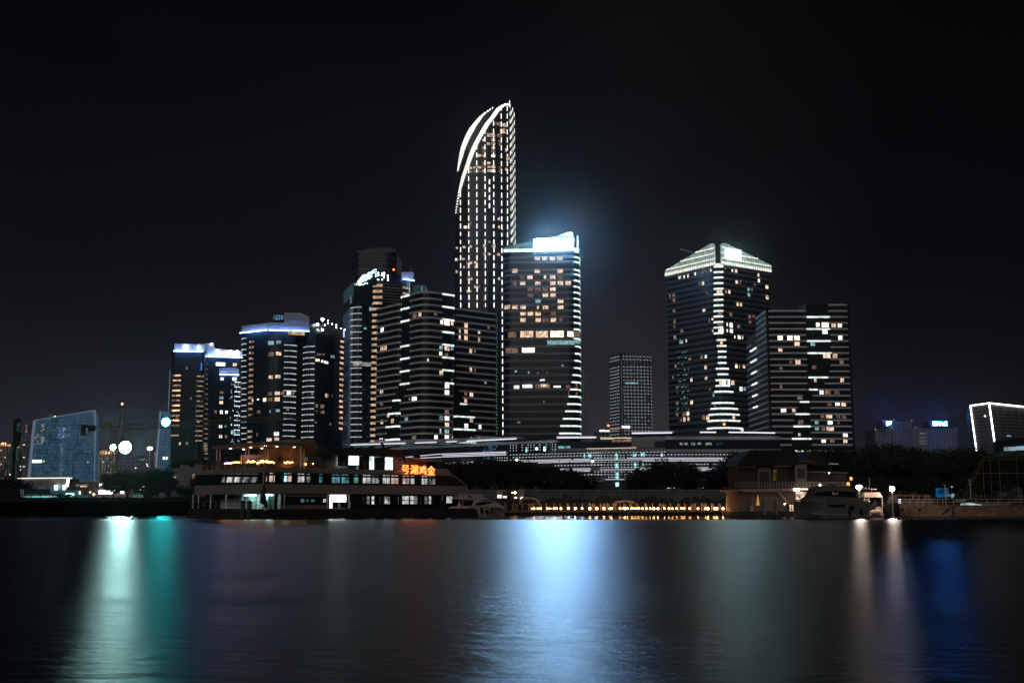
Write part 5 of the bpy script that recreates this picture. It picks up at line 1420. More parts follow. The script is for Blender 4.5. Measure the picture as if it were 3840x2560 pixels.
fp.pbox(2090, 1680, 2495, 1691, -2, 0.7).build('fascia', MATS['mall_fascia_b'], rt)
fp.pbox(2496, 1684, 2930, 1695, -2, 0.9).build('fascia', M_mb, rt)
fp.pbox(2495, 1648, 2925, 1684, 0, 0.3).build('glazing', M_mg, rt)
fp.pbox(2090, 1655, 2366, 1680, 0.0, 0.2).build('glazing', M_mg, rt)
lb(fp, [cb(0, 311), cb(705, 297)], 1.0, 0.16, 'light_line', M_lnw)
lb(fp, [cb(190, 156), cb(365, 157)], 1.0, 0.2, 'light_line', M_lnw); lb(fp, [cb(355, 172), cb(395, 158), cb(632, 157)], 1.0, 0.22, 'light_line', M_lnw); lb(fp, [cb(190, 174), cb(355, 173)], 1.0, 0.16, 'light_line', M_lnw)
lb(fp, [cb(360, 192), cb(632, 190)], 0.9, 0.5, 'light_line', M_warmd, 1.3)
for x0, y0, x1, y1 in ((1325, 224, 1435, 258), (1485, 222, 1540, 262), (1572, 224, 1630, 252), (1690, 224, 1775, 262)):
    a, b = cb(x0, y0), cb(x1, y1); fp.pbox(*a, *b, 0.3, 0.5).build('lit_window', emit('office_dim', (0.75, 0.9, 0.8), 0.20, var=1.0, scale=0.9), rt)
a, b = cb(1840, 225), cb(1930, 262); fp.pbox(*a, *b, 0.3, 0.5).build('lit_window', emit('office_blue', (0.1, 0.4, 0.5), 0.07, var=1.0, scale=0.9), rt)
a, b = ca(1720, 272), ca(1890, 310); fp.pbox(*a, *b, 0.3, 0.5).build('lit_window', emit('deck_teal', (0.3, 0.9, 0.85), 0.35, var=1.0, scale=0.5), rt)
lines_r = [[cb(570, 443), cb(2035, 443)], [cb(90, 470), cb(960, 465)], [cb(985, 464), cb(2032, 464)], [cb(785, 483), cb(2058, 482)], [cb(2060, 445), cb(2155, 445)], [cb(185, 610), cb(690, 606)], [cb(265, 747), cb(555, 747)],
           [cb(1500, 581), cb(1910, 580)], [cb(1515, 601), cb(1860, 600)], [cb(1520, 620), cb(1745, 619)], [cb(750, 582), cb(968, 582)], [cb(750, 603), cb(930, 603)], [cb(745, 622), cb(820, 622)],
           [cb(650, 722), cb(1250, 722)], [cb(690, 741), cb(1400, 741)], [cb(690, 762), cb(1250, 761)], [cb(1560, 720), cb(2110, 720)], [cb(1555, 740), cb(2110, 741)], [cb(1620, 760), cb(2080, 760)], [cb(1175, 582), cb(1330, 582)], [cb(1900, 581), cb(2130, 582)], [cb(1860, 601), cb(2060, 602)], [cb(1140, 868), cb(1260, 868)], [cb(1570, 867), cb(1700, 867)], [cb(1870, 867), cb(2110, 867)],
           [ca(1185, 478), ca(1370, 476)], [ca(1380, 474), ca(1905, 462)], [ca(1935, 461), ca(2180, 457)], [ca(1210, 497), ca(1730, 485)], [ca(1745, 483), ca(2170, 476)], [ca(1430, 511), ca(1870, 499)], [ca(1885, 498), ca(2215, 491)],
           [ca(1740, 600), ca(1890, 598)], [ca(1920, 597), ca(2185, 592)], [ca(1735, 618), ca(2180, 611)], [ca(1865, 636), ca(2170, 629)], [ca(1995, 733), ca(2078, 731)], [ca(1810, 736), ca(1890, 735)], [ca(1810, 752), ca(2080, 750)], [ca(1810, 771), ca(2125, 769)], [ca(1430, 742), ca(1600, 739)], [ca(1390, 778), ca(1530, 776)]]
for p in lines_r: lb(fp, p, 0.9, 0.16, 'light_line', M_line)
rows = []
def drow(f, y, x0, x1, step, y1=None, xs=None):
    m_ = MB(); X = xs or [x0+i*step for i in range(int((x1-x0)/step)+1)]
    for x in X:
        yy = y if y1 is None else y+(y1-y)*(x-x0)/(x1-x0)
        c_ = fp.W(*f(x, yy), 0.55); m_.ball(c_, 0.12, 5, 4)
        if x > X[0] and not xs: m_.bar(lc, c_, 0.02)
        lc = c_
    rows.append(m_)
XS = [1040, 1080, 1122, 1207, 1290, 1330, 1375, 1460, 1548, 1635, 1680]
for y in (266, 300, 338): drow(ca, y, 1040, 1680, 1, y-18, XS)
drow(ca, 398, 1040, 2340, 45.5, 366); drow(ca, 436, 1080, 2340, 45.5, 404); drow(ca, 472, 1040, 1170, 43); drow(ca, 550, 1675, 2145, 46.6, 543); drow(ca, 683, 1955, 2340, 47, 678)
for y in (440, 476): drow(ca, y, 855, 995, 34)
for y in (404, 442, 500, 540, 578, 637, 677): drow(ca, y, 2240, 2345, 48)
drow(cb, 368, 20, 1130, 49.5, 354); drow(cb, 404, 115, 530, 46); drow(cb, 440, 115, 530, 46); drow(cb, 399, 580, 1110, 52.5); drow(cb, 393, 1155, 2250, 49.8)
drow(cb, 500, 115, 740, 47.5, 495); drow(cb, 541, 15, 740, 47.5, 534); drow(cb, 533, 845, 1105, 52); drow(cb, 531, 1470, 2070, 50); drow(cb, 577, 210, 740, 47.5, 573); drow(cb, 637, 210, 640, 47.5); drow(cb, 677, 20, 640, 47.5); drow(cb, 713, 310, 640, 47.5); drow(cb, 668, 1225, 2070, 210)
many(rt, 'lamp_row', rows, M_md)
M_tw = emit('teal_window', (0.35, 0.95, 0.9), 0.8, var=0.8, scale=0.9)
for x0, y0, x1, y1 in ((408, 380, 440, 462), (655, 374, 706, 422), (770, 372, 828, 416), (410, 516, 448, 592), (670, 516, 708, 590), (790, 516, 820, 552), (1048, 512, 1088, 552), (412, 650, 450, 735), (1055, 378, 1082, 418)):
    fp.pbox(*cb(x0, y0), *cb(x1, y1), 0.1, 0.3).build('lit_window', M_tw, rt)
fp.pbox(*cb(412, 790), *cb(456, 846), 0.1, 0.3).build('lit_window', emit('entry_bright', (0.5, 1, 0.95), 1.6, var=0.5), rt)
for x0, y0, x1, y1 in ((1255, 288, 1280, 358), (1510, 278, 1538, 345), (2086, 385, 2100, 440), (2145, 392, 2190, 435), (2180, 790, 2196, 846)):
    fp.pbox(*ca(x0, y0), *ca(x1, y1), 0.1, 0.3).build('lit_window', M_tw, rt)
for x, y, r in ((1130, 478, .55), (1414, 312, .4), (1524, 326, .35), (2205, 490, .4)): MB().ball(fp.W(*ca(x, y), 1.0), r, 8, 6).build('wall_lamp', emit('teal_lamp', (0.7, 1.0, 0.95), 14.0), rt)
fp.pbox(*cb(55, 575), *cb(185, 620), 0.3, 1.4).build('sign_panel', MATS['mall_fascia_b'], rt)
fp.pbox(*cb(-240, 712), *cb(265, 780), 0.2, 0.8).build('fascia', MATS['mall_fascia_b'], rt)
# ================================================================== moored restaurant ship
FC = G(985, 1887, 130)
dR = V2(0.757, 0.654); dLn = V2(-0.654, 0.757)
fs = Face(FC, FC+dR*40); fe = Face(FC+dLn*18, FC)
WD = 17.3
M_hull = mat('ship_white', (0.235, 0.205, 0.185), 0.6, var=0.2, scale=0.25, stretch=(1, 1, 0.25))
M_hullk = mat('ship_dark_band', (0.012, 0.013, 0.014), 0.35)
M_base = mat('ship_base', (0.035, 0.032, 0.03), 0.8, var=0.3)
M_wall = mat('pale_wall', (0.62, 0.64, 0.62), 0.7, var=0.1)
M_rail = mat('rail_metal', (0.20, 0.185, 0.17), 0.4, 0.3)
M_lit_teal = emit('teal_strip_lamp', (0.45, 1.0, 0.95), 30.0)
rt = thing('restaurant_ship', 'long white three deck restaurant ship moored left of centre, warm roof terrace on top', 'ship', (FC.x+6, FC.y+14, 0))
LS = 31.5
zd, zb0, zb1, zw1, zt1 = 1.05, 2.74, 3.86, 5.13, 5.74
def T(px, py=1887): return fs.uv(px, py)[0]
fs.polyt([(-0.6, -0.4), (LS+1, -0.4), (LS+1, 0.9), (-0.6, 0.9)], -WD-0.5, 1.6).build('hull', M_base, rt)
fs.polyt([(-0.5, 0.9), (LS+0.8, 0.9), (LS+0.8, 1.05), (-0.5, 1.05)], -WD-0.3, 1.5).build('lower_deck', M_base, rt)
te = T(1750, 1822); tw = T(1703, 1783)
fs.polyt([(0, zb0), (T(1762, 1852), zb0), (te+0.5, zb0+0.5), (te, zb1), (0, zb1)], -WD, 0).build('side_belt', M_hull, rt)
fs.polyt([(0.12, zb1), (te-0.1, zb1), (tw-0.1, zw1), (0.12, zw1)], -WD+0.15, -0.15).build('window_band', M_hullk, rt)
fs.polyt([(0, zw1), (tw, zw1), (T(1678, 1756), zw1+0.9), (T(1625, 1757), zw1+0.9), (T(1625, 1760), zt1), (0, zt1)], -WD, 0).build('bulwark', M_hull, rt)
mb = MB(); mb.bar(fs.P(tw, zw1, .05), fs.P(te, zb1, .05), 0.16); mb.bar(fs.P(0, zw1, .02), fs.P(0, zb1, .02), 0.2); mb.bar(fs.P(0, zw1+.14, .05), fs.P(tw, zw1+.14, .05), 0.06); mb.bar(fs.P(0, zb0+.1, .05), fs.P(te, zb0+.1, .05), 0.06)
mb.build('trim', M_hull, rt)
# lower deck walls (set back) and its lit open end
fs.polyt([(T(1045), zd), (LS-2, zd), (LS-3, zb0), (T(1045), zb0)], -WD+1.2, -1.0).build('lower_wall', M_hullk, rt)
fs.polyt([(4.2, zd), (T(1045), zd), (T(1045), zb0), (4.2, zb0)], -WD+3, -5.0).build('lower_wall', M_wall, rt)
fe.polyt([(2, zd), (9.5, zd), (9.5, zb0), (2, zb0)], -6.4, -6.0).build('end_wall', M_wall, rt)
fe.polyt([(9.5, zd), (17.5, zd), (17.5, zb0), (9.5, zb0)], -3.4, -3.0).build('end_wall', M_wall, rt)
fs.polyt([(0.6, zd), (3.2, zd), (3.2, zb0), (0.6, zb0)], -2.6, -2.4).build('porch_wall', M_wall, rt)
for a, b, o in ((fe.P(11, 2.62, -1.5), fe.P(17, 2.62, -1.5), 0), (fs.P(0.5, 2.62, -1.2), fs.P(2.9, 2.62, -1.2), 0)): MB().bar(a, b, 0.14, 0.06).build('ceiling_lamp', M_lit_teal, rt)
for t in (11.0, 12.9, 14.6, 16.2): fe.box(t, t+0.8, zd, 2.3, -3.0, -2.92).build('door', M_frame, rt)
for t in (10.4, 12.1, 13.8, 15.4, 16.8): fe.box(t, t+0.7, 2.2, 2.6, -3.0, -2.6).build('air_conditioner', M_wall, rt)
mb = MB()
for t in (0.2, 1.7, 5, 9, 13, 17.2): MB().bar(fe.P(t, zd, -0.1), fe.P(t, zb0, -0.1), 0.12).build('deck_post', M_wall, rt)
for t in (1.4, 2.8, T(1230), T(1310)): MB().bar(fs.P(t, zd, -0.1), fs.P(t, zb0, -0.1), 0.10).build('deck_post', M_wall, rt)
fs.box(T(1055), T(1240), zd, 2.72, -0.9, -0.2).build('service_wall', M_hull, rt)
fs.box(T(1060), T(1228), 1.55, 2.45, -0.3, -0.15).build('dark_glazing', M_hullk, rt)
c8 = lambda x, y: (740+x/4.2, 1620+y/4.2); c1 = lambda x, y: (1240+x/4.2, 1620+y/4.2)
RW = {'t': emit('ship_teal_room', (0.16, 0.5, 0.55), 0.36, var=0.7, scale=1.2), 'w': emit('ship_white_room', (0.85, 0.88, 0.84), 0.62, var=0.55, scale=1.3), 'p': emit('ship_warm_room', (0.9, 0.66, 0.55), 0.55, var=0.6, scale=1.3),
      'g': emit('ship_grey_room', (0.45, 0.46, 0.48), 0.34, var=0.8, scale=1.3), 'b': emit('ship_bright_room', (1, 0.98, 0.93), 1.5, var=0.3, scale=1.0), 'B': emit('ship_blue_sign', (0.3, 0.75, 1), 2.2, var=0.9, scale=3)}
for x0, x1, y0, y1, k, f_ in ((1078, 1105, 675, 780, 'g', c8), (1132, 1200, 678, 786, 'p', c8), (1206, 1222, 678, 786, 'b', c8), (1366, 1410, 682, 780, 'B', c8), (1414, 1490, 680, 782, 'p', c8), (1580, 1692, 688, 790, 'w', c8), (1716, 1788, 692, 792, 'g', c8), (1916, 1976, 694, 796, 't', c8),
                              (18, 150, 702, 802, 't', c1), (168, 296, 702, 804, 't', c1), (366, 440, 705, 804, 't', c1), (506, 632, 708, 806, 'w', c1), (645, 766, 712, 808, 'g', c1), (820, 936, 712, 812, 'w', c1), (952, 1070, 716, 814, 'p', c1), (1132, 1242, 720, 816, 'p', c1), (1260, 1322, 722, 818, 'w', c1), (1432, 1532, 724, 822, 'w', c1), (1544, 1652, 726, 824, 'g', c1)):
    (a, b), (c, d) = f_(x0, y0), f_(x1, y1)
    fs.window(a, b, c, d, 2 if x1-x0 > 90 else 1, 1, o=-0.08, fw=0.07).build('window', [RW[k], M_frame], rt)
    n = 2 if x1-x0 > 90 else 1
    for j in range(n):
        w_ = (c-a)/n
        fs.window(a+w_*j+0.8, b-9.5, a+w_*(j+1)-0.8, b-5.5, 1, 1, o=-0.08, fw=0.05).build('transom_window', [RW[k], M_frame], rt)
for x0, x1, k in ((380, 432, 'g'), (456, 548, 'w'), (575, 672, 'w'), (704, 808, 'g'), (832, 930, 'g')):
    (a, b), (c, d) = c8(x0, 700), c8(x1, 792)
    P_ = [fe.uv(a-3, d), fe.uv(c-3, d), fe.uv(c+2, b), fe.uv(a+2, b)]
    mb = fe.polyt(P_, -0.3, -0.08, 0)
    for (t0, z0), (t1, z1) in zip(P_, P_[1:]+P_[:1]): mb.bar(fe.P(t0, z0, -0.05), fe.P(t1, z1, -0.05), 0.07, mi=1)
    mb.build('window', [RW[k], M_frame], rt)
    for j in (0, 1):
        a2 = a+(c-a)*j*0.52; fe.pbox(a2+3, 1774.5, a2+(c-a)*0.42+3, 1778, -0.3, -0.08).build('transom_window', emit('dim_transom', (0.5, 0.42, 0.38), 0.16), rt)
for x0, x1, y0, y1, k in ((575, 616, 1008, 1130, 'g'), (648, 690, 1006, 1134, 'w'), (845, 936, 1008, 1132, 'g'), (858, 910, 1050, 1110, 'b'), (1132, 1236, 1004, 1130, 'w'), (1256, 1312, 1004, 1130, 'w'), (1316, 1370, 1006, 1130, 'g'), (1482, 1532, 1006, 1128, 'g'), (1550, 1586, 1006, 1128, 'w'), (1826, 1922, 1004, 1116, 'w')):
    (a, b), (c, d) = c1(x0, y0), c1(x1, y1)
    fs.window(a, b, c, d, 1, 2, o=-0.9, fw=0.06).build('window', [RW[k], M_frame], rt)
(a, b), (c, d) = c1(-5, 985), c1(296, 1192)
fs.poly([(a+1, b+12), (a+10, b), (c, b), (c, d), (a, d)], -0.9, -0.75).build('bright_doorway', emit('glaring_doorway', (1, 0.94, 0.88), 5.0), rt)
mb = MB()
for x in (0, 22, 38, 60): 
    fs.pbox(1242+x, 1881, 1256+x, 1904, 0.2, 0.7, 0, mb)
mb.build('deck_chairs', M_frame, rt)
for x0, y0, x1, y1 in ((1640, 1050, 1692, 1098), (1728, 1060, 1758, 1090), (1800, 1060, 1850, 1096)):
    fs.pbox(*c8(x0, y0), *c8(x1, y1), -0.15, -0.1).build('window', RW['t'], rt)
fs.pbox(*c8(1992, 1048), *c8(2034, 1100), -0.15, -0.1).build('window', RW['w'], rt)
# railings
def railing(face, t0, t1, z0, h, o, name, rt, m=None, step=1.5, bars=3, w_=0.045):
    mb = MB(); n = max(1, int(abs(t1-t0)/step))
    for k in range(n+1): t = t0+(t1-t0)*k/n; mb.bar(face.P(t, z0, o), face.P(t, z0+h, o), w_)
    for j in range(1, bars+1): mb.bar(face.P(t0, z0+h*j/bars, o), face.P(t1, z0+h*j/bars, o), w_)
    return mb.build(name, m or M_rail, rt)
railing(fs, 0.2, T(1560), zt1, 0.85, -0.2, 'terrace_railing', rt, bars=3)
railing(fe, 0.2, 17.8, zt1, 0.85, -0.2, 'terrace_railing', rt, bars=3)
railing(fs, -0.4, LS-4, zd, 0.95, 1.2, 'deck_railing', rt, bars=2, m=M_frame)
railing(fe, 0.2, 17.8, zd, 0.8, 0.0, 'deck_railing', rt, bars=2)
# terrace canopy with posts
zc0 = zat(131, 1668); zc1 = zc0+0.38
M_can = mat('canopy_fascia', (0.16, 0.13, 0.11), 0.7)
tcan = T(1159, 1672)
fs.polyt([(0.2, zc0), (tcan, zc0), (tcan, zc1), (0.2, zc1)], -13.5, -0.4).build('canopy_roof', M_can, rt)
mb = MB()
for t, o in ((0.6, -0.9), (1.0, -0.9), (0.6, -5.5), (1.0, -5.5), (0.6, -12.8), (1.0, -12.8), (5.3, -0.9), (5.7, -0.9), (5.5, -8)): MB().tube([fs.P(t, zt1, o), fs.P(t, zc0, o)], 0.085, 8).build('canopy_post', mat('canopy_post', (0.5, 0.42, 0.36), 0.6), rt)
for t, o in ((1.2, -2), (3, -2.5), (5, -2), (1.5, -6), (3.5, -7), (1.2, -10.5), (3.2, -11)): MB().box((*fs.P(t, 0, o).xy, zc0-0.07), (0.22, 0.12, 0.05)).build('downlight', emit('downlight', (1.0, 0.78, 0.6), 14.0), rt)
# stage panel with a scribbled name
mb = fs.poly([(1016, 1742), (1016, 1698), (1111, 1694), (1112, 1742)], -7.2, -7.0); mb.build('stage_panel', mat('white_panel', (0.62, 0.55, 0.54), 0.7, var=0.05), rt)
pts = []
for k in range(44):
    u = k/43; pts.append(fs.P(*fs.uv(1049+26*u, 1715.5+sin(k*1.45)*2.6*(1-.5*u)), -6.9))
MB().tube(pts, 0.02, 5).build('panel_script', M_frame, rt)
# brown funnel housing and tented lounge
M_fun = mat('funnel_brown', (0.17, 0.13, 0.10), 0.7)
fs.poly([(1148, 1757), (1163, 1680), (1169, 1641), (1211, 1645), (1240, 1688), (1240, 1757)], -10, -2.0).build('funnel_housing', M_fun, rt)
fs.poly([(1141, 1757), (1135, 1700), (1141, 1643), (1168, 1641), (1162, 1690), (1148, 1757)], -10.5, -3.0).build('funnel_side', mat('funnel_painted_amber', (0.34, 0.24, 0.16), 0.7), rt)  # left face: brown lightened to carry the amber light
fs.pbox(1179, 1713, 1187, 1724, -1.99, -1.9).build('porthole', RW['t'], rt)
fs.pbox(1052, 1706, 1060, 1713, -9, -8.9).build('porthole', RW['t'], rt)
fs.poly([(1240, 1760), (1240, 1703), (1556, 1711), (1556, 1762)], -9.5, -2.6).build('lounge_wall', mat('lounge_wall', (0.34, 0.34, 0.34), 0.7), rt)
M_tent = mat('tent_canvas', (0.045, 0.045, 0.048), 0.8, var=0.2, scale=0.5)
P_ = [(1212, 1706), (1213, 1690), (1243, 1673), (1262, 1671), (1290, 1675), (1312, 1683), (1330, 1679), (1356, 1676), (1380, 1678), (1400, 1685), (1420, 1682), (1470, 1681), (1520, 1684), (1556, 1698), (1560, 1709)]
mb = MB()
f0 = [fs.P(*fs.uv(*p), -1.6) for p in P_]; f1 = [fs.P(*fs.uv(p[0], p[1]), -5.5)+Vector((0, 0, 0.25)) for p in P_]; f2 = [fs.P(*fs.uv(p[0], p[1]), -10) for p in P_]
for A__, B__ in ((f0, f1), (f1, f2)):
    for i in range(len(P_)-1): mb.face([A__[i], A__[i+1], B__[i+1], B__[i]])
mb.face(f0); mb.face(f2[::-1])
mb.build('tent_roof', M_tent, rt)
for x0, y0, x1, y1, k in ((285, 368, 450, 520, 'b'), (612, 378, 690, 592, 'b'), (858, 392, 985, 600, 'b')):
    fs.window(*c1(x0, y0), *c1(x1, y1), 2, 1, o=-2.5, fw=0.06).build('lounge_door', [emit('lounge_light', (0.85, 1.0, 0.95), 1.3, var=0.55, scale=1.0), M_frame], rt)
for x0, x1 in ((705, 730), (740, 800), (1000, 1040), (1165, 1175), (1185, 1240), (1290, 1300), (1310, 1335)):
    fs.pbox(*c1(x0, 410), *c1(x1, 560), -2.55, -2.45).build('curtain', mat('curtain_grey', (0.40, 0.44, 0.46), 0.8), rt)
for x0, x1 in ((480, 540), (1075, 1125)): fs.pbox(*c1(x0, 400), *c1(x1, 560), -2.55, -2.45).build('wood_panel', M_fun, rt)
# wheelhouse
fs.poly([(1558, 1760), (1558, 1716), (1672, 1724), (1676, 1757), (1626, 1760)], -12, -2.0).build('wheelhouse', M_fun, rt)
fs.poly([(1556, 1718), (1556, 1712), (1621, 1718), (1621, 1721), (1679, 1725), (1679, 1729), (1621, 1728)], -12.5, -1.2).build('wheelhouse_roof', M_hull, rt)
fs.poly([(1639, 1752), (1639, 1729), (1674, 1731), (1671, 1753)], -2.0, -1.9).build('wheelhouse_window', M_hullk, rt)
mb = MB(); mb.tube([fs.W(1661, 1722, -5), fs.W(1661, 1690, -5)], 0.05, 5); mb.ball(fs.W(1661, 1690, -5), 0.18, 6, 5); mb.ball(fs.W(1650, 1707, -5), 0.5, 8, 5, sq=(1, 1, .5)); mb.build('radar_mast', M_frame, rt)
mb = MB(); a = fs.W(1515, 1684, -6); mb.tube([fs.W(1522, 1686, -5), fs.W(1524, 1665, -5), fs.W(1516, 1655, -5)], [0.3, .22, .14], 6); mb.tube([fs.W(1516, 1655, -5), fs.W(1515, 1629, -5)], 0.06, 5); mb.build('aerial_mast', M_frame, rt)
# lettering: the four amber characters, read from the right
M_sgo = emit('amber_sign', (1.0, 0.19, 0.04), 4.6)
cw = 0.0
for ch, xc, yc, w_, h_ in (('号', 1512.5, 1759.5, 27, 33), ('湖', 1545.5, 1760, 27, 33), ('鸡', 1577.5, 1762, 26, 33), ('金', 1609, 1764, 28, 34)):
    sx_ = fs.P(*fs.uv(xc+w_/2, yc)); sy_ = fs.P(*fs.uv(xc-w_/2, yc))
    hz = fs.uv(xc, yc-h_/2)[1]-fs.uv(xc, yc+h_/2)[1]
    sign_text(ch, 'sign_character', fs, xc, yc, (sx_-sy_).length, hz, M_sgo, rt, off=0.45, depth=0.06)
mb = MB()
for z_ in (0.25, 0.95): mb.bar(fs.P(T(1496), zt1-0.45+z_, 0.2), fs.P(T(1626), zt1-0.45+z_, 0.2), 0.06)
mb.build('sign_rack', M_frame, rt)
# candle lanterns along the terrace: amber points on planters
rt2 = thing('light_string', 'string of amber candle lights on the ship terrace under the canopy', 'lights', (*fs.P(3, 0, -3).xy, zt1))
M_can_l = emit('candle_amber', (1.0, 0.36, 0.08), 34.0)
rnd = random.Random(4)
bl = []
def lamp_at(f, px, py, o, r=0.055):
    bl.append(MB().ball(f.W(px, py, o), r, 6, 4))
for k in range(18): lamp_at(fe, 826+k*3.1, 1737.5-k*0.35+rnd.uniform(-1, 1), -0.6, 0.06)
for k in range(10): lamp_at(fe, 907+k*3.0, 1730+rnd.uniform(-4, 3), -0.7)
for k in range(10): lamp_at(fe, 953+k*3.2, 1729+rnd.uniform(-4, 3), -0.8)
for k in range(24): lamp_at(fs, 990+k*2.75, 1731+rnd.uniform(-3, 4), -1.6)
for k in range(10): lamp_at(fs, 1086+k*3.4, 1732+rnd.uniform(-2, 3), -1.2)
for x, y in ((1157, 1737), (1156, 1741), (1184, 1737)): lamp_at(fs, x, y, -0.6)
for b_ in bl: b_.build('bulb', M_can_l, rt2)
mb = MB(); mb.bar(fe.P(1.5, zt1+0.28, -0.75), fe.P(17.4, zt1+0.28, -0.75), 0.35, 0.5); mb.bar(fs.P(0.3, zt1+0.25, -1.6), fs.P(5.2, zt1+0.25, -1.6), 0.35, 0.45); mb.build('planter', mat('planter', (0.12, 0.07, 0.03), 0.8), rt2)
# small potted plants on the terrace rail
def clump(c, r, n, seed, leaf=0.09, sq=(1, 1, 1)):
    rn = random.Random(seed); mb = MB(); c = Vector(c)
    for _ in range(n):
        d = Vector((rn.gauss(0, 1), rn.gauss(0, 1), rn.gauss(0, 1))).normalized()*r*rn.random()**0.4
        p = c+Vector((d.x*sq[0], d.y*sq[1], d.z*sq[2])); u = Vector((rn.uniform(-1, 1), rn.uniform(-1, 1), rn.uniform(-1, 1))).normalized(); w_ = u.orthogonal().normalized(); v_ = u.cross(w_)
        mb.face([p-w_*leaf, p-v_*leaf*.6, p+w_*leaf, p+v_*leaf*.6])
    return mb
M_leaf = mat('leaf_green', (0.045, 0.065, 0.035), 0.7, var=0.4, scale=2)
M_pot = mat('pot', (0.08, 0.06, 0.05), 0.8)
for k, (f_, px_, py_, o_, lab) in enumerate(((fe, 773, 1742, -0.4, 'leftmost potted shrub on the ship terrace corner'), (fe, 792, 1740, -0.4, 'second potted shrub from the left on the ship terrace'), (fe, 811, 1738, -0.4, 'third potted shrub from the left on the ship terrace'),
                                    (fs, 1032, 1722, -4, 'dark round potted shrub in front of the left part of the white stage panel'), (fs, 1111, 1715, -4, 'dark potted shrub at the right end of the white stage panel'), (fs, 1070, 1727, -3, 'small potted shrub before the middle of the stage panel'), (fs, 1198, 1732, -1.0, 'large loose potted plant before the brown funnel housing'), (fs, 1217, 1738, -0.9, 'smaller loose plant right of the funnel porthole'))):
    c = f_.W(px_, py_, o_); p_ = thing('potted_shrub', lab, 'plant', (c.x, c.y, zt1), 'potted shrubs on the ship terrace')
    r = 0.42 if k < 3 else (0.38 if k < 6 else 0.7)
    clump((c.x, c.y, max(c.z, zt1+0.75)), r, 130, k, 0.08).build('leaves', M_leaf, p_)
    mb = MB(); mb.lathe((c.x, c.y, zt1), [(0.14, 0), (0.2, 0.4)], 8); mb.tube([(c.x, c.y, zt1+0.4), (c.x, c.y, max(c.z, zt1+.75))], 0.03, 5); mb.build('pot', M_pot, p_)
# lettered balustrade and banner, mooring posts, closed parasol on the quay edge of the ship
c = fs.W(951, 1880, 2.2)
rt = thing('parasol', 'tall closed dark parasol in front of the teal lit ship end', 'parasol', (c.x, c.y, zd))
MB().lathe((c.x, c.y, zd+0.5), [(0.06, 0), (0.32, 0.15), (0.28, 1.0), (0.14, 1.9), (0.03, 2.15)], 10).build('canopy', M_frame, rt); MB().tube([(c.x, c.y, 0.9), (c.x, c.y, zd+0.6)], 0.05, 6).build('pole', M_frame, rt)
c = fs.W(967.5, 1885, 1.8)
rt = thing('banner', 'narrow cream roll up banner with a dark figure on it, right of the closed parasol', 'banner', (c.x, c.y, zd))
fb_ = Face(c.xy-V2(0.2, 0), c.xy+V2(0.2, 0)); fb_.box(-0.02, 0.42, zd-0.1, 2.0, -0.03, 0).build('panel', mat('banner_cream', (0.75, 0.66, 0.58), 0.7), rt)
fb_.polyt([(0.1, 1.15), (0.3, 1.15), (0.34, 1.45), (0.26, 1.75), (0.2, 1.9), (0.14, 1.75), (0.06, 1.5)], 0.0, 0.012).build('print', M_frame, rt)
for px_, lab in ((911, 'left of the two thick mooring posts before the ship end, with a pointed cap'), (935, 'right of the two thick mooring posts before the ship end')):
    c = G(px_, 1900, 127); rt = thing('mooring_post', lab, 'post', (c.x, c.y, -0.5), 'mooring posts before the ship')
    MB().lathe((c.x, c.y, -0.5), [(0.25, 0), (0.25, 2.2)], 12).build('shaft', mat('post_grey', (0.06, 0.06, 0.06), 0.8), rt); MB().lathe((c.x, c.y, 1.7), [(0.30, 0), (0.27, 0.12), (0.03, 0.32)], 12).build('cap', M_frame, rt)

# ================================================================== motor yachts
M_gel = mat('gelcoat', (0.30, 0.27, 0.25), 0.3, var=0.1, scale=0.3)
M_geld = mat('dark_gelcoat', (0.105, 0.10, 0.095), 0.3, var=0.1, scale=0.3)
M_glk = mat('black_glazing', (0.008, 0.008, 0.009), 0.15)
def hull(rt, Y, st, m, beam, name='hull'):
    """st: (px, y of sheer, y of waterline edge px shift, half beam factor)"""
    mb = MB(); R = []
    for px_, ysh, bw, bt in st:
        p = W(px_, ysh, Y); x = p.x; zs = p.z
        R.append([Vector((x, Y-bt*beam, zs)), Vector((x, Y-(bt*0.45+bw*0.55)*beam, zs*0.45)), Vector((x, Y-bw*beam, -0.15)), Vector((x, Y+bw*beam, -0.15)), Vector((x, Y+(bt*0.45+bw*0.55)*beam, zs*0.45)), Vector((x, Y+bt*beam, zs))])
    for a, b in zip(R, R[1:]):
        for k in range(6):
            j = (k+1) % 6; mb.face([a[k], b[k], b[j], a[j]])
    mb.face(R[0]); mb.face(R[-1][::-1])
    return mb.build(name, m, rt)
Y = 150.0
z_ = lambda x, y: (1640+x/6.533, 1840+y/6.533)
c = G(1780, 1930, Y)
rt = thing('motor_yacht', 'white flybridge motor yacht moored at the ship bow, black side windows', 'yacht', (c.x, Y, 0))
hull(rt, Y, [(1665, 1927, 0.85, 0.9), (1680, 1910, 0.9, 0.95), (1692, 1897.5, 0.92, 1), (1767, 1897, 0.9, 1.0), (1820, 1897, 0.7, 0.95), (1855, 1898, 0.35, 0.75), (1872, 1900, 0.08, 0.5), (1891, 1902, 0.0, 0.05)], M_gel, 2.0)
fy = Face(V2(c.x-8, Y), V2(c.x+8, Y))
fy.poly([z_(165, 545), z_(340, 378), z_(800, 372), z_(600, 550)], 1.95, 2.08).build('stern_fairing', mat('gel_painted_amber', (0.55, 0.36, 0.26), 0.5), rt)  # gelcoat copy with amber lamplight put into its colour
fy.poly([z_(620, 372), z_(635, 150), z_(780, 145), z_(1130, 150), z_(1330, 248), z_(1480, 300), z_(1620, 375), z_(1640, 400), z_(800, 400)], -1.7, 1.7).build('deck_house', M_gel, rt)
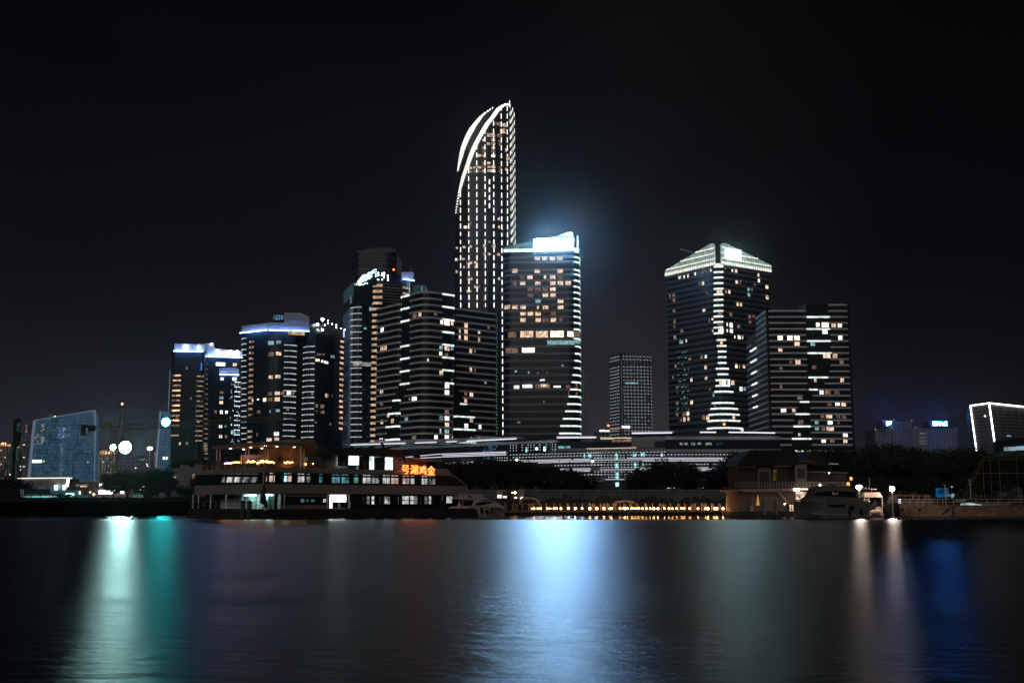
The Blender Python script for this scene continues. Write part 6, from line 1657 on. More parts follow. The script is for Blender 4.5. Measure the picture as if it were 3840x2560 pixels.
fy.poly([z_(640, 225), z_(900, 220), z_(880, 300), z_(850, 360), z_(640, 362)], 1.7, 1.74).build('side_window', M_glk, rt)
fy.poly([z_(925, 345), z_(985, 290), z_(1080, 262), z_(1330, 262), z_(1380, 290), z_(1230, 320), z_(1060, 355)], 1.7, 1.74).build('side_window', M_glk, rt)
fy.poly([z_(1050, 240), z_(1130, 212), z_(1220, 215), z_(1320, 245)], 1.7, 1.74).build('windscreen', M_glk, rt)
fy.poly([z_(300, 110), z_(370, 80), z_(700, 72), z_(1100, 88), z_(1150, 95), z_(1130, 152), z_(780, 200), z_(400, 205), z_(345, 170)], -1.8, 1.8).build('flybridge', M_gel, rt)
fy.poly([z_(745, 108), z_(800, 112), z_(880, 155), z_(800, 158)], 1.8, 1.84).build('flybridge_window', M_glk, rt)
fy.poly([z_(1090, 135), z_(1140, 85), z_(1150, 92), z_(1115, 140)], -1.5, 1.5).build('radar_arch', M_gel, rt)
fy.poly([z_(490, 372), z_(540, 250), z_(565, 250), z_(560, 300), z_(620, 372)], 1.2, 1.5).build('stair_rail', MATS['gel_painted_amber'], rt)
mb = MB(); mb.bar(fy.W(*z_(980, 262), 1.6), fy.W(*z_(1640, 265), 1.0), 0.04)
for x in (1200, 1350, 1500, 1640): mb.bar(fy.W(*z_(x, 264), 1.4), fy.W(*z_(x+10, 385), 1.4), 0.035)
mb.build('bow_rail', M_rail, rt)
for x in (1085, 1340): MB().lathe(fy.W(*z_(x, 545), 2.15), [(0.05, 0), (0.13, 0.1), (0.13, 0.65), (0.04, 0.8)], 8).build('fender', M_frame, rt)
fy.pbox(*z_(1180, 465), *z_(1255, 535), 1.7, 2.0).build('hull_port', M_glk, rt)
for x, w_ in ((1020, 50), (1225, 60), (745, 60)): pass
MB().box((*fy.W(*z_(560, 82), 0).xy, fy.W(*z_(560, 74), 0).z), (1.9, 0.5, 0.08)).build('bimini_lamp', emit('faint_amber_lamp', (1.0, 0.5, 0.25), 0.35), rt)

Y = 138.0
z_ = lambda x, y: (2720+x/3.267, 1640+y/3.267)
c = G(3110, 1930, Y)
rt = thing('motor_yacht', 'large dark grey motor yacht, bow pointing left, beside the pavilion', 'yacht', (c.x, Y, 0))
hull(rt, Y, [(2975, 1881, 0.0, 0.04), (2985, 1880, 0.02, 0.35), (3005, 1876, 0.1, 0.6), (3030, 1872, 0.45, 0.85), (3080, 1869, 0.85, 1), (3200, 1870, 0.95, 1), (3239, 1880, 0.95, 1), (3241, 1884, 0.92, 0.98)], M_geld, 2.1)
fy = Face(V2(c.x-8, Y), V2(c.x+8, Y))
fy.poly([z_(900, 790), z_(1010, 720), z_(1050, 665), z_(1110, 610), z_(1290, 575), z_(1540, 640), z_(1560, 700), z_(1600, 790)], -1.7, 1.7).build('deck_house', M_geld, rt)
fy.poly([z_(1035, 712), z_(1065, 668), z_(1340, 655), z_(1540, 665), z_(1560, 735), z_(1400, 725)], 1.7, 1.74).build('side_window', M_glk, rt)
fy.poly([z_(1190, 820), z_(1405, 820), z_(1400, 848), z_(1230, 848)], 2.02, 2.1).build('hull_window', M_glk, rt)
fy.pbox(*z_(1450, 838), *z_(1516, 892), 2.0, 2.1).build('hull_window', M_glk, rt)
for x in (1458, 1600): MB().lathe(fy.W(*z_(x, 960), 2.2), [(0.06, 0), (0.2, 0.15), (0.2, 0.7), (0.05, 0.85)], 8).build('fender', M_frame, rt)
fy.pbox(*z_(1260, 670), *z_(1330, 700), 1.74, 1.76).build('interior_glint', emit('cabin_glint', (0.8, 0.55, 0.4), 0.10, var=0.8, scale=2), rt)
mb = MB(); mb.bar(fy.W(*z_(985, 925), 2.1), fy.W(*z_(1690, 960), 2.2), 0.1); mb.build('rubbing_strake', M_gel, rt)
# stern-on white boat between the two bright lamps
Y = 146.0
z_ = lambda x, y: (3080+x/6.533, 1780+y/6.533)
c = G(3280, 1930, Y)
rt = thing('motor_yacht', 'white motor yacht seen from its stern between the two bright post lamps', 'yacht', (c.x, Y, 0))
fy = Face(V2(c.x-4, Y), V2(c.x+4, Y))
M_gelp = mat('gelcoat_painted_light', (0.30, 0.25, 0.22), 0.4, var=0.15, scale=1)  # warm lamp light worked into this gelcoat's colour
fy.poly([z_(1045, 1000), z_(1045, 810), z_(1130, 780), z_(1400, 770), z_(1500, 800), z_(1500, 990)], -7, 0).build('hull', M_gelp, rt)
fy.poly([z_(1060, 990), z_(1140, 955), z_(1480, 960), z_(1500, 1000)], 0, 0.8).build('swim_platform', M_gelp, rt)
fy.pbox(*z_(1170, 560), *z_(1450, 770), -2, -1.8).build('cockpit_bulkhead', M_frame, rt)
fy.poly([z_(1030, 430), z_(1400, 425), z_(1440, 470), z_(1490, 545), z_(1040, 548)], -4, 0.3).build('flybridge', M_gelp, rt)
mb = MB()
for x in (1040, 1150, 1475): mb.bar(fy.W(*z_(x, 545), 0.2), fy.W(*z_(x+8, 790), 0.2), 0.09)
for y in range(590, 740, 33): mb.bar(fy.W(*z_(1045, y), 0.25), fy.W(*z_(1130, y), 0.25), 0.05)
mb.build('ladder', M_gelp, rt)
mb = MB()
for x, y0, y1 in ((1100, 430, 270), (1300, 430, 320), (1160, 430, 260), (1240, 300, 60)): mb.bar(fy.W(*z_(x, y0), -1), fy.W(*z_(x-8, y1), -1), 0.035)
mb.bar(fy.W(*z_(1050, 325), -1), fy.W(*z_(1420, 350), -1), 0.05); mb.build('aerials', M_rail, rt)
MB().ball(fy.W(*z_(1280, 905), 0.9), 0.32, 8, 6, sq=(2.6, 1, 1)).build('dinghy_tube', mat('dinghy_tan', (0.35, 0.26, 0.2), 0.7), rt)
fy.poly([z_(1080, 880), z_(1120, 820), z_(1200, 830), z_(1210, 900), z_(1180, 925)], 0.1, 0.3).build('outboard', M_frame, rt)
fy.poly([z_(1150, 790), z_(1200, 735), z_(1370, 750), z_(1300, 800)], -0.4, 0.5).build('cockpit_cover', M_frame, rt)
fy.pbox(*z_(1220, 640), *z_(1290, 665), -1.7, -1.6).build('cabin_light', emit('cabin_light', (1, 0.65, 0.4), 0.9), rt)
Y = 148.0
c = G(3342, 1930, Y)
rt = thing('workboat', 'small black hulled boat below the right bright post lamp', 'boat', (c.x, Y, 0))
hull(rt, Y, [(3312, 1896, 0.6, 0.8), (3320, 1888, 0.8, 0.9), (3340, 1884, 0.8, 1), (3362, 1888, 0.4, 0.7), (3372, 1892, 0.05, 0.2)], M_glk, 1.4)
fy = Face(V2(c.x-4, Y), V2(c.x+4, Y)); fy.poly([(3318, 1888), (3322, 1862), (3345, 1856), (3360, 1870), (3364, 1888)], -1, 1).build('cabin', M_frame, rt)
mb = MB()
for y in (1871, 1876, 1883): fy.pbox(3358, y, 3366, y+2, 1.1, 1.2, 0, mb)
mb.build('cabin_glints', emit('white_glint', (0.85, 0.95, 0.95), 2.0), rt)
c = G(3348, 1930, 146.5)
# post lamps on the jetty
def post_lamp(px_, ytop, Y, label, r, st, col, h=None):
    p = W(px_, ytop, Y); rt = thing('post_lamp', label, 'lamp', (p.x, Y, 0), 'post lamps on the jetty')
    MB().tube([(p.x, Y, -0.3), (p.x, Y, p.z-r)], 0.05, 8).build('pole', M_rail, rt)
    MB().lathe((p.x, Y, p.z+r*.7), [(r*1.3, 0), (r*1.2, 0.05), (0.03, 0.12)], 10).build('hood', M_frame, rt)
    MB().ball((p.x, Y, p.z), r, 12, 8).build('bulb', emit('lamp_'+str(px_), col, st), rt)
post_lamp(3221, 1826, 143.0, 'glaring warm post lamp over the stern of the dark grey yacht', 0.31, 210.0, (1.0, 0.76, 0.58))
post_lamp(3345, 1832, 144.5, 'glaring warm post lamp above the small black boat, right of its twin', 0.31, 210.0, (1.0, 0.74, 0.58))

# ================================================================== waterfront pavilion with tiled roofs (right)
Y = 152.0
z_ = lambda x, y: (2720+x/3.267, 1640+y/3.267)
c = G(2880, 1900, Y)
rt = thing('pavilion', 'two storey waterfront pavilion with dark tiled roofs and upturned eaves', 'pavilion', (c.x, Y+4, 0))
fv = Face(V2(c.x-6, Y), V2(c.x+6, Y))
M_plas = mat('cream_plaster', (0.11, 0.085, 0.072), 0.85, var=0.12, scale=0.5)
M_tile = mat('dark_roof_tile', (0.012, 0.012, 0.012), 0.8)
M_wood = mat('dark_timber', (0.03, 0.025, 0.022), 0.7)
fv.poly([z_(170, 905), z_(165, 655), z_(850, 650), z_(865, 720), z_(870, 905)], -9, 0).build('base_wall', M_plas, rt)
fv.poly([z_(100, 655), z_(100, 632), z_(860, 622), z_(865, 650), z_(300, 668)], -10, 1.4).build('balcony_slab', mat('slab_pale', (0.2, 0.175, 0.16), 0.8), rt)
fv.poly([z_(170, 632), z_(170, 350), z_(995, 335), z_(1000, 625)], -8, -0.8).build('upper_wall', M_wood, rt)
fv.poly([z_(410, 620), z_(410, 375), z_(450, 362), z_(530, 362), z_(570, 380), z_(570, 620)], -0.8, -0.6).build('door_surround', mat('grey_surround', (0.10, 0.09, 0.085), 0.8), rt)
fv.pbox(*z_(430, 415), *z_(553, 620), -0.6, -0.55).build('door', M_wood, rt)
fv.pbox(*z_(160, 345), *z_(385, 372), -0.8, -0.3).build('eave_beam', MATS['grey_surround'], rt); fv.pbox(*z_(590, 335), *z_(840, 360), -0.8, -0.3).build('eave_beam', MATS['grey_surround'], rt)
fv.pbox(*z_(850, 330), *z_(990, 535), -0.9, 0.2).build('corner_bay', mat('bay_grey', (0.10, 0.092, 0.088), 0.8), rt)
fv.pbox(*z_(875, 380), *z_(975, 500), 0.2, 0.3).build('bay_window', M_wood, rt)
fv.pbox(*z_(862, 538), *z_(998, 622), -0.9, 0.15).build('bay_apron', M_plas, rt)
fv.poly([z_(145, 345), z_(150, 330), z_(190, 260), z_(290, 158), z_(830, 150), z_(870, 250), z_(880, 270), z_(1050, 290), z_(1060, 300), z_(990, 320), z_(860, 335)], -9, 0.9).build('roof', M_tile, rt)
fv.poly([z_(865, 255), z_(895, 282), z_(1040, 292), z_(1048, 300), z_(890, 292)], 0.9, 1.1).build('roof_ridge', M_plas, rt)
fv.poly([z_(1000, 330), z_(1060, 250), z_(1130, 150), z_(1180, 150), z_(1200, 240), z_(1340, 330)], -12, -2).build('rear_roof', M_tile, rt)
fv.poly([z_(1020, 625), z_(1020, 415), z_(1570, 440), z_(1570, 560)], -12, -3).build('wing', M_wood, rt)
fv.poly([z_(1010, 415), z_(1015, 400), z_(1560, 420), z_(1575, 436)], -11, -2.4).build('wing_eave', M_plas, rt)
MB().bar(fv.W(*z_(1320, 312), -2), fv.W(*z_(1436, 318), -2), 0.12).build('ridge_light', M_warmd, rt)
mb = MB()
for k in range(26): x = 100+k*36; mb.bar(fv.W(*z_(x, 625), 1.2), fv.W(*z_(x, 548), 1.2), 0.05)
for y in (550, 575, 600): mb.bar(fv.W(*z_(100, y), 1.2), fv.W(*z_(1030, y-4), 1.2), 0.045)
for k in range(14): x = 1030+k*40; mb.bar(fv.W(*z_(x, 610), -1), fv.W(*z_(x, 545), -1), 0.05)
for y in (548, 580): mb.bar(fv.W(*z_(1030, y), -1), fv.W(*z_(1560, y), -1), 0.045)
mb.build('balustrade', M_rail, rt)
m_ = emit('pavilion_lamp', (1.0, 0.74, 0.58), 5.0)
fv.pbox(*z_(800, 622), *z_(868, 655), 1.5, 1.8).build('balcony_lamp', m_, rt)
MB().bar(fv.W(*z_(880, 632), 0.8), fv.W(*z_(990, 632), 0.8), 0.12).build('balcony_lamp', m_, rt)
fv.pbox(*z_(875, 662), *z_(1010, 760), -1, -0.4).build('stair_hall', emit('stair_hall', (1, 0.72, 0.56), 0.8, var=0.8, scale=2), rt)
for x, y, r in ((1160, 580, .16), (1272, 434, .1)): MB().ball(fv.W(*z_(x, y), 0), r, 6, 5).build('wall_lamp', m_, rt)
for x, y in ((1527, 503), (1492, 566)): MB().ball(fv.W(*z_(x, y), 0.5), 0.22, 8, 6, sq=(1, 1, 1.1)).build('lantern', emit('orange_lantern', (1.0, 0.38, 0.08), 1.5), rt)
for k in range(11): fv.pbox(*z_(630+k*10.5, 656+k*14.2), *z_(660+k*10.5, 661+k*14.2), 0.1, 0.5).build('stair_tread', mat('stair_tread', (0.8, 0.66, 0.55), 0.6), rt)
MB().ball(fv.W(*z_(700, 812), 1.2), 0.12, 6, 5).build('foot_lamp', m_, rt)
fv.poly([z_(366, 830), z_(384, 700), z_(402, 830)], 0.6, 0.9).build('lantern_cone', emit('orange_cone', (1.0, 0.45, 0.1), 0.55), rt)
for x0, y0, x1, y1 in ((300, 840, 335, 900), (775, 820, 885, 900)): fv.window(*z_(x0, y0), *z_(x1, y1), 4, 3, o=0.3, fw=0.07).build('lattice_window', [emit('lattice_glow', (1, 0.66, 0.45), 1.1, var=0.8, scale=2), M_frame], rt)
fv.poly([z_(600, 390), z_(640, 390), z_(640, 525), z_(600, 525)], -0.6, -0.5).build('carved_panel', emit('amber_carving', (1, 0.5, 0.15), 0.05, var=0.9, scale=3), rt)
fv.poly([z_(100, 990), z_(90, 905), z_(900, 900), z_(985, 985)], -8, 2.5).build('landing_stage', M_base, rt)
for px_, lab in ((2864.5, 'left of the two round capped piles before the pavilion'), (2909, 'right of the two round capped piles before the pavilion')):
    c = G(px_, 1900, 147); p_ = thing('mooring_pile', lab, 'pile', (c.x, c.y, 0), 'capped piles before the pavilion')
    MB().lathe((c.x, c.y, 0.3), [(0.24, 0), (0.24, 1.55), (0.18, 1.72), (0.03, 1.8)], 12).build('shaft', mat('pile_grey', (0.10, 0.095, 0.09), 0.8), p_)
    MB().lathe((c.x, c.y, -0.35), [(0.27, 0), (0.27, 0.6)], 12).build('sleeve', M_frame, p_)
# ================================================================== shore: quay wall, boardwalk, lamps
m_quay = mat('quay_concrete', (0.035, 0.034, 0.032), 0.9, var=0.5, scale=0.8, bump=0.4)
mb = MB(); mb.box((-160, 178.5, -0.5), (235, 13, 2.45)); mb.box((-110, 176.8, -0.5), (136, 4, 1.5)); tag(mb.build('quay_left', m_quay), kind='structure')
mb = MB(); mb.box((55, 170, -0.5), (124, 14, 1.9)); tag(mb.build('quay_right', m_quay), kind='structure')
# retaining wall behind the boardwalk
Yw = 190
rt = thing('retaining_wall', 'long grey retaining wall with panel joints behind the boardwalk lamps', 'wall', (*G(2450, 1880, Yw), 1.5))
fw = Face(G(1650, 1880, Yw), G(2790, 1880, Yw))
fw.pbox(1650, 1838, 2790, 1896, -0.6, 0).build('wall', mat('retaining_grey', (0.10, 0.10, 0.10), 0.9, var=0.3, scale=0.4, bump=0.3), rt)
fw.pbox(1650, 1835, 2790, 1839, -0.7, 0.15).build('coping', mat('coping_grey', (0.16, 0.16, 0.16), 0.85), rt)
mb = MB()
for k in range(26): fw.pbox(1660+k*44.5, 1839, 1662+k*44.5, 1896, 0, 0.12, 0, mb)
mb.build('wall_ribs', MATS['coping_grey'], rt)
# boardwalk
Yb = 161.0
xa, xb = W(1885, 1900, Yb).x, W(2765, 1900, Yb).x
rt = thing('boardwalk', 'low timber boardwalk along the water with a post railing', 'boardwalk', ((xa+xb)/2, Yb, 0))
mb = MB(); mb.box(((xa+xb)/2, Yb+3.2, 0.45), (xb-xa, 7.0, 0.22)); mb.build('deck', mat('deck_timber', (0.16, 0.11, 0.07), 0.8, var=0.4, scale=2, stretch=(1, 6, 1)), rt)
mb = MB(); mb.box(((xa+xb)/2, Yb+0.05, -0.2), (xb-xa, 0.25, 0.62)); mb.build('skirt', M_base, rt)
mb = MB()
x = xa
while x < xb: mb.bar((x, Yb-0.15, -0.3), (x, Yb-0.15, 0.5), 0.16); x += 2.1
mb.build('piles', M_base, rt)
pm_ = []; rnd = random.Random(8); x = xa+0.3
M_post = mat('pale_post', (0.42, 0.33, 0.26), 0.7, var=0.3, scale=3)
while x < xb:
    pm_.append(MB().bar((x, Yb+1.6, 0.6), (x, Yb+1.6, 1.72), 0.07))
    if rnd.random() < 0.6: pm_.append(MB().bar((x+0.22, Yb+1.6, 0.6), (x+0.22, Yb+1.6, 1.6), 0.05))
    x += rnd.choice((0.5, 0.9, 1.0, 1.05))
many(rt, 'railing_post', pm_, M_post)
mb = MB(); mb.bar((xa, Yb+1.6, 1.72), (xb, Yb+1.6, 1.72), 0.05); mb.build('handrail', M_wood, rt)
mb = MB(); mb.box(((xa+xb)/2, Yb+6.9, 0.4), (xb-xa, 0.3, 1.3)); mb.build('rear_parapet', mat('parapet_dark', (0.05, 0.045, 0.04), 0.9), rt)
ONES = 'first second third fourth fifth sixth seventh eighth ninth tenth eleventh twelfth thirteenth fourteenth fifteenth sixteenth seventeenth eighteenth nineteenth'.split()
def nth(i):
    i += 1
    if i < 20: return ONES[i-1]
    t = {2: 'twenty', 3: 'thirty', 4: 'forty', 5: 'fifty'}[i//10]
    return t[:-1]+'ieth' if i % 10 == 0 else t+' '+ONES[i % 10-1]
M_row = emit('row_lamp_amber', (1.0, 0.42, 0.13), 42.0)
M_row2 = emit('row_lamp_amber_bright', (1.0, 0.46, 0.17), 75.0)
xs = [(1640+x/3.794, s) for x, s in ((1350, .5), (1375, 1), (1428, .8), (1470, 1), (1568, 1), (1605, .7), (1660, 1), (1695, .9), (1760, 1), (1868, 1.2), (1962, 1.3), (2060, 1), (2170, 1.3), (2268, 1.3))]
xs += [(2200+x/3.794, s) for x, s in ((148, 1.1), (245, 1.3), (330, 1), (352, 1.2), (475, 1), (528, 1.1), (545, 1.3), (580, 1), (640, 1), (656, .9), (690, .9), (718, .8), (745, 1), (795, 1), (848, 1), (903, 1), (955, 1.2), (1012, 1.2), (1105, 1), (1170, 1.1), (1220, 1), (1280, 1.1), (1350, 1.1), (1385, 1.1), (1465, 1.1), (1585, 1.1), (1690, 1.1), (1725, 1.5), (1815, 1.3), (1850, 1.5), (1940, 1.2), (2055, 1.2))]
for i, (px_, s_) in enumerate(xs):
    p = W(px_, 1905.5, Yb); 
    t_ = thing('deck_lamp', f'{nth(i)} amber globe lamp from the left along the boardwalk edge', 'lamp', (p.x, Yb, 0.67), 'amber lamps along the boardwalk')
    MB().ball((p.x, Yb, p.z), 0.105*s_**0.7, 8, 6).build('globe', M_row2 if s_ > 1.15 else M_row, t_)
    MB().lathe((p.x, Yb, 0.66), [(0.06, 0), (0.05, max(0.05, p.z-0.76))], 6).build('base', M_frame, t_)
# two covered boats behind the boardwalk
for (x0, x1, y0, y1, Yy, lab) in ((1946, 2026, 1862, 1890, 165.5, 'tarpaulin covered boat shape behind the left end of the boardwalk'), (2296, 2394, 1874, 1904, 165.5, 'pale launch with an arched canopy behind the boardwalk lamps')):
    c = G((x0+x1)/2, 1890, Yy); t_ = thing('launch', lab, 'boat', (c.x, Yy, 0.6)); ff = Face(V2(c.x-5, Yy), V2(c.x+5, Yy))
    w_ = x1-x0; h_ = y1-y0
    ff.poly([(x0, y1), (x0+w_*.02, y0+h_*.5), (x0+w_*.15, y0+h_*.1), (x0+w_*.4, y0), (x0+w_*.75, y0+h_*.1), (x0+w_*.95, y0+h_*.45), (x1, y1)], -1.2, 0.6).build('cover', mat('cover_grey', (0.26, 0.24, 0.22), 0.7) if x0 < 2000 else M_gel, t_)
    ff.poly([(x0+w_*.12, y1-h_*.1), (x0+w_*.2, y0+h_*.35), (x0+w_*.5, y0+h_*.22), (x0+w_*.8, y0+h_*.4), (x0+w_*.85, y1-h_*.1)], 0.6, 0.62).build('opening', M_wood, t_)
# gatehouse, lamp and small lit things by the left end of the boardwalk
c = G(1910, 1880, 166); t_ = thing('pillar', 'square dark pillar at the left end of the boardwalk', 'pillar', (c.x, c.y, 0)); MB().box((c.x, c.y, 0), (0.55, 0.55, 3.6)).build('shaft', M_base, t_); MB().box((c.x, c.y, 3.6), (0.75, 0.75, 0.12)).build('cap', M_base, t_)
p = W(1927, 1846, 172); t_ = thing('street_lamp', 'double headed orange street lamp among the dark tree trunks', 'lamp', (p.x, p.y, 1.5))
MB().tube([(p.x, p.y, 1.5), (p.x, p.y, p.z)], 0.05, 6).build('pole', M_post, t_); MB().tube([(p.x-0.25, p.y, p.z-0.1), (p.x+0.25, p.y, p.z)], 0.03, 5).build('arm', M_post, t_)
m_ = emit('orange_street', (1.0, 0.5, 0.2), 32.0)
MB().ball((p.x+0.18, p.y, p.z), 0.15, 8, 6).build('head', m_, t_); MB().ball((p.x-0.2, p.y, p.z-0.03), 0.08, 8, 6).build('head', m_, t_)
t_ = thing('kiosk', 'low pale lit kiosk glimpsed between tree trunks left of the orange street lamp', 'kiosk', (*G(1873, 1860, 185), 2)); ff = Face(G(1860, 1860, 185), G(1960, 1860, 185))
ff.pbox(1862, 1836, 1885, 1868, -3, 0).build('wall', mat('kiosk_wall', (0.35, 0.28, 0.26), 0.8), t_); ff.pbox(1866, 1855, 1881, 1866, 0, 0.1).build('lit_window', emit('kiosk_light', (1, 0.85, 0.76), 1.8), t_); ff.pbox(1887, 1859, 1900, 1866, 0, .1).build('lit_window', MATS['kiosk_light'], t_)
t_ = thing('kiosk', 'low pale wall with white glints right of the orange street lamp', 'kiosk', (*G(1945, 1860, 185), 2))
ff.pbox(1942, 1834, 1965, 1868, -3, 0).build('wall', MATS['kiosk_wall'], t_); ff.poly([(1928, 1868), (1930, 1862), (1940, 1862), (1938, 1868)], 0, .1).build('lit_window', MATS['kiosk_light'], t_); ff.poly([(1950, 1874), (1952, 1864), (1962, 1862), (1958, 1872)], 0, .1).build('lit_window', MATS['kiosk_light'], t_)

# ================================================================== trees
M_leafd = mat('night_foliage', (0.030, 0.042, 0.024), 0.8, var=0.5, scale=0.6)
M_bark = mat('bark', (0.05, 0.04, 0.03), 0.9, bump=0.4)
def tree_meshes(seed, nl=2600, spread=1.0):
    """unit tree 1 m tall: crown of leaf clumps around limb ends, trunk with limbs"""
    rn = random.Random(seed)
    tips = []; tb = MB()
    tb.tube([(0, 0, 0), (0.01, 0.0, 0.2), (rn.uniform(-.03, .03), rn.uniform(-.03, .03), 0.42)], [0.032, 0.024, 0.016], 7)
    for k in range(9):
        a = 2*pi*k/9+rn.uniform(-.3, .3); z0 = rn.uniform(0.2, 0.42); r = rn.uniform(0.22, 0.42)*spread; z1 = rn.uniform(0.48, 0.84)
        m1 = Vector((cos(a)*r*.45, sin(a)*r*.45, (z0+z1)/2)); e1 = Vector((cos(a)*r, sin(a)*r, z1))
        tb.tube([(0, 0, z0), m1, e1], [0.014, 0.009, 0.003], 5); tips += [(e1, rn.uniform(.10, .17)), (m1*0.4+e1*0.6, .11)]
    for k in range(8): tips.append((Vector((rn.uniform(-.2, .2)*spread, rn.uniform(-.2, .2)*spread, rn.uniform(.62, .9))), rn.uniform(.09, .15)))
    cb_ = MB()
    for k in range(nl):
        c, r = rn.choice(tips)
        d = Vector((rn.gauss(0, 1), rn.gauss(0, 1), rn.gauss(0, .75))).normalized()*r*(rn.random()**0.45)*1.15
        p = c+d; s_ = rn.uniform(.011, .021)
        u = Vector((rn.uniform(-1, 1), rn.uniform(-1, 1), rn.uniform(-.3, 1))).normalized(); w_ = u.orthogonal().normalized(); v_ = u.cross(w_)
        cb_.face([p-w_*s_, p-v_*s_*.7, p+w_*s_, p+v_*s_*.7])
    def me(mb, n, m):
        q = bpy.data.meshes.new(n); q.from_pydata([tuple(v) for v in mb.v], [], mb.f); q.materials.append(m); return q
    return me(cb_, 'crown', M_leafd), me(tb, 'trunk', M_bark)
TM = [tree_meshes(s, 6500, sp) for s, sp in ((1, 1.0), (2, 1.15), (3, .9), (4, 1.3))]
# (pixel x, pixel y of the top, depth, width factor, base height, label)
TR = [(1668, 1742, 200, 1.2, 'tree'), (1712, 1728, 196, 1.3, ''), (1765, 1722, 200, 1.3, ''), (1822, 1718, 198, 1.4, ''), (1880, 1722, 202, 1.3, ''), (1935, 1730, 198, 1.2, ''), (1990, 1738, 200, 1.2, ''), (2048, 1742, 200, 1.3, ''), (2100, 1752, 198, 1.2, ''), (2150, 1768, 200, 1.1, ''), (2200, 1782, 203, 1.0, ''),
      (2385, 1790, 203, 1.1, ''), (2425, 1752, 200, 1.2, ''), (2478, 1738, 198, 1.1, ''), (2532, 1724, 200, 1.1, ''), (2585, 1740, 200, 1.0, ''), (2640, 1758, 199, 1.1, ''), (2695, 1770, 200, 1.1, ''), (2745, 1720, 197, 1.1, ''), (2790, 1690, 200, 1.1, ''),
      (3030, 1706, 190, 1.2, ''), (3070, 1668, 196, 1.0, ''), (3110, 1690, 200, 1.3, ''), (3165, 1686, 196, 1.3, ''), (3225, 1680, 200, 1.3, ''), (3290, 1682, 196, 1.3, ''), (3345, 1672, 200, 1.3, ''), (3400, 1682, 196, 1.3, ''), (3455, 1672, 200, 1.4, ''), (3510, 1688, 196, 1.3, ''), (3565, 1700, 200, 1.2, ''), (3620, 1690, 196, 1.2, ''), (3672, 1684, 200, 1.2, ''), (3722, 1690, 197, 1.2, ''), (3790, 1712, 196, 1.3, ''), (3840, 1720, 198, 1.2, ''),
      (3140, 1780, 180, 1.8, ''), (3260, 1785, 182, 1.8, ''), (3390, 1790, 180, 1.8, ''), (3500, 1795, 184, 1.7, ''), (3600, 1790, 184, 1.6, ''), (3000, 1790, 184, 1.4, ''), (3720, 1800, 182, 1.7, ''),
      (425, 1775, 250, 1.4, ''), (475, 1764, 254, 1.5, ''), (530, 1766, 250, 1.5, ''), (590, 1759, 240, 1.2, ''), (630, 1790, 236, 1.2, ''), (555, 1835, 225, 1.5, ''), (700, 1830, 210, 1.4, ''), (735, 1800, 190, .9, ''), (752, 1772, 186, .8, ''), (20, 1780, 262, 1.1, ''), (70, 1790, 262, 1.1, ''), (675, 1722, 420, 1.1, ''), (735, 1726, 425, 1.1, '')]
WHERE = {}
def treelabel(px_, i, tall):
    if px_ < 100: return ('small', 'behind the piling rig at the left edge')
    if px_ < 660: return ('round crowned', 'on the left shore under the glaring crane lamp')
    if px_ < 770: return ('dark', 'left of the restaurant ship stern')
    if px_ < 2250: return ('dark broad', 'right of the restaurant ship before the mall')
    if px_ < 2800: return ('dark', 'before the dotted right part of the mall')
    return ('black', 'on the skyline behind the yachts and barge')
ordn = ['leftmost', 'second', 'third', 'fourth', 'fifth', 'sixth', 'seventh', 'eighth', 'ninth', 'tenth', 'eleventh', 'twelfth', 'thirteenth', 'fourteenth', 'fifteenth', 'sixteenth', 'seventeenth', 'eighteenth', 'nineteenth', 'twentieth', 'twenty first', 'twenty second', 'twenty third', 'twenty fourth']
cnt = {}
for i, (px_, yt, Yy, wf, _) in enumerate(sorted(TR)):
    kind_, where = treelabel(px_, i, yt)
    k = cnt.get(where, 0); cnt[where] = k+1
    p = G(px_, 1880, Yy); h_ = zat(Yy, yt)-1.6
    t_ = thing('tree', f'{kind_} tree, {ordn[k]}{"" if k == 0 else " from left"}, {where}', 'tree', (p.x, Yy, 1.6), 'trees '+where)
    cm, tm_ = TM[i % 4]
    wid = h_*wf
    rz_ = (i*2.4) % 6.28
    for nm, me_ in (('crown', cm), ('trunk', tm_)):
        o = bpy.data.objects.new(nm, me_); o.parent = t_; o.scale = (wid, wid, h_*1.03); o.rotation_euler = (0, 0, rz_); COL.objects.link(o)
# hedge / ground cover along the shores: one mass
mb = MB(); rn = random.Random(33)
for (x0, x1, Yy, zt_a, dens) in ((W(1650, 1880, 186).x, W(2800, 1880, 186).x, 186, 2.9, 2600), (W(2770, 1880, 176).x, W(3840, 1880, 176).x, 178, 4.2, 4200), (W(0, 1880, 196).x, W(780, 1880, 196).x, 192, 2.6, 2600)):
    for k in range(dens):
        x = rn.uniform(x0, x1); z = 1.4+(zt_a-1.4)*rn.random()*(0.75+0.25*sin(x*0.9)+0.15*sin(x*2.3)); y = Yy+rn.uniform(-1.2, 1.2); s_ = rn.uniform(.1, .24)
        u = Vector((rn.uniform(-1, 1), rn.uniform(-1, 1), rn.uniform(-1, 1))).normalized(); w_ = u.orthogonal().normalized(); v_ = u.cross(w_)
        p = Vector((x, y, z)); mb.face([p-w_*s_, p-v_*s_*.7, p+w_*s_, p+v_*s_*.7])
tag(mb.build('shore_shrubbery', M_leafd), kind='stuff')

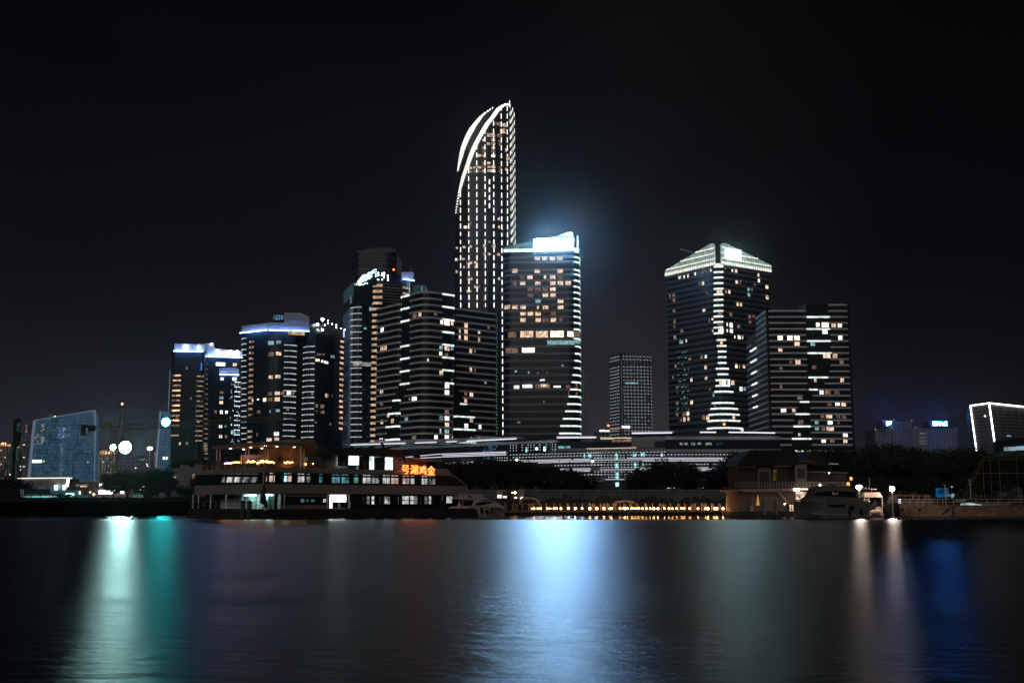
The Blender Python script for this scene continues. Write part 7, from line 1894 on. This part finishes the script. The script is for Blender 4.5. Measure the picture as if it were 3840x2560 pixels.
# ================================================================== rusty barge and jetty at the right edge
Y = 150.0
M_rust = mat('rusty_hull', (0.17, 0.11, 0.07), 0.85, var=0.5, scale=0.9, bump=0.4, stretch=(1, 1, 2))
c = G(3620, 1930, Y)
rt = thing('barge', 'long rusty flat barge with pipe railings along the right edge of the photo', 'barge', (c.x, Y, 0))
fb = Face(V2(c.x-8, Y), V2(c.x+8, Y))
fb.poly([(3372, 1935), (3378, 1900), (3392, 1896), (3960, 1898), (3960, 1935)], -7, 0).build('hull', M_rust, rt)
fb.pbox(3388, 1893.5, 3960, 1897.5, -7, 0.1).build('deck_edge', M_rust, rt)
for x, r in ((3447, 1.0), (3384, .8)): MB().ball(fb.W(x, 1911, 0.15), 0.2*r, 8, 6, sq=(1, .6, 1)).build('tyre_fender', M_frame, rt)
mb = MB()
for x in (3400, 3412, 3422, 3434): mb.tube([fb.W(x, 1900, 0.12), fb.W(x+6, 1915, 0.2), fb.W(x+10, 1930, 0.1)], 0.04, 5)
mb.bar(fb.W(3400, 1900, .2), fb.W(3470, 1905, .1), 0.03); mb.tube([fb.W(3565, 1899, .1), fb.W(3530, 1928, .1)], 0.05, 5); mb.bar(fb.W(3571, 1897, .1), fb.W(3572, 1933, .1), 0.12); mb.build('ropes', M_frame, rt)
mb = MB()
for x in (3382, 3415, 3444, 3467, 3497, 3519, 3540, 3580, 3620, 3664, 3706, 3748, 3790, 3832, 3870): mb.bar(fb.W(x, 1895, -0.4), fb.W(x, 1869 if x < 3510 else 1870, -0.4), 0.06)
for y in (1870, 1882): mb.bar(fb.W(3380, y, -0.4), fb.W(3900, y, -0.4), 0.05)
for k in range(34): x = 3384+k*3.8; mb.bar(fb.W(x, 1895, -0.4), fb.W(x, 1871, -0.4), 0.022)
mb.bar(fb.W(3375, 1857, -2), fb.W(3512, 1857, -2), 0.06); mb.bar(fb.W(3487, 1895, -.4), fb.W(3506, 1858, -2), 0.06)
for x in (3377, 3444, 3467, 3492): mb.bar(fb.W(x, 1872, -2), fb.W(x, 1857, -2), 0.05)
mb.build('railing', mat('pipe_rail', (0.40, 0.30, 0.24), 0.5), rt)
for px_, yt, yb, lab in ((3543, 1816, 1896, 'thin leaning unlit lamp pole on the barge, left of its pair'), (3637, 1796, 1870, 'taller unlit lamp pole right of the blue tarpaulins')):
    p = W(px_, yt, Y+2); q_ = W(px_+(6 if px_ < 3600 else 4), yb, Y+2)
    t_ = thing('lamp_pole', lab, 'lamp', (q_.x, Y+2, q_.z)); MB().tube([q_, p], 0.06, 6).build('pole', mat('pole_pale', (0.4, 0.36, 0.32), 0.6), t_); MB().tube([p, p+Vector((-0.35, 0, 0.03))], 0.03, 5).build('arm', MATS['pole_pale'], t_); MB().ball(p+Vector((-.38, 0, 0)), 0.1, 6, 5).build('head', M_frame, t_)
# blue tarpaulins and boat covers, their light put in as glow, crane boom
c = W(3533, 1845, 160); rt = thing('tarpaulin', 'blue lit tarpaulin sheets hanging behind the barge', 'tarpaulin', (c.x, c.y, 1.5))
ff = Face(V2(c.x-5, 160), V2(c.x+5, 160)); M_tarp = emit('glowing_blue_tarpaulin', (0.01, 0.13, 0.36), 0.5, var=0.8, scale=0.8)
for x0, x1, y0 in ((3512, 3520, 1829), (3522, 3534, 1828), (3540, 3556, 1828)): ff.poly([(x0, 1863), (x0, y0), (x1, y0+2), (x1+1, 1863)], -0.3, 0).build('sheet', M_tarp, rt)
c = W(3645, 1890, 156); rt = thing('boat_cover', 'low boat under a bright white lit cover behind the barge railing', 'boat', (c.x, c.y, 1.0))
ff = Face(V2(c.x-5, 156), V2(c.x+5, 156)); ff.poly([(3612, 1893), (3613, 1887), (3640, 1885), (3668, 1889), (3682, 1893)], -1, 0).build('cover', emit('glowing_cover', (0.55, 0.9, 0.88), 0.75, var=0.6, scale=0.8), rt)  # cover glows by itself to imitate light falling on it
ff.pbox(3682, 1885, 3790, 1894, -1, -0.1).build('hull', mat('faint_white_hull', (0.15, 0.16, 0.16), 0.6), rt)
ff.poly([(3600, 1879), (3608, 1874), (3632, 1872), (3632, 1878)], -2, -1).build('bow_cover', emit('glowing_green_cover', (0.15, 0.4, 0.12), 0.22, var=0.6), rt)
ff.poly([(3598, 1864), (3600, 1850), (3609, 1850), (3605, 1864)], -3, -2.8).build('lit_screen', M_cool, rt); ff.pbox(3584, 1851, 3595, 1859, -3, -2.8).build('lit_screen', emit('grey_glow', (0.4, 0.38, 0.42), 0.3), rt)
MB().ball(ff.W(3591, 1824, -2), 0.08, 6, 5).build('glint', M_white, rt)
Y = 162.0
rt = thing('crane_boom', 'dark brown crane boom slanting up to a level arm at the right edge', 'crane', (*W(3617, 1868, Y).xy, 1.0))
mb = MB(); M_boom = mat('boom_brown', (0.06, 0.042, 0.02), 0.8)
for o in (-0.25, 0.25):
    mb.bar(W(3610, 1868, Y)+Vector((o, 0, 0)), W(3687, 1720, Y)+Vector((o, 0, 0)), 0.09); mb.bar(W(3687, 1720, Y)+Vector((0, 0, o)), W(3900, 1707, Y)+Vector((0, 0, o)), 0.09)
for k in range(16):
    a = W(3610, 1868, Y).lerp(W(3687, 1720, Y), k/16); b = W(3610, 1868, Y).lerp(W(3687, 1720, Y), (k+1)/16); mb.bar(a+Vector((-.25, 0, 0)), b+Vector((.25, 0, 0)), 0.06)
for k in range(16):
    a = W(3687, 1720, Y).lerp(W(3900, 1707, Y), k/16); b = W(3687, 1720, Y).lerp(W(3900, 1707, Y), (k+1)/16); mb.bar(a+Vector((0, 0, -.25)), b+Vector((0, 0, .25)), 0.06)
mb.build('lattice', M_boom, rt); mb = MB()
for x in (3684, 3712, 3745, 3812): mb.bar(W(x, 1718, Y), W(x+8, 1868, Y), 0.02)
mb.bar(W(3660, 1774, Y), W(3850, 1773, Y), 0.03); mb.build('cables', M_post, rt)
Y = 230.0
rt = thing('harbour_building', 'dark building with a lit window strip under the leaning block, right edge', 'building', (*W(3790, 1700, Y).xy, 2))
ff = Face(G(3727, 1700, Y+8), G(3900, 1700, Y))
ff.poly([(3727, 1800), (3727, 1660), (3733, 1648), (3960, 1628), (3960, 1800)], -18, 0).build('wall', mat('dark_blue_wall', (0.02, 0.03, 0.04), 0.6), rt)
ff.pbox(3729, 1692, 3900, 1709, 0, 0.3).build('parapet', mat('blue_parapet', (0.04, 0.09, 0.13), 0.6), rt)
for x0, x1 in ((3767, 3778), (3781, 3808), (3811, 3822), (3826, 3842)): ff.poly([(x0, 1690-(x0-3767)*.05), (x0+1, 1676-(x0-3767)*.06), (x1+2, 1675-(x0-3767)*.06), (x1, 1690-(x0-3767)*.06)], 0, 0.3).build('lit_window', emit('pale_blue_room', (0.45, 0.65, 0.72), 0.42, var=0.5), rt)
ff.pbox(3785, 1632, 3792, 1636, 0, 1).build('roof_sign', M_cool, rt)
ff.pbox(3696, 1853, 3860, 1862, -3, 4).build('pale_coaming', mat('pale_coaming', (0.22, 0.19, 0.18), 0.8), rt)

# ================================================================== left shore: tower crane with two glaring lamps and a green lamp, rig, sheds
Y = 330.0
pm = W(471, 1800, Y)
rt = thing('tower_crane', 'tower crane with level jib on the left shore, red light at its tip', 'crane', (pm.x, Y, 2))
M_cr = mat('crane_steel', (0.10, 0.07, 0.035), 0.7)
def lattice(a, b, w_, n, mb, d=Vector((0, 1, 0)), bw=0.16):
    a = Vector(a); b = Vector(b); ax = (b-a).normalized(); s_ = ax.cross(d).normalized()*w_/2; e_ = d*w_/2
    cs = [s_+e_, s_-e_, -s_-e_, -s_+e_]
    for c_ in cs: mb.bar(a+c_, b+c_, bw)
    for k in range(n):
        p0, p1 = a.lerp(b, k/n), a.lerp(b, (k+1)/n)
        for j in range(4):
            u, v = (cs[j], cs[(j+1) % 4]) if k % 2 else (cs[(j+1) % 4], cs[j])
            mb.bar(p0+u, p1+v, bw*.6); mb.bar(p1+u, p1+v, bw*.6)
mb = MB(); lattice((pm.x-6.2, Y, 2), W(453, 1608, Y), 1.9, 16, mb, bw=0.2); mb.build('mast', M_cr, rt)
mb = MB(); a = W(456, 1606, Y); b = W(460, 1515, Y)
mb.bar(a+Vector((-.9, 0, 0)), b+Vector((-.2, 0, 0)), 0.22); mb.bar(a+Vector((1.1, 0, 0)), b+Vector((.2, 0, 0)), 0.22); mb.bar(W(446, 1530, Y), W(466, 1524, Y), 0.3)
for k in range(6): p0, p1 = a.lerp(b, k/6), a.lerp(b, (k+1)/6); mb.bar(p0+Vector((-.8*(1-k/6), 0, 0)), p1+Vector((.8*(1-k/6), 0, 0)), 0.1)
mb.build('apex', M_cr, rt)
tipR = W(1110, 1562, Y-5)
mb = MB(); jl = W(306, 1604, Y); jm = W(470, 1600, Y); jr = W(700, 1590, Y)
lattice(jm, jr, 1.5, 22, mb, bw=0.13); lattice(jr, W(1110, 1563, Y), 1.2, 34, mb, bw=0.1); mb.build('jib', M_cr, rt)
mb = MB(); mb.bar(jl, jm, 0.5, 0.35); mb.bar(jl+Vector((0, 0, 1.1)), jl+Vector((4, 0, 1.3)), 0.06); mb.build('counter_jib', M_cr, rt)
mb = MB(); p0, p1 = W(306, 1632, Y), W(326, 1592, Y); mb.box(((p0.x+p1.x)/2, Y, p0.z), (p1.x-p0.x, 1.4, p1.z-p0.z)); mb.box((p1.x+1.0, Y, p1.z-1.8), (2.6, 1.2, 1.6)); mb.build('counterweight', mat('counterweight', (0.03, 0.03, 0.03), 0.9), rt)
mb = MB(); p0, p1 = W(327, 1628, Y), W(333, 1605, Y); mb.box(((p0.x+p1.x)/2, Y-.3, p0.z), (p1.x-p0.x, 1.4, p1.z-p0.z)); mb.build('counterweight_face', mat('counterweight_pale', (0.6, 0.65, 0.6), 0.8), rt)
MB().box((*W(408, 1600, Y).xy, W(408, 1600, Y).z+0.3), (1.6, 1, 0.9)).build('winch', M_cr, rt); MB().box((*W(426, 1628, Y).xy, W(426, 1626, Y).z), (0.8, 1, 0.9)).build('cab', M_cr, rt)
mb = MB(); ap = W(462, 1518, Y)
for e_ in (W(600, 1580, Y), W(640, 1538, Y), W(388, 1564, Y)): mb.bar(ap, e_, 0.09)
mb.bar(W(640, 1538, Y), W(700, 1560, Y), 0.07); mb.build('stay_cables', M_cr, rt)
MB().ball(W(458, 1514, Y), 0.28, 8, 6).build('tip_lamp', emit('crane_tip', (1.0, 0.4, 0.15), 10.0), rt)
def floodlamp(px_, py_, Y, r, col, st, label, nm):
    p = W(px_, py_, Y); t_ = thing('floodlight', label, 'floodlight', tuple(p), 'floodlights on the crane')
    mb = MB()                                                    # a round lens facing the lake in a shallow black dish
    for k in range(20):
        a0, a1 = 2*pi*k/20, 2*pi*(k+1)/20
        mb.face([p, p+Vector((cos(a0)*r, 0.0, sin(a0)*r)), p+Vector((cos(a1)*r, 0.0, sin(a1)*r))])
    mb.build('lens', emit(nm, col, st), t_)
    mb = MB()
    for k in range(20):
        a0, a1 = 2*pi*k/20, 2*pi*(k+1)/20
        q0, q1 = Vector((cos(a0), 0, sin(a0))), Vector((cos(a1), 0, sin(a1)))
        mb.face([p+q0*r*1.12+Vector((0, -.25, 0)), p+q1*r*1.12+Vector((0, -.25, 0)), p+q1*r*1.1+Vector((0, .1, 0)), p+q0*r*1.1+Vector((0, .1, 0))])
        mb.face([p+q0*r*1.1+Vector((0, .1, 0)), p+q1*r*1.1+Vector((0, .1, 0)), p+q1*r*.4+Vector((0, .6, 0)), p+q0*r*.4+Vector((0, .6, 0))])
        mb.face([p+q0*r*.4+Vector((0, .6, 0)), p+q1*r*.4+Vector((0, .6, 0)), p+Vector((0, .7, 0))])
    mb.build('dish', M_frame, t_)
    MB().bar(p+Vector((0, .7, 0)), p+Vector((0, 1.6, 0)), 0.3).build('bracket', M_frame, t_)
floodlamp(470, 1677, Y-3, 1.6, (0.55, 1.0, 0.90), 430.0, 'largest glaring white floodlight, low on the tower crane at the left', 'flood_big')
floodlamp(424, 1677, Y-3, 0.75, (0.62, 1.0, 0.86), 140.0, 'smaller white floodlight just left of the largest one', 'flood_small')
floodlamp(622, 1582, Y-3, 1.15, (0.03, 0.76, 0.72), 170.0, 'green glowing floodlight on the crane jib beside the amber balcony tower', 'flood_green')
p = W(562, 1681, 420); t_ = thing('mast_light', 'distant small white twin mast light right of the largest floodlight', 'lamp', (p.x, p.y, 2)); MB().ball(p, 0.75, 8, 6, sq=(1.3, 1, .8)).build('lamp', emit('mast_white', (0.7, 1, .95), 12.0), t_); MB().tube([(p.x, p.y, 2), (p.x, p.y, p.z-.6)], 0.15, 6).build('pole', M_belt, t_)
# piling rig
Y = 262.0
rt = thing('piling_rig', 'tall dark piling rig with raking stays at the left edge', 'piling rig', (*W(52, 1840, Y).xy, 2))
M_rig = mat('rig_dark', (0.018, 0.022, 0.022), 0.6)
mb = MB(); mb.bar(W(51, 1832, Y), W(61, 1578, Y), 1.0, 0.8); mb.build('mast', M_rig, rt)
mb = MB(); mb.bar(W(53, 1578, Y), W(80, 1573, Y), 0.5); mb.bar(W(62, 1585, Y), W(78, 1575, Y), 0.3); mb.build('head', M_rig, rt)
mb = MB(); p = W(68, 1640, Y)
for dx_, dz_, r in ((0, 0, .8), (.4, -.9, .7), (.2, -2.0, .6), (.7, .3, .5)): mb.box((p.x+dx_, Y-.3, p.z+dz_), (r*1.6, r, r*1.6))
mb.build('rotary_drive', M_rig, rt)
mb = MB()
for a, b in (((0, 1812), (54, 1645)), ((10, 1832), (50, 1690)), ((-20, 1800), (30, 1745))): mb.bar(W(*a, Y), W(*b, Y), 0.3)
mb.build('raking_stays', mat('rig_teal', (0.03, 0.07, 0.07), 0.6), rt)
mb = MB()
for x0, x1 in ((62, 66), (68, 71), (74, 77), (79, 79)): mb.bar(W(x1, 1600, Y), W(x0, 1830, Y), 0.09)
mb.build('cables', M_rig, rt)
# long building with a lit roof edge
Y = 330.0
rt = thing('exhibition_hall', 'low stone faced hall with a thin white lit roof edge and bright corner', 'building', (*W(180, 1800, Y).xy, 2))
e0, e1, e2 = G(0, 1792, Y+6), G(262, 1792, Y), G(278, 1792, Y+12)
ff = Face(e0, e1); ff.shear = -0.4
ff.poly([(-10, 1900), (-10, 1793), (262, 1791), (258, 1824), (258, 1900)], -10, 0).build('wall', mat('coursed_stone', (0.22, 0.19, 0.18), 0.85, var=0.45, scale=0.25, stretch=(0.5, 0.5, 3)), rt)
ff.pbox(60, 1825, 258, 1845, 0, .15).build('glazed_base', M_hall, rt)
lb(ff, [(0, 1793), (262, 1791)], 0.3, 0.16, 'roof_edge_light', emit('roof_edge_light', (1, 0.96, 0.92), 2.2))
f2 = Face(e1, e2); f2.poly([(262, 1824), (262, 1791), (278, 1798), (272, 1812)], -0.6, 0).build('end_wall', mat('end_wall_painted_light', (0.5, 0.45, 0.43), 0.8), rt)  # end wall made paler to imitate light at the corner
lb(ff, [(262, 1791), (256, 1823)], 0.6, 0.5, 'corner_light', emit('corner_light', (1, 1, 0.9), 4.0))
lb(f2, [(262, 1791), (278, 1798)], 0.3, 0.16, 'roof_edge_light', MATS['roof_edge_light'])
for x, w_ in ((217, 5), (247, 3.5)): ff.pbox(x-w_, 1819, x+w_, 1835, 0.3, 1).build('lit_window', emit('glare_panel', (0.75, 0.95, 0.95), 6.0), rt)
ff.pbox(207, 1824, 213, 1830, .3, .6).build('red_sign', emit('red_orange', (1, .3, .15), 1.0), rt)
Y = 300.0
rt = thing('site_building', 'dark stepped building with glaring white shop signs, below the crane lamp', 'building', (*W(360, 1850, Y).xy, 2))
ff = Face(G(250, 1860, Y), G(500, 1860, Y))
ff.poly([(248, 1905), (248, 1835), (266, 1812), (285, 1808), (378, 1808), (382, 1822), (500, 1822), (500, 1905)], -9, 0).build('wall', mat('brown_wall', (0.09, 0.07, 0.07), 0.85), rt)
ff.poly([(278, 1808), (300, 1805), (330, 1803), (370, 1806), (378, 1808)], -9, 0.3).build('roof', mat('grey_roof', (0.2, 0.2, 0.24), 0.8), rt)
ff.window(285, 1813, 335, 1824, 12, 1, o=0.1, fw=0.15).build('glazed_front', [emit('grey_front', (0.5, 0.55, 0.65), 0.4, var=0.5), M_frame], rt)
ff.pbox(303, 1821, 327, 1825, 0.15, .3).build('amber_strip', M_orange, rt)
M_glare = emit('shop_sign_glare', (1.0, 0.93, 0.95), 7.0, var=0.5, scale=1.2)
mb = MB(); rn = random.Random(2)
mb_blocks = [(377, 391), (394, 399), (401, 406), (408, 414), (416, 421), (423, 430), (432, 437), (446, 451), (460, 466), (474, 484), (486, 496)]
for x0, x1 in mb_blocks:
    ff.pbox(x0, 1812+(0 if x1-x0 > 9 else 2), x1, 1825-(0 if x1-x0 > 9 else 1), 0.5, 0.9).build('sign_character', M_glare, rt)
ff.pbox(375, 1837, 432, 1851, 0.5, 0.9).build('light_box', emit('light_box', (1.0, 0.93, 0.93), 6.0), rt)
for x in (455, 462): ff.pbox(x, 1839, x+4, 1849, 0.4, 0.7).build('sign_character', M_glare, rt)
for x in (336, 340): ff.pbox(x, 1841, x+2, 1848, .1, .3).build('lit_window', M_white, rt)
MB().ball(ff.W(357, 1853, 1), 0.3, 6, 5).build('wall_lamp', emit('amber_wall_lamp', (1, .6, .25), 5.0), rt)
ff.pbox(293, 1841, 303, 1853, .1, .3).build('lit_window', M_white, rt)
ff.pbox(368, 1853, 432, 1866, 0.8, 1.0).build('lit_fence', mat('pale_fence', (0.5, 0.5, 0.55), 0.8), rt)
for x, y, r in ((534, 1826, .6), (602, 1798, .3), (643, 1820, .3), (541, 1811, .2)): pass
Y = 228.0
rt = thing('site_shed', 'teal lit hoarding and shed with a glaring panel behind the left shore fence', 'shed', (*W(270, 1860, Y).xy, 2))
ff = Face(G(180, 1860, Y), G(330, 1860, Y))
ff.poly([(212, 1868), (214, 1838), (288, 1838), (289, 1853), (326, 1856), (326, 1868)], -1, 0).build('hoarding', emit('glowing_teal_hoarding', (0.12, 0.42, 0.42), 0.16, var=0.6, scale=0.5), rt)  # teal light on the boards is given as their own glow
ff.poly([(250, 1853), (252, 1849), (280, 1849), (280, 1859), (266, 1860)], 0.3, 0.6).build('light_panel', emit('cyan_panel', (0.45, 1, 1), 3.0), rt)
for x0, x1, lab in ((202, 236, 'left of the two small tent roofs before the teal hoarding'), (238, 270, 'right of the two small tent roofs before the teal hoarding')):
    c = W((x0+x1)/2, 1860, 215); t_ = thing('site_tent', lab, 'tent', (c.x, 215, 2)); w_ = W(x1, 1860, 215).x-W(x0, 1860, 215).x
    mb = MB(); z0_ = zat(215, 1859); z1_ = zat(215, 1850)
    b4 = [Vector((c.x-w_/2, 214, z0_)), Vector((c.x+w_/2, 214, z0_)), Vector((c.x+w_/2, 217, z0_)), Vector((c.x-w_/2, 217, z0_))]; ap = Vector((c.x, 215.5, z1_))
    for k in range(4): mb.face([b4[k], b4[(k+1) % 4], ap])
    mb.face(b4[::-1]); mb.build('roof', M_frame, t_); mb = MB()
    for b_ in b4: mb.bar(b_*0.9+Vector((c.x*.1, 21.5, z0_*.1)), (b_.x*.9+c.x*.1, b_.y*.9+21.5, 1.8), 0.15)
    mb.build('legs', M_frame, t_)
Y = 205.0
rt = thing('container', 'black windowless site cabin at the far left shore', 'cabin', (*W(35, 1880, Y).xy, 1.6)); ff = Face(G(-30, 1870, Y), G(80, 1870, Y)); ff.shear = -.4
ff.poly([(-60, 1910), (-60, 1833), (76, 1835), (78, 1862), (92, 1864), (92, 1910)], -6, 0).build('body', mat('cabin_black', (0.012, 0.014, 0.015), 0.8), rt)
rt = thing('container', 'long dark green site cabin right of the black one, pale end wall', 'cabin', (*W(130, 1850, 240).xy, 2)); ff = Face(G(78, 1860, 240), G(190, 1860, 240)); ff.shear = -.4
ff.poly([(90, 1850), (90, 1834), (189, 1834), (189, 1850)], -5, 0).build('body', mat('cabin_green', (0.02, 0.035, 0.033), 0.7), rt); ff.pbox(78, 1834, 90, 1855, -5, 0.1).build('end_panel', mat('cabin_pale', (0.30, 0.36, 0.38), 0.7), rt)
mb = MB()
for x in (92, 120, 150, 188): mb.bar(ff.W(x, 1850, -.3), ff.W(x, 1880, -.3), 0.2)
mb.build('stilts', M_frame, rt); MB().bar(ff.W(92, 1862, 1), ff.W(220, 1861, 1), 0.35).build('painted_ground_glow', emit('ground_teal', (0.2, .6, .6), 0.5, var=.9, scale=.4), rt)  # glowing bar stands in for teal light on the ground
# fence along the left shore
Y = 178.0
rt = thing('site_fence', 'long dark mesh fence along the left shore', 'fence', (*W(350, 1880, Y).xy, 1.9))
xa, xb = W(-20, 1880, Y).x, W(770, 1880, Y).x; mb = MB(); x = xa
while x < xb: mb.bar((x, Y, 1.6), (x, Y, 2.85), 0.06); x += 1.4
mb.build('posts', M_frame, rt); mb = MB(); mb.box(((xa+xb)/2, Y+0.05, 1.8), (xb-xa, 0.03, 0.78)); mb.build('mesh_panel', mat('fence_green', (0.012, 0.018, 0.016), 0.8), rt)
# pale house right of the left tower feet
Y = 300.0
rt = thing('pale_house', 'dim pale stepped building between the left shore trees and the ship', 'building', (*W(690, 1800, Y).xy, 2)); ff = Face(G(640, 1800, Y), G(760, 1800, Y)); ff.shear = -.28
ff.poly([(641, 1860), (643, 1755), (673, 1753), (675, 1741), (706, 1743), (712, 1752), (730, 1752), (731, 1740), (768, 1742), (768, 1860)], -8, 0).build('wall', mat('pale_dim', (0.17, 0.16, 0.17), 0.85, var=.2), rt)
for y in (1780, 1797, 1812): ff.pbox(645, y, 720, y+1.5, 0, 0.3).build('ledge', M_beltd, rt)
ff.pbox(650, 1786, 660, 1791, 0, .2).build('lit_window', M_warm, rt); ff.pbox(722, 1776, 732, 1792, 0, .3).build('lit_window', M_warmd, rt)
t_ = thing('street_lamp', 'blue white street lamp glare below the tree right of the largest floodlight', 'lamp', (*W(535, 1826, 262).xy, 2)); p = W(535, 1826, 262); MB().ball(p, 0.42, 8, 6).build('head', emit('blue_white_lamp', (0.7, .95, 1), 16.0), t_); MB().tube([(p.x, p.y, 2), p], 0.06, 5).build('pole', M_frame, t_)
t_ = thing('street_lamp', 'small orange street lamp just under the blue white one', 'lamp', (*W(530, 1835, 262).xy, 2)); p = W(530, 1835, 262); MB().ball(p, 0.25, 8, 6).build('head', emit('orange_lamp', (1, .55, .25), 8.0), t_); MB().tube([(p.x, p.y, 2), p], 0.06, 5).build('pole', M_frame, t_)
rt = thing('site_hut', 'small teal lit hut front low on the left shore, right of the glaring signs', 'hut', (*W(512, 1862, 222).xy, 2)); ff = Face(G(490, 1862, 222), G(540, 1862, 222)); ff.pbox(494, 1852, 524, 1868, -2, 0).build('wall', emit('hut_teal_glow', (0.2, .4, .36), 0.20, var=.9, scale=.7), rt); ff.poly([(490, 1853), (507, 1846), (528, 1853)], -2.3, .3).build('roof', M_frame, rt)  # hut wall emits, imitating teal light on it
# construction hoist frame lettering board, dark, at left shore end
# ================================================================== night mist over the lake and the city
m, n, b, o = _bs('night_mist')
n.nodes.remove(b)
pv = n.nodes.new('ShaderNodeVolumePrincipled')
pv.inputs['Color'].default_value = (0.85, 0.92, 1.0, 1)
pv.inputs['Density'].default_value = 0.000024
pv.inputs['Anisotropy'].default_value = 0.965
n.links.new(pv.outputs[0], o.inputs['Volume'])
mb = MB(); mb.box((0, 1360, -3.0), (3400, 2900, 620.0))
tag(mb.build('haze', m), kind='stuff')
